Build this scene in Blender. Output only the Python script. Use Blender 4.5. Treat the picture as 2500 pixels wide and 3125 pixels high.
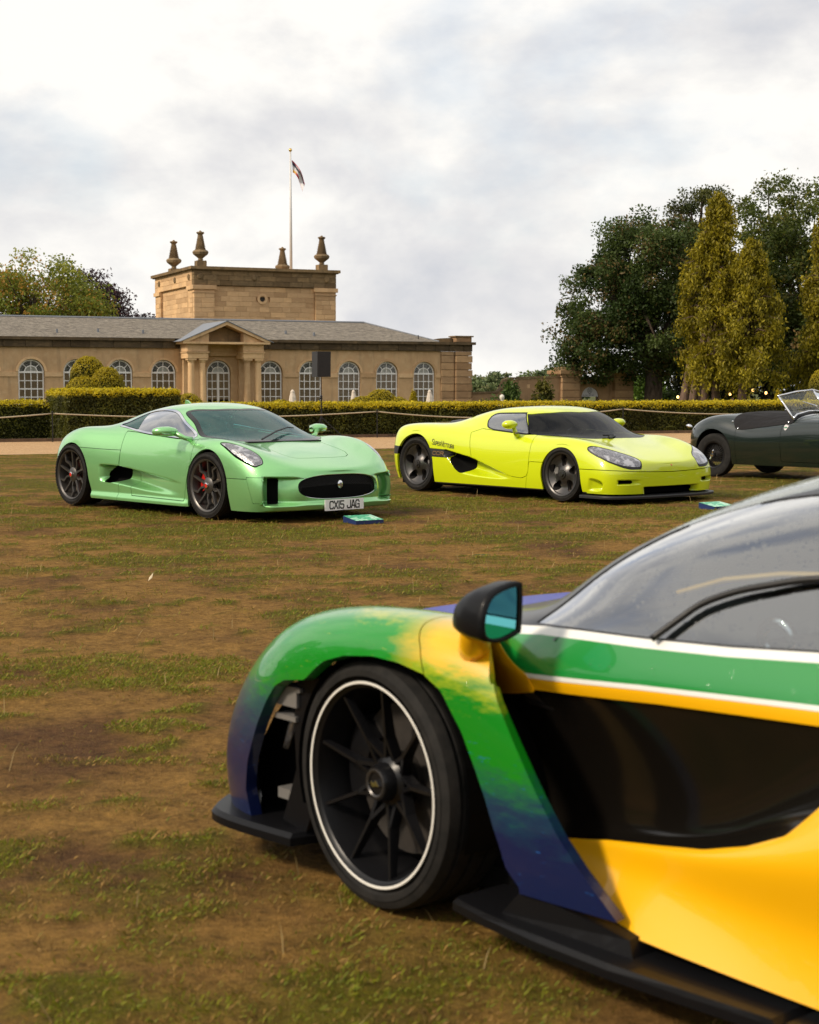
import bpy, math, random
import numpy as np
from mathutils import Vector, Matrix

for o in list(bpy.data.objects):
    bpy.data.objects.remove(o)
SC = bpy.context.scene
COL = SC.collection
R = math.radians
rng = np.random.default_rng(7)
random.seed(7)

# ---------------------------------------------------------------- camera
CAM_H, PITCH = 1.355, math.atan(375 / 4800.0)
cd = bpy.data.cameras.new('camera')
cam = bpy.data.objects.new('camera', cd)
COL.objects.link(cam)
cam.location = (0, 0, CAM_H)
cam.rotation_euler = (math.pi / 2 - PITCH, 0, 0)
cd.sensor_fit = 'HORIZONTAL'
cd.sensor_width = 24.0
cd.lens = 4800 / 2500 * 24.0
cd.clip_start, cd.clip_end = 0.1, 6000
cd.dof.use_dof = True
cd.dof.focus_distance = 17.0
cd.dof.aperture_fstop = 5.0
cd.dof.aperture_blades = 9
SC.camera = cam

# ---------------------------------------------------------------- world, sun, exposure
SUN_EL, SUN_AZ = R(38), R(-118)          # azimuth measured from +Y towards +X (sun stands to the left, behind)
sun_dir = Vector((math.sin(SUN_AZ) * math.cos(SUN_EL), math.cos(SUN_AZ) * math.cos(SUN_EL), math.sin(SUN_EL)))
W = bpy.data.worlds.new('World')
SC.world = W
W.use_nodes = True
nt = W.node_tree
nt.nodes.clear()
def wn(t, **k):
    n = nt.nodes.new(t)
    for a, b in k.items():
        setattr(n, a, b)
    return n
sky = wn('ShaderNodeTexSky', sky_type='NISHITA', sun_disc=False)
sky.sun_elevation, sky.sun_rotation = SUN_EL, SUN_AZ
sky.air_density, sky.dust_density = 1.0, 2.0
bg_sky = wn('ShaderNodeBackground')
bg_sky.inputs[1].default_value = 0.13
nt.links.new(sky.outputs[0], bg_sky.inputs[0])
tc = wn('ShaderNodeTexCoord')
def wnoise(scale, detail, rough, off, dist=0.0, sz=1.0):
    mp = wn('ShaderNodeMapping')
    mp.inputs['Location'].default_value = off
    mp.inputs['Scale'].default_value = (1, 1, sz)
    nt.links.new(tc.outputs['Generated'], mp.inputs[0])
    n = wn('ShaderNodeTexNoise')
    n.inputs['Scale'].default_value = scale
    n.inputs['Detail'].default_value = detail
    n.inputs['Roughness'].default_value = rough
    n.inputs['Distortion'].default_value = dist
    nt.links.new(mp.outputs[0], n.inputs['Vector'])
    return n.outputs[0]
def wramp(v, *stops):
    r = wn('ShaderNodeValToRGB')
    while len(r.color_ramp.elements) < len(stops):
        r.color_ramp.elements.new(0.5)
    for e, (p, c) in zip(r.color_ramp.elements, stops):
        e.position = p
        e.color = (*c, 1) if isinstance(c, tuple) else (c, c, c, 1)
    nt.links.new(v, r.inputs[0])
    return r.outputs[0]
shade = wnoise(4.6, 9, 0.55, (0.75, 1.2, 0.5), 0.15, 1.5)
cloud_col = wramp(shade, (0.37, (0.49, 0.50, 0.53)), (0.445, (0.59, 0.585, 0.59)), (0.495, (0.67, 0.66, 0.645)), (0.55, (0.765, 0.745, 0.71)))
cover = wramp(wnoise(3.4, 8, 0.55, (7.3, 4.4, 0.3), 0.15, 1.7), (0.36, 0.62), (0.47, 1.0))
bg_cloud = wn('ShaderNodeBackground')
bg_cloud.inputs[1].default_value = 1.0
nt.links.new(cloud_col, bg_cloud.inputs[0])
mixs = wn('ShaderNodeMixShader')
nt.links.new(cover, mixs.inputs[0])
nt.links.new(bg_sky.outputs[0], mixs.inputs[1])
nt.links.new(bg_cloud.outputs[0], mixs.inputs[2])
wout = wn('ShaderNodeOutputWorld')
nt.links.new(mixs.outputs[0], wout.inputs[0])

sd = bpy.data.lights.new('sun', 'SUN')
sd.energy, sd.angle, sd.color = 2.5, R(9), (1.0, 0.86, 0.68)
sun = bpy.data.objects.new('sun', sd)
COL.objects.link(sun)
sun.rotation_euler = sun_dir.to_track_quat('Z', 'Y').to_euler()

SC.view_settings.view_transform = 'Standard'
SC.view_settings.look = 'None'
SC.view_settings.exposure = 0.45
SC.view_settings.gamma = 1.0
SC.render.engine = 'CYCLES'
SC.cycles.use_denoising = True
SC.cycles.max_bounces = 8
SC.cycles.transparent_max_bounces = 16
SC.cycles.caustics_reflective = False
SC.cycles.caustics_refractive = False
SC.cycles.sample_clamp_indirect = 6.0

# ---------------------------------------------------------------- materials
class NT:
    """small helper round a material node tree"""
    def __init__(s, name):
        s.m = bpy.data.materials.new(name); s.m.use_nodes = True
        s.t = s.m.node_tree; s.t.nodes.clear()
        s.out = s.n('ShaderNodeOutputMaterial')
    def n(s, t, **k):
        x = s.t.nodes.new(t)
        for a, b in k.items(): setattr(x, a, b)
        return x
    def l(s, a, b): s.t.links.new(a, b)
    def put(s, sock, v):
        if hasattr(v, 'links'): s.l(v, sock)
        elif isinstance(v, (tuple, list)) and len(v) == 3 and sock.type == 'RGBA': sock.default_value = (*v, 1)
        else: sock.default_value = v
    def coord(s, kind='Object', scale=(1, 1, 1), loc=(0, 0, 0), rot=(0, 0, 0)):
        c = s.n('ShaderNodeTexCoord'); m = s.n('ShaderNodeMapping')
        m.inputs['Scale'].default_value = scale; m.inputs['Location'].default_value = loc; m.inputs['Rotation'].default_value = rot
        s.l(c.outputs[kind], m.inputs[0]); return m.outputs[0]
    def noise(s, vec, scale, detail=4, rough=0.55, dist=0.0):
        x = s.n('ShaderNodeTexNoise'); x.inputs['Scale'].default_value = scale; x.inputs['Detail'].default_value = detail
        x.inputs['Roughness'].default_value = rough; x.inputs['Distortion'].default_value = dist
        if vec is not None: s.l(vec, x.inputs['Vector'])
        return x.outputs[0]
    def voro(s, vec, scale, out='Distance', feature='F1'):
        x = s.n('ShaderNodeTexVoronoi', feature=feature); x.inputs['Scale'].default_value = scale
        if vec is not None: s.l(vec, x.inputs['Vector'])
        return x.outputs[out]
    def ramp(s, v, *stops, interp='LINEAR'):
        r = s.n('ShaderNodeValToRGB'); r.color_ramp.interpolation = interp
        while len(r.color_ramp.elements) < len(stops): r.color_ramp.elements.new(0.5)
        for e, (p, c) in zip(r.color_ramp.elements, stops):
            e.position = p; e.color = (*c, 1) if isinstance(c, tuple) else (c, c, c, 1)
        s.l(v, r.inputs[0]); return r.outputs[0]
    def mix(s, f, a, b, mode='MIX'):
        x = s.n('ShaderNodeMix', data_type='RGBA', blend_type=mode)
        s.put(x.inputs[0], f); s.put(x.inputs[6], a); s.put(x.inputs[7], b); return x.outputs[2]
    def math(s, op, a, b=0.0):
        x = s.n('ShaderNodeMath', operation=op); s.put(x.inputs[0], a); s.put(x.inputs[1], b); return x.outputs[0]
    def bump(s, h, strength=0.3, dist=0.01, normal=None):
        x = s.n('ShaderNodeBump'); x.inputs['Strength'].default_value = strength; x.inputs['Distance'].default_value = dist
        s.l(h, x.inputs['Height'])
        if normal is not None: s.l(normal, x.inputs['Normal'])
        return x.outputs[0]
    def bsdf(s, col, rough=0.5, metal=0.0, coat=0.0, coat_rough=0.03, spec=0.5, normal=None, emit=None, emit_s=0.0, coat_normal=None):
        p = s.n('ShaderNodeBsdfPrincipled')
        s.put(p.inputs['Base Color'], col); s.put(p.inputs['Roughness'], rough); s.put(p.inputs['Metallic'], metal)
        s.put(p.inputs['Coat Weight'], coat); s.put(p.inputs['Coat Roughness'], coat_rough); s.put(p.inputs['Specular IOR Level'], spec)
        if normal is not None: s.l(normal, p.inputs['Normal'])
        if coat_normal is not None: s.l(coat_normal, p.inputs['Coat Normal'])
        if emit is not None: s.put(p.inputs['Emission Color'], emit); p.inputs['Emission Strength'].default_value = emit_s
        return p.outputs[0]
    def done(s, shader):
        s.l(shader, s.out.inputs['Surface']); return s.m

def plain(name, col, rough=0.5, metal=0.0, coat=0.0, spec=0.5, var=0.0, vscale=8.0, bump=0.0, bscale=60.0, bdist=0.004):
    t = NT(name); c = col; nrm = None
    if var or bump: v = t.coord()
    if var:
        f = t.noise(v, vscale, 5, 0.6)
        c = t.mix(t.ramp(f, (0.3, 0.0), (0.7, 1.0)), tuple(x * (1 - var) for x in col), tuple(min(1, x * (1 + var)) for x in col))
    if bump: nrm = t.bump(t.noise(v, bscale, 4, 0.6), bump, bdist)
    return t.done(t.bsdf(c, rough, metal, coat, spec=spec, normal=nrm))

# ---------------------------------------------------------------- mesh helpers
def mesh(name, V, F, smooth=False):
    me = bpy.data.meshes.new(name)
    V = np.asarray(V, dtype=np.float64).reshape(-1, 3)
    if isinstance(F, np.ndarray) and F.ndim == 2:
        n, k = F.shape
        me.vertices.add(len(V)); me.vertices.foreach_set('co', V.ravel())
        me.loops.add(n * k); me.loops.foreach_set('vertex_index', F.ravel().astype(np.int32))
        me.polygons.add(n); me.polygons.foreach_set('loop_start', np.arange(0, n * k, k, dtype=np.int32))
        me.polygons.foreach_set('loop_total', np.full(n, k, dtype=np.int32))
        me.update(calc_edges=True)
    else:
        me.from_pydata([tuple(v) for v in V], [], [tuple(f) for f in F])
    if smooth: me.polygons.foreach_set('use_smooth', np.ones(len(me.polygons), dtype=bool))
    me.update()
    return me
def obj(name, me, mat=None, parent=None, loc=None, rot=None, scale=None):
    o = bpy.data.objects.new(name, me); COL.objects.link(o)
    if mat is not None and me is not None and len(me.materials) == 0: me.materials.append(mat)
    if parent is not None: o.parent = parent
    if loc is not None: o.location = loc
    if rot is not None: o.rotation_euler = rot
    if scale is not None: o.scale = scale
    return o
def tag(o, label=None, cat=None, group=None, kind=None):
    if label: o['label'] = label
    if cat: o['category'] = cat
    if group: o['group'] = group
    if kind: o['kind'] = kind
    return o
def thing(name, label, cat, loc=(0, 0, 0), rotz=0.0, group=None):
    return tag(obj(name, None, loc=loc, rot=(0, 0, rotz)), label, cat, group)
def add_col(me, C):
    a = me.color_attributes.new('Col', 'FLOAT_COLOR', 'POINT')
    C4 = np.ones((len(C), 4)); C4[:, :3] = C
    a.data.foreach_set('color', C4.ravel())

class MB:
    """collects simple shapes into one mesh"""
    def __init__(s): s.V, s.F = [], []
    def add(s, V, F):
        o = len(s.V); s.V += [tuple(v) for v in V]; s.F += [tuple(i + o for i in f) for f in F]; return s
    def box(s, x0, x1, y0, y1, z0, z1):
        return s.add([(x0,y0,z0),(x1,y0,z0),(x1,y1,z0),(x0,y1,z0),(x0,y0,z1),(x1,y0,z1),(x1,y1,z1),(x0,y1,z1)],
                     [(0,3,2,1),(4,5,6,7),(0,1,5,4),(1,2,6,5),(2,3,7,6),(3,0,4,7)])
    def prism(s, poly, y0, y1, cap=True):      # poly in x,z extruded along y
        n = len(poly); V = [(x, y0, z) for x, z in poly] + [(x, y1, z) for x, z in poly]
        F = [(i, (i+1) % n, n + (i+1) % n, n + i) for i in range(n)]
        if cap: F += [tuple(range(n))[::-1], tuple(range(n, 2*n))]
        return s.add(V, F)
    def lathe(s, prof, n=24, c=(0, 0, 0), axis='z', cap=True, mod=None):
        V = []; k = len(prof)
        for j in range(n):
            a = 2 * math.pi * j / n
            for i, (r, h) in enumerate(prof):
                rr = r * (mod(i, j) if mod else 1)
                p = (rr * math.cos(a), rr * math.sin(a), h)
                if axis == 'y': p = (p[0], p[2], p[1])
                if axis == 'x': p = (p[2], p[0], p[1])
                V.append((p[0]+c[0], p[1]+c[1], p[2]+c[2]))
        F = []
        for j in range(n):
            for i in range(k - 1):
                a, b = j*k+i, ((j+1) % n)*k+i
                F.append((a, b, b+1, a+1))
        if cap:
            F.append(tuple(j*k for j in range(n))[::-1]); F.append(tuple(j*k+k-1 for j in range(n)))
        return s.add(V, F)
    def tube(s, pts, rad, n=8, cap=True):
        pts = [Vector(p) for p in pts]; k = len(pts)
        if not hasattr(rad, '__len__'): rad = [rad] * k
        V = []; t0 = (pts[1] - pts[0]).normalized()
        u = t0.orthogonal().normalized()
        for i in range(k):
            t = (pts[min(i+1, k-1)] - pts[max(i-1, 0)]).normalized()
            u = (u - t * u.dot(t)).normalized(); w = t.cross(u)
            for j in range(n):
                a = 2 * math.pi * j / n
                V.append(pts[i] + (u * math.cos(a) + w * math.sin(a)) * rad[i])
        F = [(i*n+j, i*n+(j+1) % n, (i+1)*n+(j+1) % n, (i+1)*n+j) for i in range(k-1) for j in range(n)]
        if cap: F += [tuple(range(n))[::-1], tuple((k-1)*n+j for j in range(n))]
        return s.add(V, F)
    def build(s, name, mat, parent=None, smooth=False, **k):
        return obj(name, mesh(name, s.V, s.F, smooth), mat, parent, **k)

def shade_auto(o, ang=35):
    """smooth faces with sharp edges above an angle"""
    me = o.data
    me.polygons.foreach_set('use_smooth', np.ones(len(me.polygons), dtype=bool))
    me.set_sharp_from_angle(angle=R(ang))
    return o

def unit_block(bev=0.06):
    """unit box with chamfered edges, origin at its middle"""
    import bmesh
    bm = bmesh.new(); bmesh.ops.create_cube(bm, size=1.0)
    bmesh.ops.bevel(bm, geom=list(bm.edges), offset=bev, segments=1, affect='EDGES')
    me = bpy.data.meshes.new('block'); bm.to_mesh(me); bm.free(); return me
BLOCK = unit_block(0.035)
BLOCKS = {}
def block(name, mat, parent, x0, x1, y0, y1, z0, z1):
    me = BLOCKS.get(mat.name)
    if me is None:
        me = BLOCK.copy(); me.materials.append(mat); BLOCKS[mat.name] = me
    return obj(name, me, None, parent, loc=((x0+x1)/2, (y0+y1)/2, (z0+z1)/2), scale=(x1-x0, y1-y0, z1-z0))

def leaves(P, size, col, aspect=0.55, up=0.0, N=None, nb=0.0, droop=None, fold=True):
    """rhombic leaf faces at points P (numpy); returns V,F,C"""
    n = len(P); size = np.broadcast_to(size, n)[:, None]
    d = rng.normal(size=(n, 3))
    if N is not None: d = d * (1 - nb) + N * nb * 1.7
    d[:, 2] += up; d /= np.linalg.norm(d, axis=1)[:, None] + 1e-9        # leaf normal
    t = rng.normal(size=(n, 3))
    if droop is not None: t = t * 0.45 + np.array(droop)
    t -= d * np.sum(t * d, 1)[:, None]; t /= np.linalg.norm(t, axis=1)[:, None] + 1e-9
    b = np.cross(d, t)
    V = np.stack([P - t*size*0.5, P + b*size*aspect*0.5 + d*size*0.06, P + t*size*0.5, P - b*size*aspect*0.5 + d*size*0.06], 1).reshape(-1, 3)
    F = np.arange(4*n).reshape(-1, 4)
    C = np.repeat(col, 4, axis=0)
    return V, F, C

def leaf_mat(name, trans=0.35, rough=0.55, sat=1.0):
    t = NT(name); a = t.n('ShaderNodeVertexColor'); a.layer_name = 'Col'
    p = t.bsdf(a.outputs[0], rough, spec=0.3)
    tr = t.n('ShaderNodeBsdfTranslucent'); t.l(a.outputs[0], tr.inputs[0])
    m = t.n('ShaderNodeMixShader'); m.inputs[0].default_value = trans
    t.l(p, m.inputs[1]); t.l(tr.outputs[0], m.inputs[2])
    return t.done(m.outputs[0])
LEAF = leaf_mat('foliage')
GRASSM = leaf_mat('grass_blades', 0.3, 0.6)
def leaf_obj(name, V, F, C, mat, parent=None, **k):
    me = mesh(name, V, F); add_col(me, C); return obj(name, me, mat, parent, **k)

def spline(pts, n=40, closed=False):
    """Catmull-Rom through 2-D/3-D points"""
    P = np.asarray(pts, float); k = len(P); out = []
    segs = k if closed else k - 1
    for i in range(segs):
        if closed: p0, p1, p2, p3 = P[(i-1) % k], P[i], P[(i+1) % k], P[(i+2) % k]
        else: p0, p1, p2, p3 = P[max(i-1, 0)], P[i], P[i+1], P[min(i+2, k-1)]
        m = max(2, n // segs)
        for t in np.linspace(0, 1, m, endpoint=False):
            out.append(0.5*((2*p1)+(-p0+p2)*t+(2*p0-5*p1+4*p2-p3)*t*t+(-p0+3*p1-3*p2+p3)*t**3))
    if not closed: out.append(P[-1])
    return np.array(out)

# garden axes: terrace, hedges and building share them
GA = R(23.8)
E1 = np.array([math.cos(GA), math.sin(GA), 0]); E2 = np.array([math.sin(GA), -math.cos(GA), 0])
def gp(a, b, z=0.0):
    p = E1 * a + E2 * b; return (p[0], p[1], z)
LOW = -1.0      # ground level beyond the hedge
# ================================================================= ground
def vnoise(x, y, seed=0):
    r = np.random.default_rng(seed); T = r.random((256, 256))
    xi, yi = np.floor(x).astype(int), np.floor(y).astype(int)
    fx, fy = x - xi, y - yi
    fx = fx*fx*(3-2*fx); fy = fy*fy*(3-2*fy)
    g = lambda a, b: T[a % 256, b % 256]
    return (g(xi,yi)*(1-fx)+g(xi+1,yi)*fx)*(1-fy)+(g(xi,yi+1)*(1-fx)+g(xi+1,yi+1)*fx)*fy
def fbm(x, y, sc, oct=4, seed=0):
    s = 0; a = 0.5; n = 0
    for i in range(oct):
        s = s + a * vnoise(x*sc+17.3*i, y*sc+9.1*i, seed+i); n += a; a *= 0.55; sc *= 2.05
    return s / n
def greenness(x, y):
    """0 bare soil .. 1 lush: where the parched lawn still grows"""
    g = 0.42*fbm(x*0.8, y, 0.7, 3, 3) + 0.58*fbm(x*0.75, y, 2.3, 4, 21)
    g = np.clip((g - 0.395) / 0.22, 0, 1)
    t = fbm(x, y, 6.5, 3, 40)
    near = np.clip((8 - y) / 4, 0, 1)
    tuft = fbm(x, y, 4.3, 2, 55)
    tuft = np.clip((tuft-0.66)/0.07, 0, 1)
    return np.clip(np.maximum(g*0.85 + (t-0.5)*0.9 - 0.26*near, tuft*0.95) + 0.10*np.clip((y-11)/8, 0, 1), 0, 1)
def lawn_h(x, y):
    return 0.024*(fbm(x, y, 0.9, 3, 60)-0.5) + 0.026*(fbm(x, y, 5.5, 3, 70)-0.5) + 0.014*greenness(x, y) - 0.014

tg = NT('grass_field')
v = tg.coord('Object')
c = tg.mix(tg.ramp(tg.noise(v, 0.25, 6, 0.65), (0.35, 0.0), (0.65, 1.0)), (0.10, 0.085, 0.030), (0.055, 0.085, 0.016))
M_FIELD = tg.done(tg.bsdf(c, 0.95, spec=0.1))
aa = np.concatenate([np.linspace(-1500, -60, 7), np.linspace(-40, 90, 14), np.linspace(140, 1800, 7)])
bb = np.array([400, 60, 0, -20, -33, -41, -42.6, -42.9, -60, -90, -140, -300, -900, -3500.])
V = [gp(a, b, (-0.025 if b > -42.7 else LOW)) for b in bb for a in aa]
n = len(aa)
F = [(i*n+j, (i+1)*n+j, (i+1)*n+j+1, i*n+j+1) for i in range(len(bb)-1) for j in range(n-1)]
tag(obj('ground', mesh('ground', V, F), M_FIELD), kind='structure')

# the parched lawn the cars stand on
gx = np.concatenate([np.arange(-13, -5, 0.12), np.arange(-5, 6, 0.08), np.arange(6, 14.01, 0.12)]); gy = np.concatenate([np.arange(1.6, 20, 0.08), np.arange(20, 40.01, 0.12)])
X, Y = np.meshgrid(gx, gy)
keep_b = X*E2[0] + Y*E2[1]
Z = lawn_h(X, Y)
G = greenness(X, Y)
soil = np.array([0.170, 0.088, 0.040]); straw = np.array([0.43, 0.255, 0.072]); green = np.array([0.170, 0.162, 0.014])
fs = np.clip(fbm(X, Y, 1.6, 5, 90)*2.6-0.55, 0, 1)[..., None]
cc = soil*(1-fs) + straw*fs
gg = np.clip((G-0.35)/0.5, 0, 1)[..., None]
cc = cc*(1-gg) + green*gg
nx, ny = len(gx), len(gy)
ii = (np.arange(ny-1)[:, None]*nx + np.arange(nx-1)[None]).ravel()
F = np.stack([ii, ii+1, ii+nx+1, ii+nx], 1)
mid_b = keep_b.ravel()[ii]
F = F[mid_b > -33.25]
me = mesh('lawn', np.stack([X, Y, Z], -1).reshape(-1, 3), F, True)
add_col(me, cc.reshape(-1, 3))
tl = NT('parched_lawn')
at = tl.n('ShaderNodeVertexColor'); at.layer_name = 'Col'
v = tl.coord('Object')
f1 = tl.math('ADD', tl.math('MULTIPLY', tl.noise(v, 11, 5, 0.7), 0.55), tl.math('MULTIPLY', tl.noise(v, 46, 4, 0.7), 0.45)); f2 = tl.noise(tl.coord('Object', (1, 0.5, 1)), 300, 3, 0.6)
c = tl.mix(tl.ramp(f1, (0.36, 0.0), (0.64, 1.0)), tl.mix(1.0, at.outputs[0], (0.42, 0.38, 0.36), 'MULTIPLY'), tl.mix(1.0, at.outputs[0], (1.60, 1.50, 1.35), 'MULTIPLY'))
c = tl.mix(tl.ramp(f2, (0.56, 0.0), (0.70, 0.55)), c, (0.30, 0.20, 0.085))
f3 = tl.noise(v, 130, 3, 0.75)
c = tl.mix(tl.ramp(f3, (0.38, 0.42), (0.56, 0.0)), c, tl.mix(1.0, c, (0.30, 0.28, 0.26), 'MULTIPLY'))
c = tl.mix(tl.ramp(tl.noise(tl.coord('Object', (1, 0.4, 1), loc=(3, 1, 0)), 210, 3, 0.7), (0.54, 0.0), (0.70, 0.35)), c, (0.36, 0.24, 0.10))
nrm = tl.bump(tl.math('ADD', tl.math('ADD', f1, f2), f3), 1.0, 0.04)
M_LAWN = tl.done(tl.bsdf(c, 0.95, spec=0.12, normal=nrm))
tag(obj('lawn', me, M_LAWN), kind='structure')

# grass blades and straw
def blades(n, y0, y1, lush, hmin, hmax, w, seed, flat=False):
    r = np.random.default_rng(seed)
    y = np.sqrt(r.random(n) * (y1*y1 - y0*y0) + y0*y0)
    x = (r.random(n) - 0.5) * (0.60*y + 1.6)
    g = greenness(x, y)
    k = (x*E2[0] + y*E2[1] > -33.1)
    if flat: k &= r.random(n) < 0.35 + 0.65*np.clip(fbm(x, y, 1.1, 4, 90)*2.2-0.6, 0, 1)
    else: k &= r.random(n) < np.clip((g-lush)*2.3, 0.0, 1)**1.3 + 0.02
    x, y, g = x[k], y[k], g[k]; n = len(x)
    clump = fbm(x, y, 9.0, 2, 111)
    h = (hmin + (hmax-hmin)*r.random(n)**1.8) * (0.55 + 0.75*clump)
    a = r.random(n)*6.283
    lean = (0.35 + 1.6*r.random(n)) if not flat else (2.2 + 2.5*r.random(n))
    hz = h / np.sqrt(1 + lean**2)
    z0 = lawn_h(x, y) - 0.003
    base = np.stack([x, y, z0], 1)
    d = np.stack([np.cos(a), np.sin(a), np.zeros(n)], 1); s = np.stack([-np.sin(a), np.cos(a), np.zeros(n)], 1)
    ww = (w*(0.6+0.8*r.random(n)))[:, None]
    up = np.array([0, 0, 1.0])
    mid = base + d*(h*lean/np.sqrt(1+lean**2)*0.35)[:, None] + up*(hz*0.62)[:, None]
    tip = base + d*(h*lean/np.sqrt(1+lean**2))[:, None] + up*(hz*(1.0 if not flat else 0.7))[:, None]
    if flat: mid[:, 2] += 0.004; tip[:, 2] = z0 + 0.006 + 0.5*hz*r.random(n)
    if flat: ww = ww*0.6; mid = base*0.5+tip*0.5
    V = np.stack([base-s*ww, base+s*ww, mid+s*ww*0.7, tip], 1).reshape(-1, 3)
    i = np.arange(n)*4
    F3 = np.concatenate([np.stack([i, i+1, i+2], 1), np.stack([i, i+2, i+3], 1)])
    t = r.random(n)[:, None]; q = r.random(n)[:, None]
    gr = np.array([0.105, 0.145, 0.006])*(1-t) + np.array([0.27, 0.28, 0.014])*t
    st = np.array([0.44, 0.26, 0.065])*(1-t) + np.array([0.25, 0.145, 0.04])*t
    ol = np.array([0.20, 0.155, 0.02])
    lushness = np.clip((g-0.30)/0.5, 0, 1)[:, None]
    if flat: C = np.where(q < 0.85, st, ol)
    else: C = np.where(q < 0.16 + 0.32*(1-lushness), st, np.where(q < 0.50*(1-lushness)+0.30, ol*(0.7+0.6*t), gr))
    return V, F3, np.repeat(C, 4, axis=0)
parts = [blades(270000, 2.4, 8.0, 0.22, 0.008, 0.032, 0.0013, 1), blades(200000, 8.0, 20, 0.22, 0.010, 0.042, 0.0022, 2),
         blades(60000, 20, 37, 0.15, 0.012, 0.04, 0.004, 3),
         blades(150000, 2.4, 8.0, 0, 0.010, 0.034, 0.0011, 4, True), blades(100000, 8.0, 20, 0, 0.02, 0.06, 0.0022, 5, True),
         blades(30000, 20, 37, 0, 0.02, 0.06, 0.003, 6, True)]
# a few long bleached stalks
def stalks(n, y0, y1, seed):
    r = np.random.default_rng(seed); y = np.sqrt(r.random(n)*(y1*y1-y0*y0)+y0*y0); x = (r.random(n)-0.5)*(0.6*y+1)
    h = 0.05+0.09*r.random(n)**2; a = r.random(n)*6.283; l = (0.3+1.4*r.random(n))
    b = np.stack([x, y, lawn_h(x, y)-0.002], 1); d = np.stack([np.cos(a), np.sin(a), 0*a], 1); s = np.stack([-np.sin(a), np.cos(a), 0*a], 1)
    w = 0.0009 + 0.00006*y[:, None]; z = np.array([0, 0, 1.0]); hz = h/np.sqrt(1+l*l)
    m = b + d*(hz*l*0.4)[:, None] + z*(hz*0.65)[:, None]; t = b + d*(hz*l)[:, None] + z*hz[:, None]
    V = np.stack([b-s*w, b+s*w, m+s*w, m-s*w, t], 1).reshape(-1, 3); i = np.arange(n)*5
    F3 = np.concatenate([np.stack([i, i+1, i+2], 1), np.stack([i, i+2, i+3], 1), np.stack([i+3, i+2, i+4], 1)])
    return V, F3, np.repeat(np.array([0.42, 0.30, 0.12])*(0.7+0.5*r.random(n))[:, None], 5, axis=0)
parts += [stalks(160, 2.6, 9, 11), stalks(700, 9, 24, 12)]
off = 0; VV, FF, CC = [], [], []
for V, F, C in parts:
    VV.append(V); FF.append(F+off); CC.append(C); off += len(V)
g = leaf_obj('grass', np.concatenate(VV), np.concatenate(FF), np.concatenate(CC), GRASSM)
tag(g, 'short patchy grass and bleached straw on the parched lawn', 'grass', kind='stuff')

# fallen leaves: one pale leaf and a few brown ones
for k, (x, y, s, c) in enumerate([(-1.83, 11.05, 0.07, 0)]):
    b = MB(); b.add([(0, -s*.5, .002), (s*.16, 0, .012), (0, s*.5, .03), (-s*.16, 0, .006)], [(0, 1, 2, 3)])
    o = b.build('fallen_leaf', plain('dry_leaf', (0.65, 0.55, 0.36), 0.7), loc=(x, y, 0.02), rot=(0.5, 0.3, -0.3))
    tag(o, 'pale curled fallen leaf lying on the bare lawn', 'leaf')

# gravel path and edging board
tg = NT('gravel'); v = tg.coord('Object')
vc = tg.voro(v, 45, 'Color'); f = tg.n('ShaderNodeSeparateColor'); tg.l(vc, f.inputs[0])
c = tg.ramp(f.outputs[0], (0.0, (0.34, 0.19, 0.085)), (0.5, (0.50, 0.31, 0.15)), (1.0, (0.64, 0.44, 0.25)))
c = tg.mix(tg.ramp(tg.noise(v, 1.5, 4), (0.35, 0.0), (0.7, 0.35)), c, (0.36, 0.24, 0.12))
nrm = tg.bump(tg.voro(v, 45), 0.8, 0.02)
M_GRAVEL = tg.done(tg.bsdf(c, 0.9, spec=0.2, normal=nrm))
V = [gp(-60, -33.2, 0.0), gp(90, -33.2, 0.0), gp(90, -41.5, 0.0), gp(-60, -41.5, 0.0)]
tag(obj('gravel_path', mesh('gravel_path', V, [(0, 1, 2, 3)]), M_GRAVEL), kind='structure')
M_WOOD = plain('weathered_board', (0.12, 0.075, 0.045), 0.85, var=0.35, vscale=6)
for k in range(20):
    a0 = -4 + 2.4*k
    b = MB().box(0.01, 2.39, -0.02, 0.02, -0.02, 0.085)
    o = b.build('edging_board', M_WOOD, loc=gp(a0, -41.12), rot=(0, 0, GA))
    tag(o, 'brown timber edging board along the foot of the hedge', 'edging', 'edging boards between gravel and hedge')

# ================================================================= hedges
def rnd_box_surface(n, x0, x1, y0, y1, z0, z1, faces):
    """random points on chosen faces of a box with outward normals"""
    ar = {'f': (x1-x0)*(z1-z0), 'b': (x1-x0)*(z1-z0), 't': (x1-x0)*(y1-y0)*1.3, 'l': (y1-y0)*(z1-z0), 'r': (y1-y0)*(z1-z0)}
    tot = sum(ar[f] for f in faces); P, N = [], []
    for f in faces:
        m = int(n*ar[f]/tot); u, w = rng.random(m), rng.random(m)
        o = np.zeros(m)
        if f == 'f': P.append(np.stack([x0+u*(x1-x0), o+y0, z0+w*(z1-z0)], 1)); N.append(np.tile([0, -1, 0.15], (m, 1)))
        if f == 'b': P.append(np.stack([x0+u*(x1-x0), o+y1, z0+w*(z1-z0)], 1)); N.append(np.tile([0, 1, 0.15], (m, 1)))
        if f == 't': P.append(np.stack([x0+u*(x1-x0), y0+w*(y1-y0), o+z1], 1)); N.append(np.tile([0, 0, 1.], (m, 1)))
        if f == 'l': P.append(np.stack([o+x0, y0+u*(y1-y0), z0+w*(z1-z0)], 1)); N.append(np.tile([-1, 0, 0.15], (m, 1)))
        if f == 'r': P.append(np.stack([o+x1, y0+u*(y1-y0), z0+w*(z1-z0)], 1)); N.append(np.tile([1, 0, 0.15], (m, 1)))
    return np.concatenate(P), np.concatenate(N)
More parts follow.
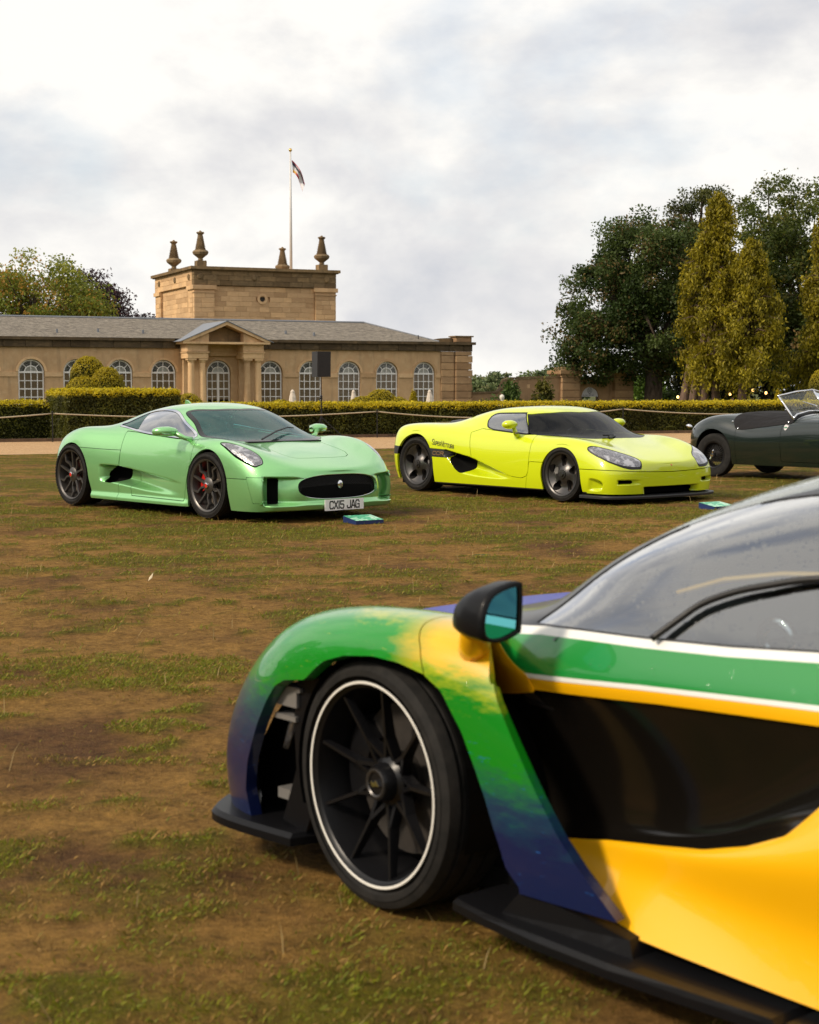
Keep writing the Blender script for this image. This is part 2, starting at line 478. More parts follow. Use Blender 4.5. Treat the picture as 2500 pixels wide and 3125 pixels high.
M_CORE = plain('hedge_inside', (0.018, 0.020, 0.006), 0.95, spec=0.05)
def hedge(name, label, a0, a1, bfront, depth, top, n, base=0.0, size=0.055):
    t = thing(name, label, 'hedge', gp(a0, bfront, base), GA)
    L = a1-a0; H = top-base
    MB().box(0.05, L-0.05, 0.05, depth-0.05, 0, H-0.05).build('stems', M_CORE, t)
    P, N = rnd_box_surface(n, 0, L, 0, depth, 0.02, H, 'ftlr')
    lump = fbm(P[:, 0]+50, P[:, 2]*1.0+P[:, 1]+30, 3.2, 3, 5)-0.5
    jit = rng.normal(size=len(P))*0.02
    P = P + N*((lump*0.10+jit)[:, None])
    isTop = N[:, 2] > 0.5
    hh = P[:, 2]/H
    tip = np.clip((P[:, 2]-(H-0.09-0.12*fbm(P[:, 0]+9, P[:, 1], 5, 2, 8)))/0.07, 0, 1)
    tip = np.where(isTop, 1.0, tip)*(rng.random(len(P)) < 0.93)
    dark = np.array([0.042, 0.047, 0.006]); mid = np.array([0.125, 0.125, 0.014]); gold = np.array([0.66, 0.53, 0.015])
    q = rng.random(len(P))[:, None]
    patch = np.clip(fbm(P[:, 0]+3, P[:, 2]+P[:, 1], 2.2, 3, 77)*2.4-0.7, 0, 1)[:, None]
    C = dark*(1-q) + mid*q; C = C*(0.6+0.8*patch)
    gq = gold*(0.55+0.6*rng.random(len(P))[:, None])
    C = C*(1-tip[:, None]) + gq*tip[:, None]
    P[:, 2] += np.where(isTop, np.abs(rng.normal(size=len(P)))*0.025, 0)
    sp = np.where(rng.random(len(P)) < 0.3, 1.5, 1.0)*size
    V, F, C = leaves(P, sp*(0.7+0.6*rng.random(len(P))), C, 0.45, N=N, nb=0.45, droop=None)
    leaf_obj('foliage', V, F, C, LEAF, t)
    return t
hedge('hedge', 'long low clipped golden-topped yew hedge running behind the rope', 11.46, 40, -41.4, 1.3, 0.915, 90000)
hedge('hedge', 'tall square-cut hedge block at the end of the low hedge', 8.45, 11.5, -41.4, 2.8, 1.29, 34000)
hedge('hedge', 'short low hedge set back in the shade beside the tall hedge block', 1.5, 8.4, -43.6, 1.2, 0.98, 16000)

def mound(name, label, a, b, domes, n, parts_dark=None, group=None):
    """clipped topiary of stacked domes: (da, db, z0, radius a, radius b, height)"""
    t = thing(name, label, 'topiary', gp(a, b, LOW), GA, group)
    body = MB()
    VV, FF, CC = [], [], []; off = 0
    for (da, db, z0, ra, rb, h) in domes:
        prof = [(0.93*math.cos(x)*1.0, math.sin(x)*0.93) for x in np.linspace(-0.35, 1.5, 9)]
        bb = MB().lathe(prof, 16)
        body.add([(x*ra+da, y*rb+db, z*h+z0) for x, y, z in bb.V], bb.F)
        m = int(n*ra*h)
        th = rng.random(m)*6.283; ph = np.arcsin(rng.random(m)*1.25-0.25)
        u = np.stack([np.cos(th)*np.cos(ph), np.sin(th)*np.cos(ph), np.sin(ph)], 1)
        P = u*np.array([ra, rb, h])*(1+rng.normal(size=m)*0.022)[:, None] + np.array([da, db, z0])
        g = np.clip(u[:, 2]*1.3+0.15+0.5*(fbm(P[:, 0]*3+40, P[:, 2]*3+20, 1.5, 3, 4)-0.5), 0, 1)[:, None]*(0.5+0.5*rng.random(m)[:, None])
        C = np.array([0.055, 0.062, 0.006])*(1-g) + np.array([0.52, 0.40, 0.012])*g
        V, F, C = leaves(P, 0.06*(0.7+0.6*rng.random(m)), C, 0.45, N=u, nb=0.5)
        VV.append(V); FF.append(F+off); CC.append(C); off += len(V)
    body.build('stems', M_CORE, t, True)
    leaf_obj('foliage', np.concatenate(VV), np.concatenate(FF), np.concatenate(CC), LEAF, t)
    return t
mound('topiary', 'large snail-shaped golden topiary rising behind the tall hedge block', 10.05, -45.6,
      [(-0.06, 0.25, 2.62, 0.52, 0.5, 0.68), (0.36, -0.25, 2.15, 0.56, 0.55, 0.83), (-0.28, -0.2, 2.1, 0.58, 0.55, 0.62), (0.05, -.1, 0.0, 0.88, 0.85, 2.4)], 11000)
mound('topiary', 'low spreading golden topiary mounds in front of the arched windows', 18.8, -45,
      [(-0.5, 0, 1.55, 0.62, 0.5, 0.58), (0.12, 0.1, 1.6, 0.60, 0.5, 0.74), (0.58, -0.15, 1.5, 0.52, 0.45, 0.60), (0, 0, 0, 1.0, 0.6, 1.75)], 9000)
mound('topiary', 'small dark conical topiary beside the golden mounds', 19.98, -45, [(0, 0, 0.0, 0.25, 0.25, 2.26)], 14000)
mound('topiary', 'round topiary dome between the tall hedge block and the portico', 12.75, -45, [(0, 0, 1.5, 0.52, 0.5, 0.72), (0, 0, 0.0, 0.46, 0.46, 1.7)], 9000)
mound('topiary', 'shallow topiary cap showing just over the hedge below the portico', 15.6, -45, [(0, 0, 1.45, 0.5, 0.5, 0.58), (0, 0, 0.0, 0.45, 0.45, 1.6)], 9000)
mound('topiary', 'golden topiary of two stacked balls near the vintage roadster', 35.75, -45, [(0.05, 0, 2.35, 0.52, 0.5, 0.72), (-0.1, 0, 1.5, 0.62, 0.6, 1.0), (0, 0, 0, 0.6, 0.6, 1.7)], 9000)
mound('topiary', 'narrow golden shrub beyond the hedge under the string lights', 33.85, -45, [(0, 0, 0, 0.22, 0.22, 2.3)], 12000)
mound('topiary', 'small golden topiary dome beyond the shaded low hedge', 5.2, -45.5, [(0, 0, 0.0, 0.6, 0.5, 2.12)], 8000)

# ================================================================= rope barrier, loudspeaker
M_IRON = plain('black_steel', (0.015, 0.015, 0.017), 0.45, 0.3)
M_ROPE = plain('rope', (0.46, 0.38, 0.26), 0.85, var=0.25, vscale=90)
posts = [(-1.2, 0.78), (7.93, 0.76), (16.96, 0.76), (24.96, 0.79), (33.6, 0.79)]
plab = ['thin black rope stake beside the shaded low hedge', 'thin black rope stake in front of the tall hedge block', 'thin black rope stake between the mint and the acid yellow cars', 'thin black rope stake behind the acid yellow car bonnet', 'thin black rope stake beyond the vintage roadster']
for (a, h), lab in zip(posts, plab):
    t = thing('barrier_post', lab, 'post', gp(a, -40.7), GA, 'stakes of the rope barrier')
    MB().lathe([(0.016, -0.05), (0.016, h)], 8).build('shaft', M_IRON, t)
    MB().lathe([(0.022, h-0.005), (0.026, h+0.012), (0.012, h+0.03)], 8).build('loop', M_IRON, t)
def rope(a0, z0, a1, z1, sag, label):
    pts = []
    for k in range(25):
        u = k/24; pts.append(gp(a0+(a1-a0)*u, -40.725, z0+(z1-z0)*u-4*sag*u*(1-u)))
    tag(MB().tube(pts, 0.017, 6).build('barrier_rope', M_ROPE, None, True), label, 'rope')
rope(-1.2, 0.75, 7.93, 0.73, 0.20, 'pale rope strung to the stake by the tall hedge block')
rope(7.93, 0.73, 16.96, 0.73, 0.13, 'pale rope passing behind the mint green car')
rope(16.96, 0.73, 24.96, 0.76, 0.22, 'pale rope sagging behind the yellow car')
rope(24.96, 0.76, 33.6, 0.76, 0.18, 'pale rope running behind the vintage roadster')

t = thing('loudspeaker', 'black loudspeaker box tilted on top of the tripod stand', 'speaker', gp(15.37, -40.9, 1.69), GA+0.15)
M_SPK = plain('speaker_plastic', (0.022, 0.022, 0.024), 0.55, bump=0.2, bscale=200)
M_GRILLE = plain('speaker_grille', (0.012, 0.012, 0.013), 0.7, bump=0.5, bscale=500)
b = MB(); b.prism([(-0.215, 0), (0.205, 0.0), (0.215, 0.70), (-0.205, 0.70)], -0.17, 0.15); shade_auto(b.build('cabinet', M_SPK, t))
MB().box(-0.195, 0.195, -0.185, -0.172, 0.02, 0.68).build('grille', M_GRILLE, t)
for z in (0.28, 0.42, 0.58):
    MB().box(-0.12, -0.02, -0.190, -0.186, z, z+0.012).build('vent', M_IRON, t)
t = thing('speaker_stand', 'black tripod stand holding the loudspeaker above the hedge', 'stand', gp(15.37, -40.9), GA)
MB().lathe([(0.02, 0.50), (0.02, 1.13)], 10).build('lower_pole', M_IRON, t)
MB().lathe([(0.014, 1.10), (0.014, 1.70)], 10).build('upper_pole', M_IRON, t)
MB().lathe([(0.032, 1.08), (0.034, 1.10), (0.034, 1.17), (0.02, 1.19)], 10).build('clamp', M_IRON, t)
MB().tube([(0, -0.02, 1.13), (-0.05, -0.03, 1.10), (-0.075, -0.03, 1.03)], 0.012, 6).build('clamp_lever', M_IRON, t)
MB().lathe([(0.035, 0.52), (0.035, 0.62)], 10).build('collar', M_IRON, t)
for k in range(3):
    an = R(10+120*k)
    MB().tube([(0, 0, 0.58), (0.62*math.cos(an), -0.62*math.sin(an), 0.02)], 0.013, 6).build('leg', M_IRON, t)
    MB().tube([(0, 0, 0.22), (0.31*math.cos(an), -0.31*math.sin(an), 0.30)], 0.009, 6).build('brace', M_IRON, t)
MB().tube([(0, 0, 0.20), (0, 0, 0.52)], 0.014, 6).build('centre_tube', M_IRON, t)
# ================================================================= stone building
def stone_mat(name, c0, c1, c2, sc=0.6, streak=0.5, dark=(0.06, 0.045, 0.03), rough=0.9, darkamt=0.35):
    t = NT(name); v = t.coord('Object'); oi = t.n('ShaderNodeObjectInfo')
    vv = t.n('ShaderNodeVectorMath', operation='ADD'); t.l(v, vv.inputs[0])
    cmb = t.n('ShaderNodeCombineXYZ')
    for i in range(3): t.l(t.math('MULTIPLY', oi.outputs['Random'], 37.0+11*i), cmb.inputs[i])
    t.l(cmb.outputs[0], vv.inputs[1]); v2 = vv.outputs[0]
    c = t.mix(t.ramp(t.noise(v2, sc, 5, 0.6), (0.3, 0.0), (0.7, 1.0)), c0, c1)
    c = t.mix(t.ramp(t.noise(v2, sc*4.5, 4, 0.6), (0.5, 0.0), (0.75, 0.6)), c, c2)
    c = t.mix(1.0, c, t.ramp(oi.outputs['Random'], (0.0, (0.76, 0.72, 0.68)), (0.5, (0.98, 0.97, 0.96)), (1.0, (1.15, 1.12, 1.06))), 'MULTIPLY')
    st = t.noise(t.n('ShaderNodeMapping').outputs[0] if False else t.coord('Object', (1.0, 1.0, 0.18)), 2.6, 4, 0.6)
    c = t.mix(t.ramp(st, (0.52, 0.0), (0.78, darkamt)), c, dark)
    nrm = t.bump(t.noise(v2, 9, 5, 0.65), 0.5, 0.03)
    return t.done(t.bsdf(c, rough, spec=0.15, normal=nrm))
M_ST = stone_mat('honey_limestone', (0.72, 0.49, 0.275), (0.57, 0.375, 0.205), (0.76, 0.56, 0.34), darkamt=0.5, dark=(0.20, 0.14, 0.085))
M_STT = stone_mat('tower_limestone', (0.66, 0.44, 0.245), (0.55, 0.36, 0.20), (0.72, 0.52, 0.31), darkamt=0.25)
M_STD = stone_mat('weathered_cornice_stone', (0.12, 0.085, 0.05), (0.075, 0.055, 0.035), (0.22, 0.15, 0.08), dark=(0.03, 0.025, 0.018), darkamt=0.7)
M_STP = stone_mat('parapet_stone', (0.25, 0.17, 0.09), (0.16, 0.115, 0.065), (0.36, 0.25, 0.13), dark=(0.04, 0.035, 0.022), darkamt=0.75)
M_STG = stone_mat('pier_sandstone', (0.47, 0.30, 0.165), (0.36, 0.23, 0.13), (0.55, 0.38, 0.21), dark=(0.05, 0.04, 0.03), darkamt=0.55)
M_FRAME = plain('white_window_paint', (0.86, 0.83, 0.79), 0.45)
M_BLIND = NT('window_blinds'); _t = M_BLIND
_v = _t.coord('Object', (1, 1, 1)); _w = _t.n('ShaderNodeTexWave', wave_type='BANDS', bands_direction='X'); _w.inputs['Scale'].default_value = 9.0
_t.l(_v, _w.inputs['Vector'])
M_BLIND = _t.done(_t.bsdf(_t.mix(_w.outputs[1], (0.38, 0.27, 0.165), (0.56, 0.41, 0.27)), 0.8, spec=0.1))
def glass_mat(name, tint=(0.85, 0.9, 0.88), ior=1.5, rough=0.0, bump=None, fl=1.0):
    t = NT(name); fr = t.n('ShaderNodeFresnel'); fr.inputs[0].default_value = ior
    tr = t.n('ShaderNodeBsdfTransparent'); tr.inputs[0].default_value = (*tint, 1)
    gl = t.n('ShaderNodeBsdfGlossy'); gl.inputs['Roughness'].default_value = rough
    if bump:
        nrm = t.bump(t.noise(t.coord('Object'), bump[0], 4, 0.6), bump[1], bump[2]); t.l(nrm, gl.inputs['Normal'])
    m = t.n('ShaderNodeMixShader'); t.l(t.math('MULTIPLY', fr.outputs[0], fl), m.inputs[0])
    t.l(tr.outputs[0], m.inputs[1]); t.l(gl.outputs[0], m.inputs[2])
    return t.done(m.outputs[0])
M_PANE = glass_mat('window_glass', (0.88, 0.88, 0.84), bump=(3.0, 0.15, 0.02))
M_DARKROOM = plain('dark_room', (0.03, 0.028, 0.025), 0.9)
M_LEAD = plain('lead_flashing', (0.20, 0.215, 0.24), 0.55, 0.2)

B0 = (-11.273, 93.1, LOW)
H = lambda z: z - LOW                      # eye-level based height -> height above the terrace
orang = thing('orangery', 'long honey-stone orangery with arched windows and a small portico', 'building', B0, GA)

WX = [-13.43, -10.90, -8.38, -5.85, -3.30, 3.26, 5.79, 8.31, 10.82, 13.34]
WW, ZSP, ZBOT = 0.74, 2.31, -0.55           # half width, springing, sill
XL, XR = -26.0, 14.45                       # long wall carries on to the left out of the picture
extra = [-13.43-2.53*k for k in range(1, 5)]
allw = sorted(extra + WX + [0.02])
def arched_wall(x0, x1, z0, z1, wins, hw, zs, zb, yf, depth):
    b = MB(); xs = [x0]
    for c in wins: xs += [c-hw, c+hw]
    xs.append(x1)
    for i in range(0, len(xs), 2): b.add([(xs[i], yf, z0), (xs[i+1], yf, z0), (xs[i+1], yf, z1), (xs[i], yf, z1)], [(0, 1, 2, 3)])
    for c in wins:
        if zb > z0: b.add([(c-hw, yf, z0), (c+hw, yf, z0), (c+hw, yf, zb), (c-hw, yf, zb)], [(0, 1, 2, 3)])
        m = 16; arc = [(c-hw*math.cos(math.pi*k/m), zs+hw*math.sin(math.pi*k/m)) for k in range(m+1)]
        V = [(x, yf, z) for x, z in arc] + [(x, yf, z1) for x, z in arc]
        b.add(V, [(k, k+1, m+2+k, m+1+k) for k in range(m)])
        prof = [(c-hw, zb)] + arc + [(c+hw, zb)]
        V = [(x, yf, z) for x, z in prof] + [(x, yf+depth, z) for x, z in prof]; p = len(prof)
        b.add(V, [(k, p+k, p+(k+1) % p, (k+1) % p) for k in range(p)])
    return b
arched_wall(XL, XR, H(LOW)-0.1, H(3.74), allw, WW, H(ZSP), H(ZBOT), 0, 0.3).build('wall', M_ST, orang)
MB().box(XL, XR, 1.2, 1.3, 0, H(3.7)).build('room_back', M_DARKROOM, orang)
MB().box(XL+0.1, XR-.1, 8.2, 8.4, 0, H(3.7)).build('rear_wall', M_ST, orang)

# sash windows: frame > glazing bars, panes, blind
def ring(b, c, r0, r1, z, y0, y1, a0=0.0, a1=math.pi, m=18):
    V = []
    for k in range(m+1):
        a = a0+(a1-a0)*k/m
        for r in (r0, r1):
            for y in (y0, y1): V.append((c+r*math.cos(a), y, z+r*math.sin(a)))
    F = []
    for k in range(m):
        q = 4*k
        F += [(q, q+4, q+6, q+2), (q+1, q+3, q+7, q+5), (q+2, q+6, q+7, q+3), (q, q+1, q+5, q+4)]
    b.add(V, F)
def win_frame(door=False):
    b = MB(); z0, zs = H(ZBOT), H(ZSP); w = WW-0.03
    b.box(-w, -w+0.07, 0, 0.07, z0, zs); b.box(w-0.07, w, 0, 0.07, z0, zs); b.box(-w, w, -0.01, 0.08, zs-0.05, zs+0.05)
    ring(b, 0, w-0.075, w, zs, 0, 0.07); ring(b, 0, 0.33, 0.385, zs, 0.01, 0.05)
    if door: b.box(-0.07, 0.07, -0.005, 0.075, z0, zs)
    return b
def win_bars(door=False):
    b = MB(); z0, zs = H(ZBOT), H(ZSP); w = WW-0.10
    xs = (-0.355, 0, 0.355) if not door else (-0.36, 0.36)
    for x in xs: b.box(x-0.024, x+0.024, 0.012, 0.05, z0, zs)
    z = zs-0.48
    k = 0
    while z > z0+0.05:
        hh = 0.036 if k == 1 else 0.023
        b.box(-w, w, 0.014, 0.052, z-hh, z+hh); z -= 0.46; k += 1
    for an in (45, 90, 135):
        a = R(an); d = Vector((math.cos(a), 0, math.sin(a))); s = Vector((-d.z, 0, d.x))*0.02
        r0 = 0.37 if an != 90 else 0.0
        p0, p1 = Vector((0, 0, zs))+d*r0, Vector((0, 0, zs))+d*(w+0.02)
        V = [p+q+Vector((0, y, 0)) for p in (p0, p1) for q in (s, -s) for y in (0.014, 0.052)]
        b.add(V, [(0, 4, 6, 2), (1, 3, 7, 5), (0, 1, 5, 4), (2, 6, 7, 3), (4, 5, 7, 6), (0, 2, 3, 1)])
    return b
def fan_slats():
    b = MB(); zs = H(ZSP)
    for k in range(25):
        a = R(3+174*k/24); d = Vector((math.cos(a), 0, math.sin(a))); s = Vector((-d.z, 0, d.x))
        r0, r1 = 0.40, 0.62; o = Vector((0, 0.06, zs))
        b.add([o+d*r0-s*0.008, o+d*r0+s*0.008, o+d*r1+s*0.014, o+d*r1-s*0.014], [(0, 1, 2, 3)])
    V = [(0, 0.065, zs)]+[(0.33*math.cos(math.pi*k/14), 0.065, zs+0.33*math.sin(math.pi*k/14)) for k in range(15)]
    b.add(V, [(0, k, k+1) for k in range(1, 15)])
    return b
FR, BA = mesh('window_frame', win_frame().V, win_frame().F), mesh('glazing_bars', win_bars().V, win_bars().F)
FRD, BAD = mesh('door_frame', win_frame(True).V, win_frame(True).F), mesh('door_bars', win_bars(True).V, win_bars(True).F)
SL = mesh('fan_blind', fan_slats().V, fan_slats().F)
for m in (FR, BA, FRD, BAD, SL): m.materials.append(M_FRAME)
PANE = mesh('pane', [(-0.155, 0, -0.21), (0.155, 0, -0.21), (0.155, 0, 0.21), (-0.155, 0, 0.21)], [(0, 1, 2, 3)]); PANE.materials.append(M_PANE)
FANP = []
for (a0, a1, r0, r1) in ((2, 44, 0.385, 0.64), (46, 89, 0.385, 0.64), (91, 134, 0.385, 0.64), (136, 178, 0.385, 0.64), (2, 178, 0.0, 0.33)):
    V = []; m = 8
    for k in range(m+1):
        a = R(a0+(a1-a0)*k/m); V += [(r0*math.cos(a), 0, r0*math.sin(a)), (r1*math.cos(a), 0, r1*math.sin(a))]
    me = mesh('fan_pane', V, [(2*k, 2*k+1, 2*k+3, 2*k+2) for k in range(m)]); me.materials.append(M_PANE); FANP.append(me)
BL = mesh('blind', [(-0.7, 0, 0), (0.7, 0, 0), (0.7, 0, 1), (-0.7, 0, 1)], [(0, 1, 2, 3)]); BL.materials.append(M_BLIND)
for c in allw:
    door = abs(c) < 0.5
    w = obj('window' if not door else 'glazed_door', FRD if door else FR, None, orang, loc=(c, 0.14, 0))
    obj('glazing_bars', BAD if door else BA, None, w)
    obj('fan_blind', SL, None, w)
    zl = H(ZBOT) if not door else H(0.75)
    obj('blind', BL, None, w, loc=(0, 0.085, zl), scale=(1, 1, H(ZSP)-zl))
    for me in FANP: obj('pane', me, None, w, loc=(0, 0.03, H(ZSP)))
    xs = (-0.53, -0.178, 0.178, 0.53) if not door else (-0.5, -0.22, 0.22, 0.5)
    z = H(ZSP)-0.27
    while z > H(0.6):
        for x in xs: obj('pane', PANE, None, w, loc=(x, 0.03, z), scale=(1 if not door else 0.8, 1, 1))
        z -= 0.46
    # moulded surround and impost band
    b = MB(); ring(b, 0, WW, WW+0.13, H(ZSP), -0.05, 0.002, 0.05, math.pi-0.05)
    b.build('arch_moulding', M_ST, orang, loc=(c, 0, 0))
for c0, c1 in zip(allw[:-1], allw[1:]):
    x0, x1 = c0+WW+0.004, c1-WW-0.004
    if c0 < 0.5 < c1 or c1 > -0.5 > c0: continue
    block('impost_band', M_ST, orang, x0, x1, -0.06, 0.003, H(2.06), H(2.33))
block('impost_band', M_ST, orang, 13.34+WW+.004, 14.44, -0.06, 0.003, H(2.06), H(2.33))

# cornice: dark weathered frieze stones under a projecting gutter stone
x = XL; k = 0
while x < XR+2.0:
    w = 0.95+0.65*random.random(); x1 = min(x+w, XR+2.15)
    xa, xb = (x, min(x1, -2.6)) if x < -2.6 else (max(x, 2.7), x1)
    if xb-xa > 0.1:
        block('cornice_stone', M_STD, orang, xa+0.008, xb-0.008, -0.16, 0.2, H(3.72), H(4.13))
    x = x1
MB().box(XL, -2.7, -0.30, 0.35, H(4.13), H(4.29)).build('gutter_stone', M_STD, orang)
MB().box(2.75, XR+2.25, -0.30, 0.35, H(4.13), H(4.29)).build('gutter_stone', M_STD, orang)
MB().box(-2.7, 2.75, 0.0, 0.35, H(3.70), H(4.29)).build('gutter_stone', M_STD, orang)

# slate roof: overlapping courses
tS = NT('roof_slate'); v = tS.coord('Object', (1, 1, 1))
br = tS.n('ShaderNodeTexBrick'); br.inputs['Scale'].default_value = 1.0
br.inputs['Brick Width'].default_value = 0.32; br.inputs['Row Height'].default_value = 10.0; br.inputs['Mortar Size'].default_value = 0.0
nz = tS.noise(tS.coord('Object', (2.2, 0.2, 14)), 1.6, 4, 0.7)
c = tS.ramp(nz, (0.30, (0.12, 0.105, 0.090)), (0.5, (0.23, 0.20, 0.16)), (0.70, (0.34, 0.30, 0.24)))
M_SLATE = tS.done(tS.bsdf(c, 0.75, spec=0.3, normal=tS.bump(tS.noise(tS.coord('Object', (3, 3, 12)), 3, 4), 0.4, 0.02)))
def slates(b, x0, x1, y0, z0, y1, z1, n, hipL=0.0, hipR=0.0, seed=1):
    r = random.Random(seed)
    for k in range(n):
        u0, u1 = k/n, (k+1.25)/n
        u1 = min(u1, 1.0)
        xa, xb = x0+hipL*u0, x1-hipR*u0
        x = xa
        while x < xb:
            w = 0.26+0.14*r.random(); e = min(x+w, xb)
            lift = 0.018+0.012*r.random()
            ya, za = y0+(y1-y0)*u0, z0+(z1-z0)*u0+lift
            yb, zb = y0+(y1-y0)*u1, z0+(z1-z0)*u1+0.002
            b.add([(x+.004, ya, za), (e-.004, ya, za), (e-.004, yb, zb), (x+.004, yb, zb), (x+.004, ya, za-0.03), (e-.004, ya, za-0.03)], [(0, 1, 2, 3), (4, 5, 1, 0)])
            x = e
b = MB(); slates(b, XL, 14.2, -0.22, H(4.29), 4.1, H(5.58), 20, 0, 3.2)
tag(b.build('slate_courses', M_SLATE, orang), kind='stuff')
b = MB()
b.add([(XL, -0.2, H(4.27)), (14.2, -0.2, H(4.27)), (10.9, 4.1, H(5.56)), (XL, 4.1, H(5.56)), (14.2, 8.4, H(4.27)), (XL, 8.4, H(4.27))],
      [(0, 1, 2, 3), (2, 1, 4), (3, 2, 4, 5)])
b.build('roof', M_SLATE, orang)
MB().tube([(XL, 4.1, H(5.60)), (10.95, 4.1, H(5.60))], 0.075, 6).build('ridge_roll', M_LEAD, orang)
MB().tube([(10.95, 4.1, H(5.60)), (14.25, -0.2, H(4.31))], 0.06, 6).build('hip_roll', M_LEAD, orang)
for x, u in ((-9.3, .2), (-6.9, .25), (-4.3, .22), (4.6, .3), (6.3, .22), (-1.0, 0.2)):
    MB().box(x-0.05, x+0.05, -0.2+4.3*u-0.05, -0.2+4.3*u+0.1, H(4.29)+1.29*u, H(4.29)+1.29*u+0.22).build('roof_vent', M_LEAD, orang)

# rusticated end pavilion
z = H(LOW); row = 0
while z < H(3.68):
    z1 = min(z+0.445, H(3.72))
    block('quoin_stone', M_STG, orang, 14.46, 15.36, -0.10, 0.3, z+0.012, z1-0.012)
    block('quoin_stone', M_STG, orang, 15.40, 16.52+0.05*(row % 2), -0.24, 0.5, z+0.012, z1-0.012)
    block('quoin_stone', M_STG, orang, 15.55, 16.50, 0.52, 3.2, z+0.012, z1-0.012)
    z = z1; row += 1
MB().box(14.45, 16.5, 0.2, 8.0, 0, H(3.7)).build('pavilion_core', M_ST, orang)
MB().box(15.30, 16.75, -0.34, 0.8, H(4.13), H(4.30)).build('pavilion_cornice', M_STD, orang)
block('parapet_stone', M_STG, orang, 15.45, 16.55, -0.15, 0.75, H(4.31), H(4.62))
MB().box(15.38, 16.65, -0.22, 0.82, H(4.62), H(4.70)).build('parapet_cap', M_STP, orang)
MB().prism([(12.9, H(4.30)), (15.37, H(4.30)), (15.37, H(4.58)), (14.6, H(4.54))], 0.25, 0.6).build('parapet_ramp', M_STP, orang)
MB().tube([(13.1, 0.4, H(4.3)), (13.1, 0.4, H(4.72))], 0.03, 6).build('roof_light', M_IRON, orang)

# portico
PY = -1.5
for s in (-1, 1):
    for xc in (1.36, 2.02):
        col = MB().lathe([(0.26, H(LOW)), (0.26, H(LOW)+0.2), (0.215, H(LOW)+0.28), (0.215, 1.6), (0.185, H(2.86)), (0.185, H(2.9)), (0.215, H(2.92)), (0.225, H(2.99)), (0.25, H(3.02))], 20)
        shade_auto(col.build('column', M_ST, orang, loc=(0.02+s*xc, PY+0.28, 0)))
        MB().box(-0.26, 0.26, -0.26, 0.26, H(3.02), H(3.12)).build('capital', M_ST, orang, loc=(0.02+s*xc, PY+0.28, 0))
    x0, x1 = sorted((0.02+s*1.05, 0.02+s*2.33))
    block('entablature', M_ST, orang, x0, x1, PY, 0.0, H(3.12), H(3.46))
    MB().box(x0-0.04, x1+0.04, PY-0.06, 0.0, H(3.44), H(3.52)).build('architrave_moulding', M_ST, orang)
    block('entablature', M_ST, orang, x0, x1, PY+0.02, 0.0, H(3.52), H(3.96))
    MB().box(x0+0.1, x1-0.1, -0.35, 0.002, 0, H(3.12)).build('pilaster', M_ST, orang)
MB().box(0.02-1.05, 0.02+1.05, -0.28, 0.003, H(3.30), H(3.96)).build('frieze', M_ST, orang)
MB().box(0.02-2.62, 0.02+2.62, PY-0.25, 0.0, H(3.96), H(4.08)).build('pediment_cornice', M_ST, orang)
b = MB().prism([(-2.3+.02, H(4.08)), (2.3+.02, H(4.08)), (0.02, H(4.98))], -0.9, -0.6); b.build('tympanum', M_STP, orang)
for s in (-1, 1):
    MB().prism([(0.02+s*2.74, H(4.08)), (0.02, H(5.26)), (0.02, H(5.06)), (0.02+s*2.34, H(4.08))], PY-0.27, -0.2).build('raking_cornice', M_ST, orang)
    b = MB(); b.add([(0.02+s*2.82, PY-0.32, H(4.09)), (0.02, PY-0.32, H(5.31)), (0.02, 3.6, H(5.31)), (0.02+s*2.82, -0.1, H(4.09)),
                     (0.02+s*2.82, PY-0.32, H(4.05)), (0.02, PY-0.32, H(5.26))], [(0, 1, 2, 3), (0, 4, 5, 1)])
    b.build('portico_roof', M_LEAD, orang)
for s in (-1, 1):
    b = MB(); x0, x1 = sorted((0.02+s*0.95, 0.02+s*2.3))
    b.prism([(0.02+s*1.05, H(4.08)), (0.02+s*2.3, H(4.08)), (0.02+s*1.05, H(4.60))], PY-0.1, -0.9).build('pediment_block', M_ST, orang)

# ================================================================= tower behind
tow = thing('stone_tower', 'square honey-stone tower with finials rising behind the orangery', 'building', (B0[0]-E2[0]*22+E1[0]*4.9, B0[1]-E2[1]*22+E1[1]*4.9, LOW), GA)
TW, TD = 11.05, 11.0
MB().box(0.3, TW-0.3, 0.3, TD-0.3, 0, H(9.9)).build('core', M_STT, tow)
def course(parent, mat, name, x0, x1, z0, z1, yf, th, bw, axis='x', seed=0, skip=None):
    r = random.Random(seed); z = z0; k = 0
    nrow = max(1, round((z1-z0)/0.36)); hh = (z1-z0)/nrow
    for i in range(nrow):
        x = x0; first = True
        while x < x1-0.01:
            w = bw*(0.65+0.7*r.random()); w = w*0.6 if first and i % 2 else w; first = False
            e = x+w
            if x1-e < 0.3: e = x1
            q = r.random()*0.012
            if not (skip and skip((x+e)/2, z0+hh*(i+.5))):
                if axis == 'x': block(name, mat, parent, x+0.003, e-0.003, yf-q, yf+th, z0+hh*i+0.003, z0+hh*(i+1)-0.003)
                else: block(name, mat, parent, yf-q, yf+th, x+0.003, e-0.003, z0+hh*i+0.003, z0+hh*(i+1)-0.003)
            x = e
course(tow, M_STT, 'stone', 1.56, 9.40, H(5.2), H(8.9), 0.18, 0.3, 0.95, 'x', 3, lambda x, z: abs(x-5.27) < 0.4 and abs(z-H(8.02)) < 0.3)
course(tow, M_STT, 'stone', 1.6, 9.3, H(5.2), H(8.9), 0.18, 0.3, 1.2, 'y', 4)
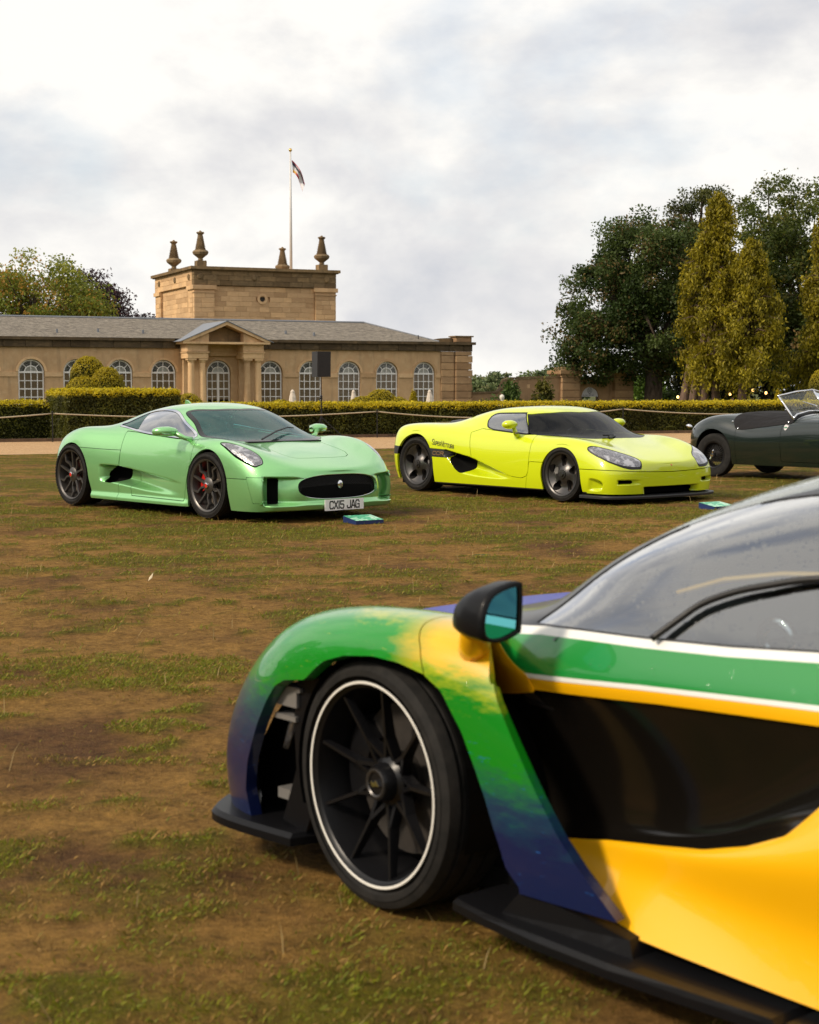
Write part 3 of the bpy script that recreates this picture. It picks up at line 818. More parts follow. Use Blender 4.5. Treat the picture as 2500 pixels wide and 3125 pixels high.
for (x0, x1) in ((0.0, 1.55), (9.41, TW)):
    course(tow, M_STT, 'stone', x0, x1, H(5.2), H(8.36), 0.0, 0.45, 0.9, 'x', int(x0)+11)
    MB().box(x0-0.05, x1+0.05, -0.06, 0.5, H(8.36), H(8.44)).build('pilaster_necking', M_STT, tow)
    MB().box(x0-0.12, x1+0.12, -0.14, 0.5, H(8.62), H(8.92)).build('pilaster_cap', M_STT, tow)
    MB().box(x0+.002, x1-.002, 0.005, 0.5, H(8.44), H(8.62)).build('pilaster_frieze', M_STT, tow)
for (y0, y1) in ((0.52, 1.55), (9.4, 10.95)):
    course(tow, M_STT, 'stone', y0, y1, H(5.2), H(8.36), 0.0, 0.45, 0.9, 'y', int(y0)+23)
    MB().box(-0.12, 0.5, y0-0.02, y1+0.12, H(8.62), H(8.90)).build('pilaster_cap', M_STT, tow)
    MB().box(0.0, 0.5, y0, y1, H(8.36), H(8.62)).build('pilaster_frieze', M_STT, tow)
b = MB(); ring(b, 5.27, 0.21, 0.40, H(8.02), 0.10, 0.35, 0, 2*math.pi, 20); b.build('round_window_surround', M_STT, tow)
b = MB().lathe([(0.22, 0.22), (0.22, 0.24)], 16, (5.27, 0, H(8.02)), 'y'); b.build('round_window', M_DARKROOM, tow)
course(tow, M_STP, 'parapet_stone', -0.02, TW+0.02, H(8.93), H(10.02), -0.02, 0.5, 1.3, 'x', 8)
course(tow, M_STT, 'parapet_stone', 0.50, TD, H(8.91), H(10.02), -0.02, 0.5, 1.5, 'y', 9)
for (x0, x1, y0, y1) in ((-0.28, TW+0.28, -0.28, 0.5), (-0.28, 0.5, 0.5, TD+0.28), (TW-0.5, TW+0.28, 0.5, TD+0.28), (0.5, TW-0.5, TD-0.5, TD+0.28)):
    MB().box(x0, x1, y0, y1, H(10.06), H(10.27)).build('coping', M_STP, tow)
    MB().box(x0+0.12, x1-0.12 if x1 > TW else x1, y0+0.12 if y0 < 0.4 else y0, y1-.1, H(10.0), H(10.06)).build('coping_moulding', M_STP, tow)
for (x, y) in ((0.45, -0.02), (4.6, -0.02), (10.3, -0.02)):
    MB().lathe([(0.16, -0.10), (0.24, -0.04), (0.22, 0)], 10, (x, y, H(9.55)), 'y').build('carved_rosette', M_STP, tow)
for y in (1.2, 5.0, 9.6):
    MB().lathe([(0.16, -0.10), (0.24, -0.04), (0.22, 0)], 10, (-0.02, y, H(9.55)), 'x').build('carved_rosette', M_STP, tow)
M_FIN = stone_mat('lichened_finial_stone', (0.27, 0.195, 0.11), (0.18, 0.13, 0.075), (0.36, 0.26, 0.145), sc=2.0, dark=(0.04, 0.035, 0.02), darkamt=0.6)
def finial(x, y, label, ped):
    t = thing('stone_finial', label, 'finial', (B0[0]-E2[0]*(22+y)+E1[0]*(4.9+x), B0[1]-E2[1]*(22+y)+E1[1]*(4.9+x), 10.27), GA)
    MB().box(-0.36, 0.36, -0.36, 0.36, 0, ped).build('pedestal', M_STP, t)
    MB().lathe([(0.16, ped), (0.20, ped+0.08), (0.16, ped+0.16), (0.30, ped+0.28), (0.50, ped+0.46), (0.56, ped+0.62), (0.48, ped+0.74), (0.35, ped+0.80)], 16, mod=lambda i, j: 1+0.07*(j % 2)*(i > 3)).build('urn', M_FIN, t)
    prof = []
    z0 = ped+0.8
    for k in range(13):
        u = k/12; r = 0.32-0.17*u; prof += [(r, z0+1.05*u), (r*1.22, z0+1.05*u+0.045)]
    prof += [(0.20, z0+1.12), (0.28, z0+1.2), (0.26, z0+1.27), (0.10, z0+1.30), (0.05, z0+1.38)]
    MB().lathe(prof, 12, mod=lambda i, j: 1+0.12*((i//2+j) % 2)).build('scaled_spire', M_FIN, t)
finial(0.62, 0.35, 'carved stone finial on the near corner of the tower parapet, with a small block foot', 0.42)
finial(10.05, 0.35, 'carved stone finial at the right end of the tower front, square foot', 0.42)
finial(0.45, 7.0, 'carved stone finial standing midway along the lit side of the tower', 0.30)
finial(9.35, 7.3, 'carved stone finial next to the flagpole, its foot hidden by the coping', 0.12)
# flagpole and flag
fx, fy = 9.25, 5.0
t = thing('flagpole', 'tall white flagpole with a gold ball standing on the tower', 'flagpole', (B0[0]-E2[0]*(22+fy)+E1[0]*(4.9+fx), B0[1]-E2[1]*(22+fy)+E1[1]*(4.9+fx), 9.9), GA)
M_POLE = plain('white_pole_paint', (0.62, 0.60, 0.57), 0.4)
FPH = 9.75
MB().tube([(0, 0, 0), (0, 0, FPH*0.5), (0, 0, FPH)], [0.12, 0.10, 0.06], 10).build('pole', M_POLE, t, True)
b = MB(); b.lathe([(0.02, FPH), (0.12, FPH+0.08), (0.14, FPH+0.17), (0.09, FPH+0.27), (0.01, FPH+0.30)], 10); b.build('ball', plain('gilt', (0.75, 0.5, 0.15), 0.3, 0.8), t, True)
# furled, drooping flag
tf = NT('flag_cloth'); at = tf.n('ShaderNodeVertexColor'); at.layer_name = 'Col'
M_FLAG = tf.done(tf.bsdf(at.outputs[0], 0.8, spec=0.1))
nu, nv = 26, 14; V = []; C = []
for j in range(nv):
    w = j/(nv-1)
    for i in range(nu):
        u = i/(nu-1)
        x = 0.10 + 1.02*u - 0.12*w*u + 0.10*math.sin(u*2.6+w) - 0.22*max(0, u-0.75)
        z = -0.05 - 1.55*u**1.25 - w*(0.95-0.30*u) - 0.25*u*u
        y = 0.22*math.sin(u*9+w*2.2)*(0.25+u)
        V.append((x, y, z))
        red, wht, blk, yel = (0.42, 0.04, 0.06), (0.62, 0.60, 0.60), (0.05, 0.05, 0.07), (0.62, 0.36, 0.08)
        if w < 0.10 or w > 0.93: c = red
        elif u < 0.25: c = blk if w < 0.40 else (wht if w < 0.74 else yel)
        elif u < 0.50: c = blk if 0.2 < w < 0.5 else (red if w > 0.75 else wht)
        else: c = (0.16, 0.14, 0.16) if w < 0.34 else wht
        C.append(c)
F = [(j*nu+i, j*nu+i+1, (j+1)*nu+i+1, (j+1)*nu+i) for j in range(nv-1) for i in range(nu-1)]
me = mesh('flag', V, F, True); add_col(me, np.array(C))
fl = obj('flag', me, M_FLAG, None, loc=(t.location[0], t.location[1], 9.9+FPH-0.55), rot=(0, 0, GA*0.3))
tag(fl, 'limp quartered flag in red white and dark cloth hanging from the flagpole', 'flag')

# ================================================================= garden wall and gate
def bpos(x, y=0.0, z=LOW): return (B0[0]+E1[0]*x-E2[0]*y, B0[1]+E1[1]*x-E2[1]*y, z)
gw = thing('garden_wall', 'old stone garden wall sweeping down beside the orangery', 'wall', bpos(16.9, 0.5), GA)
prof = [(0.0, 0), (0.0, H(1.05)), (1.9, H(1.10)), (2.15, H(1.35)), (2.4, H(1.85)), (2.7, H(1.97)), (6.45, H(2.09)), (6.45, 0)]
MB().prism(prof, 0, 0.4).build('wall', M_STG, gw)
cp = [(0.0, 1.05), (1.85, 1.10), (2.1, 1.33), (2.34, 1.86), (2.7, 1.99), (6.45, 2.11)]
for (xa, za), (xb, zb) in zip(cp[:-1], cp[1:]):
    MB().add([(xa, -0.07, H(za)), (xb, -0.07, H(zb)), (xb, 0.47, H(zb)), (xa, 0.47, H(za)), (xa, -0.07, H(za)+.12), (xb, -0.07, H(zb)+.12), (xb, 0.47, H(zb)+.12), (xa, 0.47, H(za)+.12)],
             [(0, 3, 2, 1), (4, 5, 6, 7), (0, 1, 5, 4), (1, 2, 6, 5), (2, 3, 7, 6), (3, 0, 4, 7)]).build('coping_stone', M_STP, gw)
block('patch_stone', M_ST, gw, 3.95, 4.15, -0.012, 0.1, H(1.42), H(1.66))
def pier(x0, label):
    t = thing('gate_pier', label, 'pier', bpos(x0, 0.3), GA, 'gate piers')
    z = H(LOW)
    for z1 in (H(-0.6), H(-0.13), H(0.34), H(0.81), H(1.28), H(1.76), H(2.14)):
        block('pier_stone', M_STG, t, 0, 1.42, 0, 1.42, z+0.012, z1-0.012); z = z1
    MB().box(0.05, 1.37, 0.05, 1.37, 0, H(2.35)).build('core', M_STG, t)
    MB().box(-0.06, 1.48, -0.06, 1.48, H(2.15), H(2.28)).build('cap_moulding', M_STG, t)
    MB().box(-0.22, 1.64, -0.22, 1.64, H(2.35), H(2.57)).build('cap', M_STG, t)
    b = MB().box(-0.14, 1.56, -0.14, 1.56, H(2.28), H(2.35)); b.build('cap_moulding', M_STG, t)
    MB().add([(-0.1, -0.1, H(2.57)), (1.52, -0.1, H(2.57)), (1.52, 1.52, H(2.57)), (-0.1, 1.52, H(2.57)), (0.12, 0.12, H(2.80)), (1.3, 0.12, H(2.80)), (1.3, 1.3, H(2.80)), (0.12, 1.3, H(2.80))],
             [(4, 5, 6, 7), (0, 1, 5, 4), (1, 2, 6, 5), (2, 3, 7, 6), (3, 0, 4, 7)]).build('cap_top', M_STP, t)
pier(23.31, 'stone gate pier with ivy on its left side')
pier(27.36, 'stone gate pier standing under the big dark tree')
t = thing('gate_wall', 'low stone gate wall with an arched opening between the piers', 'wall', bpos(24.74, 0.75), GA)
arched_wall(0, 2.62, 0, H(2.05), [0.97], 0.66, H(0.84), 0.0, 0, 0.45).build('wall', M_STG, t)
MB().box(0, 2.62, -0.1, 0.55, H(2.05), H(2.19)).build('coping', M_STP, t)
MB().box(0, 2.62, 0.44, 0.45, H(1.5), H(2.05)).build('back', M_STG, t)
t = thing('entrance_sign', 'white half-round sign with a grey crest filling the gate arch', 'sign', bpos(25.71, 0.85), GA)
M_SIGN = plain('sign_white', (0.62, 0.61, 0.66), 0.5); M_SIGNT = plain('sign_grey_print', (0.20, 0.20, 0.24), 0.6)
V = [(0.64*math.cos(math.pi*k/20), 0, H(0.86)+0.62*math.sin(math.pi*k/20)) for k in range(21)]
b = MB().prism([(p[0], p[2]) for p in V], 0, 0.03); b.build('board', M_SIGN, t)
b = MB(); ring(b, 0, 0.15, 0.185, 0, -0.006, -0.002, 0, 2*math.pi, 20)
for x in (-0.07, 0, 0.07): b.box(x-0.018, x+0.018, -0.006, -0.002, -0.10, 0.10)
b.box(-0.09, 0.09, -0.006, -0.002, -0.23, -0.20)
b.build('crest', M_SIGNT, t, loc=(0, 0, H(1.26)))
b = MB(); x = -0.52
for w in (0.05, 0.05, 0.03, -1, 0.05, 0.04, 0.05, 0.05, 0.03, -1, 0.05, 0.05, 0.03, 0.05, -1, 0.05, 0.04, 0.05, 0.05):
    if w < 0: x += 0.045; continue
    b.box(x, x+w*0.7, -0.006, -0.002, 0, 0.055); x += w
b.build('lettering', M_SIGNT, t, loc=(0, 0, H(0.93)))
for s in (-1, 1): MB().box(s*0.58-0.05, s*0.58+0.05, 0.0, 0.05, 0, H(0.86)).build('post', M_IRON, t)
t = thing('ticket_table', 'white cloth table standing in the gate opening', 'table', bpos(25.6, 1.9), GA)
MB().box(-0.5, 0.45, 0, 0.5, H(0.40), H(0.54)).build('table_top', M_SIGN, t)
for x in (-0.45, 0.38):
    for y in (0.02, 0.44): MB().box(x, x+0.04, y, y+0.04, 0, H(0.40)).build('leg', M_IRON, t)

# ================================================================= terrace ornaments
M_CANV = plain('parasol_canvas', (0.62, 0.53, 0.44), 0.85, var=0.15, vscale=6)
def parasol(a, b, top, w, label):
    t = thing('folded_parasol', label, 'parasol', gp(a, b, LOW), GA, 'folded parasols on the terrace')
    h = top-LOW
    MB().lathe([(0.025, 0), (0.025, h)], 8).build('pole', M_POLE, t)
    MB().lathe([(0.3, 0), (0.3, 0.06), (0.05, 0.09)], 14).build('base', M_IRON, t)
    MB().lathe([(w*1.0, h-1.25), (w*1.05, h-1.05), (w*0.85, h-0.75), (w*0.62, h-0.35), (w*0.40, h-0.14), (w*0.42, h-0.10), (0.03, h)], 16, mod=lambda i, j: 1+0.10*(j % 2)).build('canopy', M_CANV, t)
parasol(24.87, -70, 1.34, 0.22, 'folded cream parasol against the wall between two arched windows')
parasol(27.95, -70, 1.33, 0.18, 'folded cream parasol behind the golden topiary mounds')
parasol(31.95, -70, 1.33, 0.21, 'folded cream parasol in front of the end window of the orangery')
parasol(19.0, -70, 1.30, 0.17, 'folded cream parasol peeping over beside the portico column')
# white statue: a draped standing figure seen over the hedge
t = thing('garden_statue', 'white stone statue of a draped figure with bowed head', 'statue', gp(37.0, -72, LOW), GA)
M_STAT = plain('white_marble', (0.68, 0.62, 0.53), 0.6, var=0.12, vscale=5)
b = MB().box(-0.3, 0.3, -0.3, 0.3, 0, 0.55); b.build('plinth', M_STG, t)
def blend_lathe(secs, n=18):
    V, F = [], []
    for (cx, cy, z, rx, ry) in secs:
        for j in range(n):
            a = 2*math.pi*j/n; V.append((cx+rx*math.cos(a)*(1+0.05*math.sin(5*a)), cy+ry*math.sin(a), z))
    k = len(secs)
    F = [(i*n+j, i*n+(j+1) % n, (i+1)*n+(j+1) % n, (i+1)*n+j) for i in range(k-1) for j in range(n)]
    F += [tuple(range(n))[::-1], tuple((k-1)*n+j for j in range(n))]
    return V, F
b = MB(); b.add(*blend_lathe([(0, 0, .55, .24, .2), (0, 0, .9, .2, .17), (.02, 0, 1.15, .2, .16), (.05, 0, 1.38, .25, .17), (.04, 0, 1.58, .27, .17), (0.0, 0, 1.70, .19, .13), (-.05, -.02, 1.76, .08, .08), (-.07, -.03, 1.82, .09, .09), (-.09, -.05, 1.92, .125, .13), (-.09, -.05, 2.02, .11, .12), (-.08, -.04, 2.08, .04, .05)]))
b.tube([(-.2, 0, 1.62), (-.24, -.1, 1.4), (-.05, -.2, 1.3)], [.07, .06, .05], 8); b.tube([(.27, 0, 1.6), (.30, -.06, 1.36), (.12, -.2, 1.28)], [.08, .065, .05], 8)
b.build('figure', M_STAT, t, True)
# grey metal ornament with golden flowers on top
t = thing('flower_stand', 'grey metal stand with spread legs carrying yellow flowers', 'planter', gp(16.6, -71.5, LOW), GA)
M_GREY = plain('grey_metal', (0.22, 0.20, 0.20), 0.5, 0.4)
for s in (-1, 1): MB().tube([(0, 0, 2.72), (s*.12, 0, 2.45), (s*.22, 0, 2.1), (s*0.30, 0, 1.2), (s*0.45, 0, 0)], [.05, .07, .05, .05, .06], 8).build('leg', M_GREY, t, True)
MB().tube([(.18, 0, 2.2), (.32, 0, 2.08), (.40, 0, 1.95)], [.04, .06, .02], 8).build('curl', M_GREY, t, True)
P = rng.normal(size=(420, 3))*np.array([0.20, 0.16, 0.07])+np.array([0.02, 0, 2.84]); q = rng.random(420)[:, None]
V, F, C = leaves(P, 0.10, np.array([0.45, 0.30, 0.02])*(1-q)+np.array([0.16, 0.10, 0.02])*q, 0.6)
leaf_obj('flowers', V, F, C, LEAF, t)
# ================================================================= trees
M_BARK = NT('bark'); _t = M_BARK
_v = _t.coord('Object', (1, 1, 0.25)); _n = _t.noise(_v, 7, 5, 0.7)
M_BARK = _t.done(_t.bsdf(_t.ramp(_n, (0.3, (0.030, 0.022, 0.016)), (0.7, (0.10, 0.075, 0.055))), 0.95, spec=0.1, normal=_t.bump(_n, 0.8, 0.06)))
M_BARKR = NT('red_bark'); _t = M_BARKR
_v = _t.coord('Object', (1, 1, 0.2)); _n = _t.noise(_v, 6, 5, 0.7)
M_BARKR = _t.done(_t.bsdf(_t.ramp(_n, (0.3, (0.085, 0.055, 0.04)), (0.7, (0.20, 0.135, 0.10))), 0.95, spec=0.1, normal=_t.bump(_n, 0.8, 0.06)))

def broadleaf(name, label, x, y, trunk_h, r_trunk, crown, nclump, nleaf, size, cols, seed, lean=(0, 0), group=None, clump=1.0, shell=0.55, mat=None, flat=0.7):
    """crown: list of ellipsoids (dx,dy,z,rx,ry,rz) in metres above the ground"""
    global rng
    keep = rng; rng = np.random.default_rng(seed); rr = random.Random(seed)
    t = thing(name, label, 'tree', (x, y, LOW), rr.random()*0.4, group)
    t.rotation_euler = (0, 0, 0)
    tot = sum(c[3]*c[4]*c[5] for c in crown)**1.0
    cent = []
    for c in crown:
        m = max(6, int(nclump*c[3]*c[4]*c[5]/tot))
        u = rng.normal(size=(m, 3)); u /= np.linalg.norm(u, axis=1)[:, None]
        rad = (shell+(1-shell)*rng.random(m))[:, None]
        cent.append(u*rad*np.array(c[3:6])+np.array(c[0:3]))
    cent = np.concatenate(cent)
    zmin = min(c[2]-c[5] for c in crown); zmax = max(c[2]+c[5] for c in crown)
    # trunk and limbs
    b = MB(); top = np.array([lean[0], lean[1], trunk_h])
    b.tube([(0, 0, -0.2), (0.02, 0, 0.5), tuple(top*0.5), tuple(top)], [r_trunk*1.5, r_trunk*1.1, r_trunk, r_trunk*0.85], 10)
    hi = np.array([np.mean([c[0] for c in crown]), np.mean([c[1] for c in crown]), zmin+(zmax-zmin)*0.8])
    b.tube([tuple(top), tuple(top*0.5+hi*0.5), tuple(hi)], [r_trunk*0.85, r_trunk*0.5, r_trunk*0.1], 8)
    sel = rr.sample(range(len(cent)), min(26, len(cent)))
    for k in sel:
        c = cent[k]; f = rr.uniform(0.0, 0.55); s = top*(1-f)+hi*f
        m = s*0.45+c*0.55+np.array([0, 0, 0.10*np.linalg.norm(c-s)])
        b.tube([tuple(s), tuple(m), tuple(c)], [r_trunk*0.35, r_trunk*0.2, 0.03], 6)
    b.build('trunk', mat or M_BARK, t, True)
    per = nleaf//len(cent)
    cs = clump*(0.7+0.6*rng.random(len(cent)))
    P = np.repeat(cent, per, 0)+np.clip(rng.normal(size=(len(cent)*per, 3)), -1.7, 1.7)*np.repeat(cs, per)[:, None]*np.array([0.55, 0.55, 0.55*flat])
    tone = np.repeat(rng.random(len(cent)), per); q = rng.random(len(P))
    c0, c1, c2 = [np.array(c) for c in cols]
    C = c0[None]*(1-tone[:, None])+c1[None]*tone[:, None]
    au = (q < np.repeat((rng.random(len(cent)) < 0.28)*0.40+0.02, per))[:, None]
    C = np.where(au, c2[None], C)*(0.75+0.5*rng.random(len(P))[:, None])
    V, F, C = leaves(P, size*(0.6+0.8*rng.random(len(P))), C, 0.6, up=0.45)
    leaf_obj('crown', V, F, C, LEAF, t)
    rng = keep
    return t

def conifer(name, label, x, y, h, base, rad, n_br, nleaf, cols, seed, trunk_r=0.28, lean=(0, 0), trunks=1, group=None, expo=0.74):
    """golden cypress with drooping sprays"""
    global rng
    keep = rng; rng = np.random.default_rng(seed); rr = random.Random(seed)
    t = thing(name, label, 'tree', (x, y, LOW), 0, group)
    b = MB(); ax = lambda z: np.array([lean[0]*(z/h), lean[1]*(z/h), z])
    for k in range(trunks):
        dx = (k-(trunks-1)/2)*0.85
        b.tube([(dx, 0.1*k, -0.2), (dx*0.8, 0, base*0.6), tuple(ax(h*0.45)+np.array([dx*0.4, 0, 0])), tuple(ax(h*0.97))], [trunk_r*1.25, trunk_r, trunk_r*0.6, 0.04], 9)
    P, S, T = [], [], []
    for k in range(n_br):
        u = rr.random()**0.85; z = base+(h-base)*u
        a = rr.random()*6.283; L = rad*((1-u)**expo)*(0.35+0.80*rr.random())+0.22
        s = ax(z); d = np.array([math.cos(a), math.sin(a), 0])
        e = s+d*L+np.array([0, 0, 0.10*L]); m = s+d*L*0.55+np.array([0, 0, 0.22*L])
        if L > 0.8: b.tube([tuple(s), tuple(m), tuple(e)], [0.06, 0.04, 0.015], 5, False)
        c = int(nleaf/n_br*(0.4+L/rad*1.3)); w = rng.random(c)**0.36
        p = s[None]+(m-s)[None]*np.minimum(w*2, 1)[:, None]+(e-m)[None]*np.maximum(w*2-1, 0)[:, None]
        p = p+rng.normal(size=(c, 3))*np.array([0.24, 0.24, 0.10])*(0.5+0.5*L/rad)
        p[:, 2] -= np.abs(rng.normal(size=c))*0.52*(0.35+w)
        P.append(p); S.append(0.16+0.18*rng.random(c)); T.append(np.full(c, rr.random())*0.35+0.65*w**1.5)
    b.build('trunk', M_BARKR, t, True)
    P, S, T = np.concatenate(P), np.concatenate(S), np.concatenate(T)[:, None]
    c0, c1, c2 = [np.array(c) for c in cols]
    C = c0*(1-T)+c1*T; q = rng.random(len(P))[:, None]  # leaf colour darkens towards the stem, painting in the shade inside the crown
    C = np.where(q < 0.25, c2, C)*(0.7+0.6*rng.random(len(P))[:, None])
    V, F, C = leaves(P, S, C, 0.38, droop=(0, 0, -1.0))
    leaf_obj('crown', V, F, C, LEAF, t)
    rng = keep
    return t

GRN = ((0.034, 0.055, 0.012), (0.085, 0.11, 0.022), (0.18, 0.11, 0.03))
def tx(px, Zd): return (px-1250)/4800*Zd
# left background
broadleaf('maple_tree', 'broad green tree turning orange beyond the orangery roof', tx(120, 130), 130, 4, 0.5,
          [(0, 0, 8.2, 5.6, 5, 5.2), (-4, 1, 7.5, 4.5, 4, 4.6), (3.2, 0, 6.8, 3.2, 3.5, 4.2)], 260, 40000, 0.26, ((0.13, 0.17, 0.022), (0.28, 0.29, 0.04), (0.42, 0.24, 0.04)), 31, clump=1.15)
broadleaf('copper_beech', 'dark purple copper beech beside the autumn tree', tx(290, 145), 145, 4, 0.5,
          [(0, 0, 8.0, 3.6, 3.6, 5.0), (2.6, 0, 6.4, 3.0, 3, 3.6), (4.0, 0, 5.2, 2.3, 2, 2.6)], 150, 20000, 0.26, ((0.030, 0.018, 0.022), (0.075, 0.036, 0.042), (0.06, 0.03, 0.03)), 32, clump=1.0)
# right: the big dark tree over the gate
broadleaf('sycamore_tree', 'big spreading dark green tree overhanging the stone gate', tx(1990, 104), 104, 4.2, 0.62,
          [(-0.4, 0, 10.2, 3.3, 3.4, 3.9), (-3.4, 0, 8.0, 2.7, 3, 3.0), (-3.6, -0.5, 5.4, 2.7, 2.5, 2.0), (-5.2, 0, 6.4, 1.5, 2, 1.9), (0.5, 0, 6.0, 3.0, 3, 3.2), (-5.0, 0, 4.0, 1.4, 1.6, 1.2), (-1.6, 0, 11.6, 2.2, 2.4, 1.9), (-2.2, 0, 3.6, 2.0, 1.8, 1.1)],
          330, 70000, 0.21, ((0.034, 0.062, 0.014), (0.090, 0.125, 0.028), (0.15, 0.105, 0.035)), 33, lean=(0.1, 0), clump=0.85, shell=0.62)
broadleaf('cedar_tree', 'dark round-topped tree standing up behind the big dark tree', tx(2130, 112), 112, 9, 0.4,
          [(0.0, 0, 14.6, 2.3, 2.2, 2.1), (-0.6, 0, 12, 2.6, 2.2, 2.0), (-1.6, 0, 10.6, 2.6, 2.2, 2.0)], 120, 18000, 0.20, ((0.036, 0.050, 0.012), (0.095, 0.10, 0.02), (0.09, 0.09, 0.02)), 34, clump=0.7)
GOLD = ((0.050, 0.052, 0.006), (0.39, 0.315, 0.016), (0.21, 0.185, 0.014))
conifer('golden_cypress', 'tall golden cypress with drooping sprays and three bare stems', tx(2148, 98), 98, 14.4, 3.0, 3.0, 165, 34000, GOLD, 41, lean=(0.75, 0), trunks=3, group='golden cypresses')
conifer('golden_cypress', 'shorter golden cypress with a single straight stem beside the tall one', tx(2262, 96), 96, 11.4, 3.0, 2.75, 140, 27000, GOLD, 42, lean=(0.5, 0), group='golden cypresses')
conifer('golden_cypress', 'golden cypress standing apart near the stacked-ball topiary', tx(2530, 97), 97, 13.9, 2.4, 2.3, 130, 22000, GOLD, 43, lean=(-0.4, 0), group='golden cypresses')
b = broadleaf('leaning_tree', 'bare leaning trunk in front of the golden cypress stems', tx(2075, 99), 99, 5.0, 0.32, [(1.2, 1.5, 7.5, 1.2, 1.2, 1.5)], 10, 900, 0.26, GRN, 44, lean=(0.9, 0.6), mat=M_BARKR)
for k, (px, Zd, tall, wid, lab) in enumerate([(2345, 122, 19.4, 4.0, 'tall loose green tree with a feathery top behind the golden cypresses'),
                                            (2470, 118, 18.2, 5.0, 'broad green tree filling the gap behind the cypresses'),
                                            (2240, 126, 13.5, 3.4, 'dark green tree hidden behind the tall golden cypress')]):
    broadleaf('lime_tree', lab, tx(px, Zd), Zd, 5, 0.45, [(0, 0, tall*0.74, wid*0.75, 3, tall*0.25), (0.3, 0, tall*0.5, wid, 3.2, tall*0.26), (-0.4, -1, tall*0.28, wid*0.9, 3, tall*0.2)],
              190, 27000, 0.25, ((0.038, 0.060, 0.010), (0.105, 0.130, 0.020), (0.13, 0.12, 0.02)), 50+k, clump=0.95)
broadleaf('lime_tree', 'green tree at the edge of the wood past the stacked-ball topiary', tx(2640, 112), 112, 5, 0.45, [(0, 0, 11, 4, 3.5, 5), (-1, 0, 6, 4, 3.5, 4)], 120, 15000, 0.32, GRN, 60, clump=1.0)
# leaf bank coloured near-black to stand in for the shade under the trees
def bank(name, label, spots, cols, seed, nleaf, kind=None):
    global rng
    keep = rng; rng = np.random.default_rng(seed)
    P = []
    for (x, y, z, rx, ry, rz, m) in spots:
        u = rng.normal(size=(m, 3)); u /= np.linalg.norm(u, axis=1)[:, None]
        P.append(u*(0.75+0.25*rng.random(m))[:, None]*np.array([rx, ry, rz])+np.array([x, y, z]))
    P = np.concatenate(P); P = P[P[:, 2] > LOW]
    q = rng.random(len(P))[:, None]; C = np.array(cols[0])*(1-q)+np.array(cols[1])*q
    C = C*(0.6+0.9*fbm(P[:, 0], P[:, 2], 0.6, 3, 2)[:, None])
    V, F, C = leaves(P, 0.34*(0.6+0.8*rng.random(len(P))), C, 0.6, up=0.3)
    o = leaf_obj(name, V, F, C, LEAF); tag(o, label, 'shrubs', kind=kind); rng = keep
    return o
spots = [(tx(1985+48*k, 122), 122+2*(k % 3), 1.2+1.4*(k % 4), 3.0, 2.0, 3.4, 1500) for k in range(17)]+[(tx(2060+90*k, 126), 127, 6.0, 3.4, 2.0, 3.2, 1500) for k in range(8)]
bank('understorey_shade', 'near-black leaf backdrop standing in for the shade below the trees', spots, ((0.006, 0.009, 0.003), (0.016, 0.020, 0.006)), 70, 0, 'stuff')
def shrub(label, px, Zd, w, h, cols, seed, n=2600, size=0.2):
    global rng
    keep = rng; rng = np.random.default_rng(seed)
    t = thing('shrub', label, 'shrub', (tx(px, Zd), Zd, LOW), 0)
    MB().tube([(0, 0, -0.1), (0.05, 0, h*0.4), (0, 0, h*0.8)], [0.09, 0.07, 0.03], 6).build('stem', M_BARK, t)
    cl = rng.normal(size=(30, 3)); cl /= np.linalg.norm(cl, axis=1)[:, None]
    cl = cl*np.array([w*0.75, 0.5*w, h*0.42])+np.array([0, 0, h*0.52])
    P = np.repeat(cl, n//30, 0)+rng.normal(size=(30*(n//30), 3))*np.array([w*0.2, w*.2, h*0.10])
    q = np.repeat(rng.random(30), n//30)[:, None]; C = np.array(cols[0])*(1-q)+np.array(cols[1])*q
    C = C*(0.6+0.8*rng.random(len(P))[:, None])
    V, F, C = leaves(P, size*(0.6+0.8*rng.random(len(P))), C, 0.6, up=0.2)
    leaf_obj('foliage', V, F, C, LEAF, t); rng = keep
shrub('leafy climber on the garden wall left of the gate pier', 1650, 99.5, 0.75, 2.75, ((0.06, 0.075, 0.014), (0.17, 0.15, 0.025)), 81)
shrub('dark green climber on the ramp of the garden wall', 1557, 98.5, 0.6, 2.6, ((0.045, 0.085, 0.020), (0.11, 0.17, 0.035)), 82)
shrub('low green bush along the foot of the low garden wall', 1490, 97.5, 1.3, 1.65, ((0.04, 0.08, 0.020), (0.10, 0.15, 0.03)), 83)
shrub('bright green bush between the gate pier and the dark trunk', 1975, 112, 1.5, 3.4, ((0.08, 0.15, 0.018), (0.18, 0.27, 0.035)), 84, 4200, 0.26)
shrub('small green bush peeping past the leaning trunk', 2030, 110, 0.9, 2.2, ((0.035, 0.065, 0.012), (0.07, 0.10, 0.016)), 85)
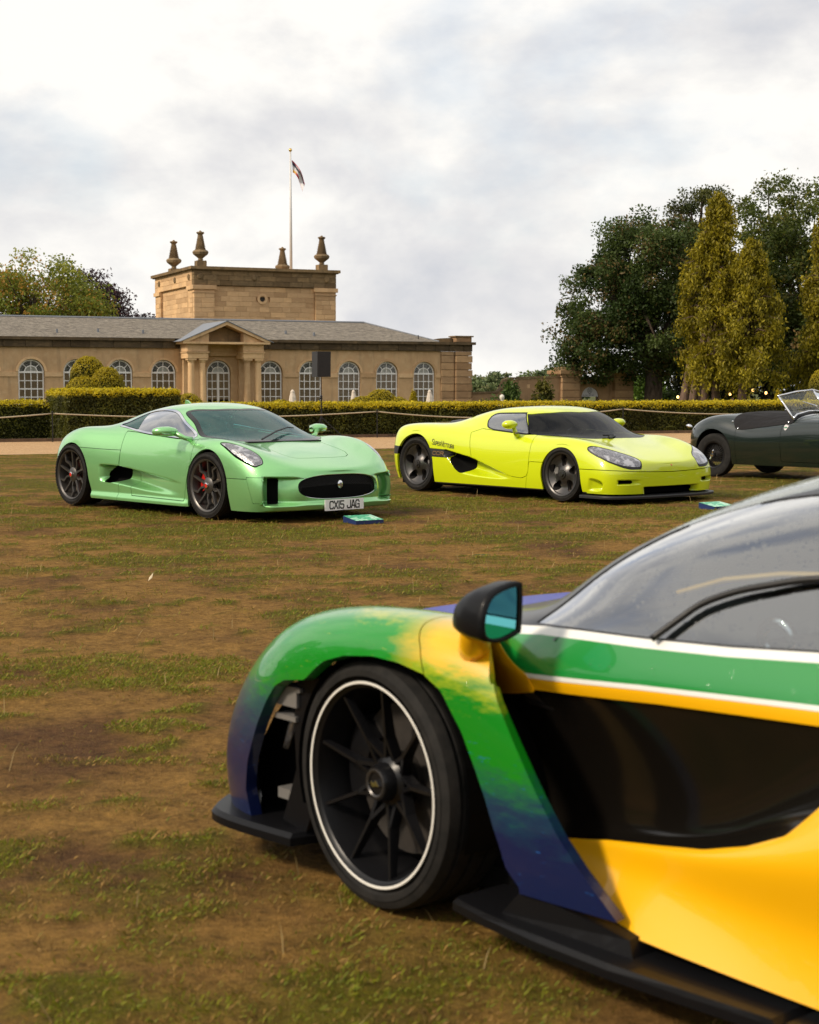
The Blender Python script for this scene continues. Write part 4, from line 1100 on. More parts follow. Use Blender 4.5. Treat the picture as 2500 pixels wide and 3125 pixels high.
# distant trees between the orangery and the gate
far = ((0.10, 0.14, 0.06), (0.20, 0.25, 0.10), (0.23, 0.23, 0.10))
for k, (px, py, Zd, w) in enumerate([(1455, 1150, 200, 2.2), (1505, 1142, 205, 2.9), (1560, 1160, 215, 2.2), (1618, 1128, 190, 1.9), (1670, 1122, 185, 2.6), (1400, 1170, 230, 3), (1725, 1110, 180, 2.4)]):
    h = (1187-py)/4800*Zd+CAM_H-LOW
    broadleaf('distant_tree', ['round-headed far tree next to the rusticated corner', 'taller far tree in the gap beyond the low wall', 'low far tree above the sweep of the wall', 'small far tree just above the wall coping', 'far tree at the edge of the gate pier', 'far tree hidden by the orangery corner', 'far tree showing between the gate piers'][k],
              tx(px, Zd), Zd, 1.5, 0.2, [(0, 0, h*0.62, w, w, h*0.40), (w*0.3, 0, h*0.5, w*0.8, w, h*0.35)], 40, 3600, 0.42, far, 90+k, clump=0.7, group='far trees beyond the wall')

# ================================================================= string lights and visitors
M_BULB = NT('lit_bulb'); M_BULB = M_BULB.done(M_BULB.bsdf((1, 0.8, 0.45), 0.4, emit=(1.0, 0.55, 0.16), emit_s=3.0))
sl = thing('string_lights', 'string of warm glowing bulbs hung below the trees', 'lights', (tx(2067, 100), 100, LOW))
pts = [(2067, 1211), (2093, 1188), (2150, 1200), (2190, 1203.5), (2226, 1202), (2263, 1195), (2295, 1190.5), (2335, 1198.5), (2372.5, 1200), (2430, 1196)]
w3 = [Vector((tx(px, 100)-tx(2067, 100), 0, (1187-py)/48+CAM_H-LOW)) for px, py in pts]
MB().tube([p+Vector((0, 0, 0.14)) for p in w3], 0.012, 5).build('cable', M_IRON, sl)
for p in w3:
    MB().lathe([(0.01, -0.09), (0.06, -0.07), (0.085, 0), (0.06, 0.06), (0.03, 0.10)], 10).build('bulb', M_BULB, sl, True, loc=p)
    MB().lathe([(0.035, 0.09), (0.035, 0.15)], 8).build('socket', M_IRON, sl, loc=p)
t = thing('light_pole', 'thin dark pole carrying the string lights', 'pole', (tx(2288, 100), 100.05, LOW))
MB().lathe([(0.04, 0), (0.03, H(1.45))], 8).build('shaft', plain('dark_post', (0.03, 0.03, 0.032), 0.6), t)

M_SKIN = plain('skin', (0.45, 0.25, 0.18), 0.6)
M_HAIRD = plain('brown_hair', (0.05, 0.03, 0.02), 0.7)
def person(px, Zd, head_y, shirt, label, turn):
    """standing visitor, one skinned body with clothes; only head and shoulders clear the hedge"""
    ztop = (1187-head_y)/4800*Zd+CAM_H
    t = thing('person', label, 'person', (tx(px, Zd), Zd, LOW), turn)
    s = (ztop-LOW)/1.75
    J = [(0, 0, .95), (0, 0.01, 1.2), (0, 0, 1.40), (0, -.01, 1.50), (0, -.03, 1.62), (0, -.04, 1.72),
         (.19, 0, 1.41), (.25, 0, 1.13), (.24, -.08, .90), (-.19, 0, 1.41), (-.25, 0, 1.13), (-.24, -.08, .90),
         (.10, 0, .90), (.11, -.02, .50), (.11, .02, .09), (.12, -.13, .03), (-.10, 0, .90), (-.11, -.02, .50), (-.11, .02, .09), (-.12, -.13, .03)]
    E = [(0, 1), (1, 2), (2, 3), (3, 4), (4, 5), (2, 6), (6, 7), (7, 8), (2, 9), (9, 10), (10, 11), (0, 12), (12, 13), (13, 14), (14, 15), (0, 16), (16, 17), (17, 18), (18, 19)]
    rad = [.15, .15, .15, .055, .10, .085, .07, .05, .035, .07, .05, .035, .09, .065, .045, .04, .09, .065, .045, .04]
    me = bpy.data.meshes.new('body'); me.from_pydata([tuple(c*s for c in j) for j in J], E, []); me.materials.append(shirt)
    o = obj('body', me, None, t)
    m = o.modifiers.new('skin', 'SKIN'); 
    for i, r in enumerate(rad):
        me.skin_vertices[0].data[i].radius = (r*s, r*s*(0.75 if i < 3 else 1)); me.skin_vertices[0].data[i].use_root = (i == 0)
    o.modifiers.new('sub', 'SUBSURF').levels = 2
    MB().lathe([(0.02, -0.15), (0.07, -0.13), (0.085, -0.05), (0.09, 0.02), (0.07, 0.10), (0.01, 0.125)], 14).build('head', M_SKIN, t, True, loc=(0, -.045*s, 1.625*s), scale=(0.92*s, 1.08*s, 1.02*s))
    MB().lathe([(0.088, 0.0), (0.097, 0.03), (0.078, 0.11), (0.01, 0.14)], 14).build('hair', M_HAIRD, t, True, loc=(0, -.025*s, 1.63*s), scale=(0.95*s, 1.12*s, 1.02*s))
M_SH1 = plain('pale_blue_shirt', (0.50, 0.52, 0.62), 0.8); M_SH2 = plain('slate_blue_shirt', (0.20, 0.24, 0.33), 0.8); M_SH3 = plain('pink_shirt', (0.42, 0.22, 0.24), 0.8); M_SH4 = plain('dark_jacket', (0.03, 0.03, 0.035), 0.8)
person(2231, 103, 1213, M_SH1, 'person in a pale blue shirt beyond the hedge', 0.6)
person(2268, 104, 1215, M_SH2, 'person in a slate blue shirt beyond the hedge', 0.8)
person(2051, 104, 1217, M_SH3, 'person in a pink top walking by the leaning trunk', -0.6)
person(1882, 96, 1221.5, M_SH4, 'person in a dark jacket walking past the gate pier', 1.2)

# unseen belt of trees added behind and beside the viewpoint to darken paintwork reflections
def unseen_tree_belt():
    global rng
    keep = rng; rng = np.random.default_rng(123); P = []
    for k in range(46):
        az = R(52+256*k/45); rad = 52+10*rng.random(); hgt = 9+6*rng.random(); m = 620
        u = rng.normal(size=(m, 3)); u /= np.linalg.norm(u, axis=1)[:, None]
        P.append(u*(0.7+0.3*rng.random(m))[:, None]*np.array([5.0, 5.0, hgt*0.52])+np.array([rad*math.sin(az), rad*math.cos(az), hgt*0.5]))
    P = np.concatenate(P); P = P[P[:, 2] > 0]
    q = rng.random(len(P))[:, None]; C = np.array((0.022, 0.035, 0.010))*(1-q)+np.array((0.055, 0.075, 0.018))*q
    V, F, C = leaves(P, 1.5*(0.6+0.8*rng.random(len(P))), C, 0.7, up=0.2)
    o = leaf_obj('unseen_trees', V, F, C, LEAF); tag(o, 'unseen belt of dark green trees added to darken the reflections', 'wood', kind='stuff'); rng = keep
unseen_tree_belt()
# ================================================================= car body surfaces (lofted nets, cut into panels)
def bs_mat(n, m):
    """uniform cubic B-spline weights: n control rows (+1 phantom each end) -> m samples"""
    B = np.zeros((m, n+2))
    for r, t in enumerate(np.linspace(0, n-1, m)):
        i = min(int(t), n-2); f = t-i
        B[r, i:i+4] += np.array([(1-f)**3, 3*f**3-6*f*f+4, -3*f**3+3*f*f+3*f+1, f**3])/6
    return B
FLIP = np.array([1, -1, 1.0])
def loft(net, nu, nv):
    """net (stations, lines, 3) for one half -> welded full-body mesh V, quads"""
    P = np.asarray(net, float); N, K, _ = P.shape
    ext = np.concatenate([(2*P[:, :1]-P[:, 1:2]), P, P[:, K-2:K-1]*FLIP], 1)
    ext = np.concatenate([ext[1:2]*FLIP, ext, ext[N-2:N-1]*FLIP], 0)
    G = np.einsum('ai,ijk,bj->abk', bs_mat(N, nu), ext, bs_mat(K, nv))
    G[0, :, 1] = 0; G[-1, :, 1] = 0; G[:, -1, 1] = 0
    full = np.concatenate([G, (G*FLIP)[:, ::-1][:, 1:]], 1)          # right half follows the left across the centre line
    nv2 = full.shape[1]; V = full.reshape(-1, 3)
    i = (np.arange(nu-1)[:, None]*nv2+np.arange(nv2-1)[None]).ravel()
    Q = np.stack([i, i+1, i+nv2+1, i+nv2], 1)
    key = np.round(V*1e5).astype(np.int64); _, inv, first = None, None, None
    u, first, inv = np.unique(key, axis=0, return_index=True, return_inverse=True); inv = inv.ravel()
    return V[first], inv[Q], G
def vnormals(V, Q):
    n = np.cross(V[Q[:, 2]]-V[Q[:, 0]], V[Q[:, 3]]-V[Q[:, 1]]); N = np.zeros_like(V)
    for k in range(4): np.add.at(N, Q[:, k], n)
    return N/(np.linalg.norm(N, axis=1)[:, None]+1e-12)
def clip(V, polys, f):
    """split polygons by the sign of the per-vertex values f -> V, inside (f<0), outside"""
    V = [v for v in V]; f = list(f); cache = {}; ins, out = [], []
    def mid(a, b):
        k = (a, b) if a < b else (b, a)
        if k not in cache:
            t = f[a]/(f[a]-f[b]); cache[k] = len(V); V.append(V[a]*(1-t)+V[b]*t); f.append(0.0)
        return cache[k]
    for p in polys:
        s = [f[i] < 0 for i in p]
        if all(s): ins.append(p)
        elif not any(s): out.append(p)
        else:
            a, b = [], []; m = len(p)
            for k in range(m):
                i, j = p[k], p[(k+1) % m]
                (a if s[k] else b).append(i)
                if s[k] != s[(k+1) % m]:
                    q = mid(i, j); a.append(q); b.append(q)
            if len(a) > 2: ins.append(tuple(a))
            if len(b) > 2: out.append(tuple(b))
    return np.array(V), ins, out
def sdf(px, pz, poly):
    """signed distance to a closed 2-D polygon, negative inside"""
    P = np.asarray(poly, float); n = len(P); d = np.full(len(px), 1e9); ins = np.zeros(len(px), bool)
    for i in range(n):
        a, b = P[i], P[(i+1) % n]; e = b-a; w0, w1 = px-a[0], pz-a[1]
        t = np.clip((w0*e[0]+w1*e[1])/(e@e+1e-12), 0, 1)
        d = np.minimum(d, (w0-e[0]*t)**2+(w1-e[1]*t)**2)
        c = ((a[1] > pz) != (b[1] > pz)) & (px < (b[0]-a[0])*(pz-a[1])/((b[1]-a[1]) if b[1] != a[1] else 1e-9)+a[0])
        ins ^= c
    return np.where(ins, -1, 1)*np.sqrt(d)
def sstep(a, b, x):
    t = np.clip((x-a)/(b-a), 0, 1); return t*t*(3-2*t)
def biggest(polys):
    """drop stray slivers: keep connected pieces holding at least 1% of the faces"""
    par = {}
    def find(a):
        while par[a] != a: par[a] = par[par[a]]; a = par[a]
        return a
    for p in polys:
        for i in p: par.setdefault(i, i)
        r = find(p[0])
        for i in p[1:]:
            q = find(i)
            if q != r: par[q] = r
    cnt = {}
    for p in polys: r = find(p[0]); cnt[r] = cnt.get(r, 0)+1
    keep = {r for r, c in cnt.items() if c >= 0.01*len(polys)}
    return [p for p in polys if find(p[0]) in keep]
class Body:
    """remaining skin of a car; take() cuts a panel out of it, leaving a thin gap"""
    def __init__(s, net, nu, nv, disp=None):
        V, Q, s.G = loft(net, nu, nv); N = vnormals(V, Q)
        c = V.mean(0)
        if np.sum(N*(V-c)) < 0: N = -N; Q = Q[:, ::-1]
        if disp is not None: V = disp(V.copy(), N)
        N = vnormals(V, Q)
        s.V = np.concatenate([V, N], 1); s.polys = [tuple(q) for q in Q]
    def take(s, fn, gap=0.003, lim=None):
        f = fn(s.V[:, 0], np.abs(s.V[:, 1]), s.V[:, 2], s.V[:, 1], s.V[:, 3:6])
        g = f+gap
        V, ins, out = clip(s.V, s.polys, g)
        s.V = V
        f2 = fn(V[:, 0], np.abs(V[:, 1]), V[:, 2], V[:, 1], V[:, 3:6])-gap
        if gap > 0:
            V, _, out = clip(V, out, f2); s.V = V
        s.polys = out
        return ins
    def emit(s, polys, name, mat, parent, flange=0.02, off=0.0, flange_mat=None, keep_side=0):
        V = s.V
        if keep_side: polys = [p for p in polys if V[p[0], 1]*keep_side > 0]
        if not polys: return None
        polys = biggest(polys)
        used = sorted({i for p in polys for i in p}); mp = {v: k for k, v in enumerate(used)}
        W = V[used]; P = W[:, :3]+W[:, 3:6]*off
        F = [tuple(mp[i] for i in p) for p in polys]
        nF = len(F)
        if flange:
            cnt = {}
            for p in F:
                for a, b in zip(p, p[1:]+p[:1]):
                    cnt[(a, b)] = cnt.get((a, b), 0)+1
            be = [e for e in cnt if (e[1], e[0]) not in cnt]
            ring_ = sorted({i for e in be for i in e}); r0 = {v: len(P)+k for k, v in enumerate(ring_)}
            n = len(ring_); up = P[ring_]; nn = W[ring_, 3:6]/(np.linalg.norm(W[ring_, 3:6], axis=1)[:, None]+1e-9)
            P = np.concatenate([P, up, up-nn*flange]); r1 = {v: r0[v]+n for v in ring_}
            F = F+[(r0[b], r0[a], r1[a], r1[b]) for a, b in be]
        me = mesh(name, P, F, True)
        if mat is not None: me.materials.append(mat)
        return obj(name, me, None, parent)
def wheel_well(parent, x, y0, y1, r, zc, mat, zlow=0.05):
    """dark inner arch liner behind a wheel; side +-1 given by the sign of y"""
    m = 24; V = []
    a0 = -0.35
    for k in range(m+1):
        a = a0+(math.pi-2*a0)*k/m
        for y in (y0, y1): V.append((x+r*math.cos(a), y, zc+r*math.sin(a)))
    F = [(2*k, 2*k+1, 2*k+3, 2*k+2) for k in range(m)]
    V.append((x, y1, zc)); c = len(V)-1
    F += [(2*k+1, c, 2*k+3) for k in range(m)]
    return obj('wheel_arch_liner', mesh('wheel_arch_liner', V, F), mat, parent)
# nets: stations from tail to nose, each a row of points from sill to centre line (x, y, z), one half
def row(x, ys, zs, dx=None):
    dx = dx or [0]*len(ys)
    return [(x+d, y, z) for y, z, d in zip(ys, zs, dx)]
MINT = [
 row(-2.14, [0]*9, [.22, .30, .42, .55, .66, .74, .78, .80, .80]),
 row(-2.11, [.40, .43, .44, .44, .42, .38, .30, .20, 0], [.20, .30, .43, .55, .67, .76, .80, .815, .82]),
 row(-1.98, [.64, .70, .73, .73, .70, .62, .48, .28, 0], [.18, .28, .42, .55, .69, .79, .83, .845, .85]),
 row(-1.75, [.86, .93, .965, .955, .88, .73, .54, .30, 0], [.14, .26, .42, .58, .765, .85, .87, .88, .89]),
 row(-1.353, [.93, .975, 1.00, .995, .905, .74, .55, .30, 0], [.12, .26, .45, .68, .915, .94, .905, .91, .92]),
 row(-.95, [.94, .965, .985, .97, .885, .755, .57, .31, 0], [.11, .25, .45, .67, .885, .92, .935, .975, .99]),
 row(-.55, [.94, .955, .965, .94, .865, .785, .59, .32, 0], [.11, .25, .45, .66, .84, .92, 1.065, 1.115, 1.13]),
 row(-.1, [.94, .945, .945, .915, .855, .810, .62, .34, 0], [.11, .25, .45, .645, .805, .895, 1.135, 1.19, 1.205]),
 row(.33, [.94, .945, .935, .905, .850, .805, .625, .35, 0], [.11, .25, .45, .64, .785, .870, 1.13, 1.205, 1.22]),
 row(.70, [.94, .945, .935, .910, .850, .795, .61, .34, 0], [.11, .25, .45, .645, .79, .850, 1.05, 1.135, 1.16]),
 row(1.05, [.94, .955, .955, .935, .865, .765, .58, .33, 0], [.11, .25, .46, .67, .825, .82, .885, .96, .985]),
 row(1.353, [.94, .965, .98, .972, .905, .72, .53, .31, 0], [.12, .26, .46, .70, .875, .825, .80, .805, .815]),
 row(1.70, [.94, .965, .98, .972, .91, .69, .50, .29, 0], [.11, .25, .44, .665, .85, .79, .745, .74, .745]),
 row(2.00, [.93, .955, .965, .948, .875, .66, .48, .27, 0], [.11, .23, .40, .585, .73, .71, .675, .67, .675]),
 row(2.22, [.86, .89, .905, .875, .77, .61, .44, .25, 0], [.11, .20, .34, .485, .59, .60, .595, .595, .60], [-.04, 0, 0, -.02, -.03, 0, .0, .0, 0]),
 row(2.38, [.62, .66, .67, .64, .56, .46, .34, .20, 0], [.12, .19, .30, .42, .505, .525, .53, .535, .54], [-.04, 0, .01, 0, -.03, -.02, -.01, -.0, 0]),
 row(2.42, [0]*9, [.12, .19, .29, .39, .46, .49, .505, .51, .515], [-.02, .02, .03, .02, 0, -.015, -.02, -.025, -.03]),
]
LIME = [
 row(-2.06, [0]*9, [.22, .30, .42, .55, .68, .77, .82, .835, .84]),
 row(-2.05, [.48, .50, .51, .51, .48, .42, .33, .20, 0], [.20, .30, .43, .57, .73, .81, .835, .85, .855]),
 row(-1.97, [.83, .88, .91, .905, .85, .72, .52, .30, 0], [.17, .28, .43, .60, .785, .86, .87, .88, .885]),
 row(-1.75, [.915, .96, .985, .98, .915, .77, .55, .30, 0], [.14, .26, .43, .65, .85, .895, .90, .905, .91]),
 row(-1.36, [.93, .965, .985, .98, .905, .76, .56, .30, 0], [.12, .26, .45, .69, .875, .91, .905, .90, .90]),
 row(-.98, [.93, .96, .985, .975, .90, .76, .57, .31, 0], [.12, .25, .45, .68, .865, .90, .90, .90, .90]),
 row(-.65, [.93, .955, .98, .965, .885, .765, .58, .33, 0], [.12, .25, .45, .67, .84, .91, 1.015, 1.045, 1.05]),
 row(-.25, [.93, .955, .975, .955, .870, .785, .61, .36, 0], [.12, .25, .45, .66, .81, .88, 1.095, 1.12, 1.12]),
 row(.10, [.93, .955, .97, .945, .865, .795, .63, .38, 0], [.12, .25, .45, .65, .79, .855, 1.095, 1.135, 1.14]),
 row(.45, [.93, .955, .965, .94, .865, .795, .64, .38, 0], [.12, .25, .45, .645, .775, .83, 1.075, 1.14, 1.15]),
 row(.78, [.93, .955, .96, .94, .865, .77, .60, .37, 0], [.12, .25, .45, .645, .77, .79, .98, 1.08, 1.105]),
 row(1.08, [.93, .96, .965, .945, .87, .73, .54, .33, 0], [.12, .25, .45, .65, .785, .77, .815, .895, .93]),
 row(1.36, [.93, .965, .975, .96, .88, .69, .50, .30, 0], [.12, .25, .45, .65, .80, .755, .735, .755, .77]),
 row(1.68, [.93, .965, .98, .96, .87, .66, .47, .28, 0], [.12, .24, .40, .59, .755, .72, .685, .68, .685]),
 row(1.92, [.92, .955, .975, .955, .85, .63, .45, .27, 0], [.12, .22, .36, .51, .67, .65, .62, .615, .615]),
 row(2.10, [.93, .95, .965, .945, .83, .60, .42, .24, 0], [.12, .20, .33, .435, .575, .575, .555, .55, .55], [0, 0, 0, .0, -.01, 0, .0, .0, 0]),
 row(2.26, [.68, .70, .71, .69, .60, .44, .30, .18, 0], [.12, .19, .30, .39, .475, .495, .49, .485, .485], [0, 0, .0, 0, -.02, -.02, -.01, -.0, 0]),
 row(2.28, [0]*9, [.12, .19, .29, .375, .42, .44, .45, .455, .46], [0, .01, .01, .0, -.01, -.02, -.03, -.035, -.04]),
]

# foreground car: outer front wing skin (half) and inner body (half)
WING = [
 row(.40, [.93, .935, .935, .925, .90, .86, .80, .70, .62], [.14, .20, .30, .40, .48, .55, .60, .63, .64]),
 row(.62, [.95, .955, .955, .945, .92, .87, .80, .70, .62], [.14, .24, .36, .47, .56, .63, .67, .69, .70]),
 row(.84, [.965, .972, .975, .965, .945, .90, .82, .70, .62], [.13, .27, .42, .55, .645, .715, .745, .745, .74]),
 row(1.08, [.965, .982, .992, .992, .980, .93, .83, .71, .62], [.12, .29, .46, .61, .715, .772, .782, .76, .745]),
 row(1.34, [.96, .98, .992, .993, .982, .93, .82, .70, .61], [.12, .30, .47, .62, .718, .778, .79, .765, .745]),
 row(1.60, [.955, .975, .985, .982, .965, .91, .80, .68, .60], [.12, .29, .45, .59, .682, .748, .77, .75, .73]),
 row(1.82, [.945, .965, .972, .962, .935, .88, .77, .66, .58], [.12, .27, .41, .53, .625, .695, .728, .715, .70]),
 row(2.00, [.925, .945, .94, .915, .875, .82, .73, .63, .56], [.12, .24, .36, .46, .545, .61, .65, .65, .64]),
 row(2.135, [.87, .89, .89, .86, .815, .76, .67, .58, .52], [.12, .21, .31, .40, .47, .53, .57, .585, .58]),
 row(2.185, [.74, .755, .755, .735, .70, .65, .58, .50, .45], [.12, .20, .28, .35, .40, .45, .49, .52, .53]),
]
INNER = [
 row(-2.35, [0]*11, [.30, .35, .42, .5, .58, .66, .70, .78, .85, .88, .9]),
 row(-2.30, [.6, .62, .64, .65, .65, .64, .62, .58, .40, .25, 0], [.25, .33, .42, .5, .58, .66, .70, .80, .88, .92, .93]),
 row(-1.9, [.90, .93, .95, .96, .95, .93, .90, .80, .55, .35, 0], [.15, .28, .42, .52, .62, .72, .78, .86, .95, .99, 1.0]),
 row(-1.2, [.93, .95, .97, .98, .97, .94, .91, .80, .52, .36, 0], [.14, .28, .44, .56, .66, .76, .82, .90, 1.06, 1.11, 1.12]),
 row(-.6, [.94, .94, .975, .985, .96, .92, .89, .80, .58, .44, 0], [.14, .28, .46, .60, .66, .73, .77, .86, 1.09, 1.17, 1.19]),
 row(-.2, [.94, .91, .965, .96, .89, .875, .865, .80, .62, .48, 0], [.14, .28, .45, .57, .64, .70, .735, .84, 1.06, 1.19, 1.225]),
 row(.1, [.935, .885, .945, .85, .83, .85, .85, .805, .645, .51, 0], [.145, .275, .425, .51, .59, .675, .715, .825, 1.03, 1.20, 1.245]),
 row(.32, [.93, .855, .905, .795, .81, .845, .85, .805, .67, .54, 0], [.15, .265, .385, .375, .52, .662, .702, .812, .985, 1.16, 1.225]),
 row(.52, [.92, .825, .85, .765, .79, .84, .85, .805, .70, .575, 0], [.155, .255, .345, .328, .49, .655, .693, .802, .94, 1.105, 1.185]),
 row(.70, [.90, .79, .80, .735, .765, .84, .85, .80, .72, .605, 0], [.16, .245, .31, .305, .475, .645, .685, .798, .90, 1.04, 1.12]),
 row(.86, [.86, .75, .755, .705, .735, .83, .845, .795, .72, .63, 0], [.16, .235, .285, .285, .465, .64, .68, .79, .855, .955, 1.03]),
 row(1.02, [.76, .69, .69, .66, .69, .81, .83, .765, .66, .55, 0], [.16, .23, .28, .30, .45, .635, .68, .78, .80, .82, .89]),
 row(1.25, [.60, .60, .60, .60, .61, .65, .68, .64, .54, .40, 0], [.16, .23, .28, .36, .50, .64, .70, .765, .765, .765, .785]),
 row(1.60, [.58, .58, .58, .58, .58, .60, .61, .57, .46, .32, 0], [.16, .23, .28, .36, .48, .60, .66, .715, .715, .715, .72]),
 row(1.95, [.54, .54, .54, .54, .54, .54, .54, .50, .40, .28, 0], [.16, .20, .25, .31, .38, .46, .54, .64, .665, .67, .675]),
 row(2.18, [.40, .42, .42, .42, .42, .41, .40, .37, .30, .20, 0], [.16, .20, .24, .29, .34, .39, .46, .55, .60, .615, .62]),
 row(2.24, [0]*11, [.16, .20, .24, .29, .33, .37, .41, .45, .50, .53, .54]),
]
ROAD = [
 row(-2.14, [0]*8, [.36, .42, .50, .57, .62, .66, .68, .69]),
 row(-2.10, [.36, .38, .39, .38, .34, .25, .13, 0], [.34, .42, .52, .61, .67, .71, .73, .735]),
 row(-1.92, [.58, .63, .65, .63, .55, .38, .2, 0], [.28, .40, .55, .70, .785, .80, .81, .815]),
 row(-1.68, [.68, .75, .78, .75, .64, .43, .22, 0], [.22, .38, .58, .80, .905, .90, .89, .895]),
 row(-1.36, [.73, .79, .81, .785, .68, .45, .22, 0], [.20, .38, .60, .845, .985, .965, .955, .96]),
 row(-1.05, [.74, .79, .805, .775, .68, .46, .22, 0], [.20, .38, .59, .76, .93, .99, 1.00, 1.01]),
 row(-.75, [.74, .785, .80, .77, .69, .48, .23, 0], [.20, .38, .58, .70, .82, .97, 1.01, 1.02]),
 row(-.40, [.74, .785, .80, .775, .70, .52, .25, 0], [.20, .38, .58, .715, .81, .94, .995, 1.005]),
 row(0.0, [.74, .785, .80, .775, .70, .53, .27, 0], [.20, .38, .59, .755, .86, .945, .985, .99]),
 row(.40, [.74, .785, .80, .775, .69, .52, .28, 0], [.20, .38, .60, .79, .90, .95, .985, .995]),
 row(.85, [.74, .785, .80, .77, .66, .47, .25, 0], [.20, .38, .60, .82, .91, .93, .955, .965]),
 row(1.30, [.73, .785, .81, .78, .66, .44, .22, 0], [.20, .38, .60, .83, .93, .88, .91, .93]),
 row(1.70, [.70, .76, .78, .75, .62, .38, .18, 0], [.22, .38, .58, .78, .86, .80, .85, .87]),
 row(2.00, [.55, .62, .65, .62, .52, .32, .15, 0], [.28, .38, .52, .65, .72, .70, .76, .79]),
 row(2.15, [.30, .36, .38, .36, .30, .20, .10, 0], [.32, .38, .48, .56, .60, .62, .66, .68]),
 row(2.18, [0]*8, [.32, .38, .46, .52, .55, .58, .60, .61]),
]
# ================================================================= shared car materials and wheels
def paint(name, col, metal=0.0, flake=0.0, rough=0.35, drops=0.5, orange=None, coat=1.0, spec=0.5):
    t = NT(name); v = t.coord('Object')
    c = col
    if orange is not None: c = orange(t, v)
    if flake:
        f = t.noise(v, 900, 2, 0.5); c = t.mix(t.ramp(f, (0.35, 0.0), (0.65, 1.0)), tuple(x*(1-flake) for x in col), tuple(min(1, x*(1+flake)) for x in col))
    d = t.voro(v, 95); dm = t.ramp(d, (0.0, 1.0), (0.30, 0.0)); big = t.ramp(t.noise(v, 30, 3), (0.50, 0.0), (0.62, 1.0))
    h = t.math('MULTIPLY', dm, big)
    nrm = t.bump(h, drops, 0.0016)
    return t.done(t.bsdf(c, rough, metal, coat, 0.02, spec=spec, normal=None, coat_normal=nrm))
M_BLK = plain('black_trim', (0.008, 0.008, 0.009), 0.45)
M_VOID = plain('underbody_black', (0.004, 0.004, 0.004), 0.9, spec=0.1)
M_GLOSSBLK = plain('gloss_black', (0.006, 0.006, 0.007), 0.08)
M_CARBON = plain('satin_carbon', (0.030, 0.031, 0.034), 0.42, 0.0, spec=0.3, bump=0.15, bscale=240)
M_CHROME = plain('chrome', (0.80, 0.80, 0.82), 0.12, 1.0)
M_RUBBER = NT('tyre_rubber'); _t = M_RUBBER
_n = _t.noise(_t.coord('Object'), 22, 5, 0.65)
M_RUBBER = _t.done(_t.bsdf(_t.ramp(_n, (0.3, (0.009, 0.009, 0.009)), (0.75, (0.024, 0.022, 0.020))), 0.75, spec=0.2, normal=_t.bump(_n, 0.15, 0.003)))
M_GUN = plain('gunmetal_alloy', (0.115, 0.108, 0.102), 0.36, 0.75, var=0.15, vscale=10)
M_GUND = plain('dark_gunmetal_alloy', (0.082, 0.078, 0.076), 0.34, 0.75, var=0.12, vscale=9)
M_BLKALLOY = plain('satin_black_alloy', (0.006, 0.006, 0.007), 0.32, 0.0, spec=0.35)
M_DISC = plain('brake_disc_iron', (0.20, 0.17, 0.14), 0.4, 0.8, var=0.3, vscale=20)
M_DISCD = plain('carbon_brake_disc', (0.035, 0.03, 0.026), 0.55, 0.2, var=0.3, vscale=20)
M_RED = plain('red_enamel', (0.55, 0.02, 0.015), 0.3, 0, 0.6)
M_CALG = plain('caliper_grey', (0.25, 0.24, 0.23), 0.4, 0.4)
M_WHITE = plain('white_paint', (0.78, 0.76, 0.70), 0.35)
M_LEATHER = plain('dark_leather', (0.02, 0.02, 0.022), 0.6)
def car_glass(name, tint, fl=1.0, rain=0.5, wet=(0.62, 0.68, 0.66), film=0.0):
    t = NT(name); fr = t.n('ShaderNodeFresnel'); fr.inputs[0].default_value = 1.5
    tr = t.n('ShaderNodeBsdfTransparent'); tr.inputs[0].default_value = (*tint, 1)
    gl = t.n('ShaderNodeBsdfGlossy'); gl.inputs['Roughness'].default_value = 0.01
    df = t.n('ShaderNodeBsdfDiffuse'); df.inputs[0].default_value = (*wet, 1)
    v = t.coord('Object'); d = t.voro(v, 70); d2 = t.voro(v, 31)
    h = t.math('MULTIPLY', t.ramp(d, (0.0, 1.0), (0.34, 0.0)), t.ramp(t.noise(v, 16, 3), (0.42, 0.0), (0.55, 1.0)))
    h = t.math('MAXIMUM', h, t.math('MULTIPLY', t.ramp(d2, (0.0, 1.0), (0.22, 0.0)), 0.9))
    nrm = t.bump(h, 0.5*rain*2, 0.002); t.l(nrm, gl.inputs['Normal'])
    m = t.n('ShaderNodeMixShader'); t.l(t.math('MULTIPLY', fr.outputs[0], fl), m.inputs[0])
    t.l(tr.outputs[0], m.inputs[1]); t.l(gl.outputs[0], m.inputs[2])
    m2 = t.n('ShaderNodeMixShader'); t.l(t.math('ADD', t.math('MULTIPLY', h, 0.22*rain), film), m2.inputs[0])
    t.l(m.outputs[0], m2.inputs[1]); t.l(df.outputs[0], m2.inputs[2])
    return t.done(m2.outputs[0])
def lens_mat():
    t = NT('wet_headlight_lens'); v = t.coord('Object'); d = t.voro(v, 150); g = t.noise(v, 9, 2)
    c = t.mix(t.ramp(d, (0.1, 1.0), (0.6, 0.0)), (0.10, 0.10, 0.115), (0.46, 0.46, 0.50))
    c = t.mix(t.ramp(g, (0.50, 0.0), (0.60, 0.6)), c, (0.70, 0.70, 0.75))
    return t.done(t.bsdf(c, 0.20, 0.35, 1.0, normal=t.bump(d, 0.35, 0.003)))
M_LENS = lens_mat()

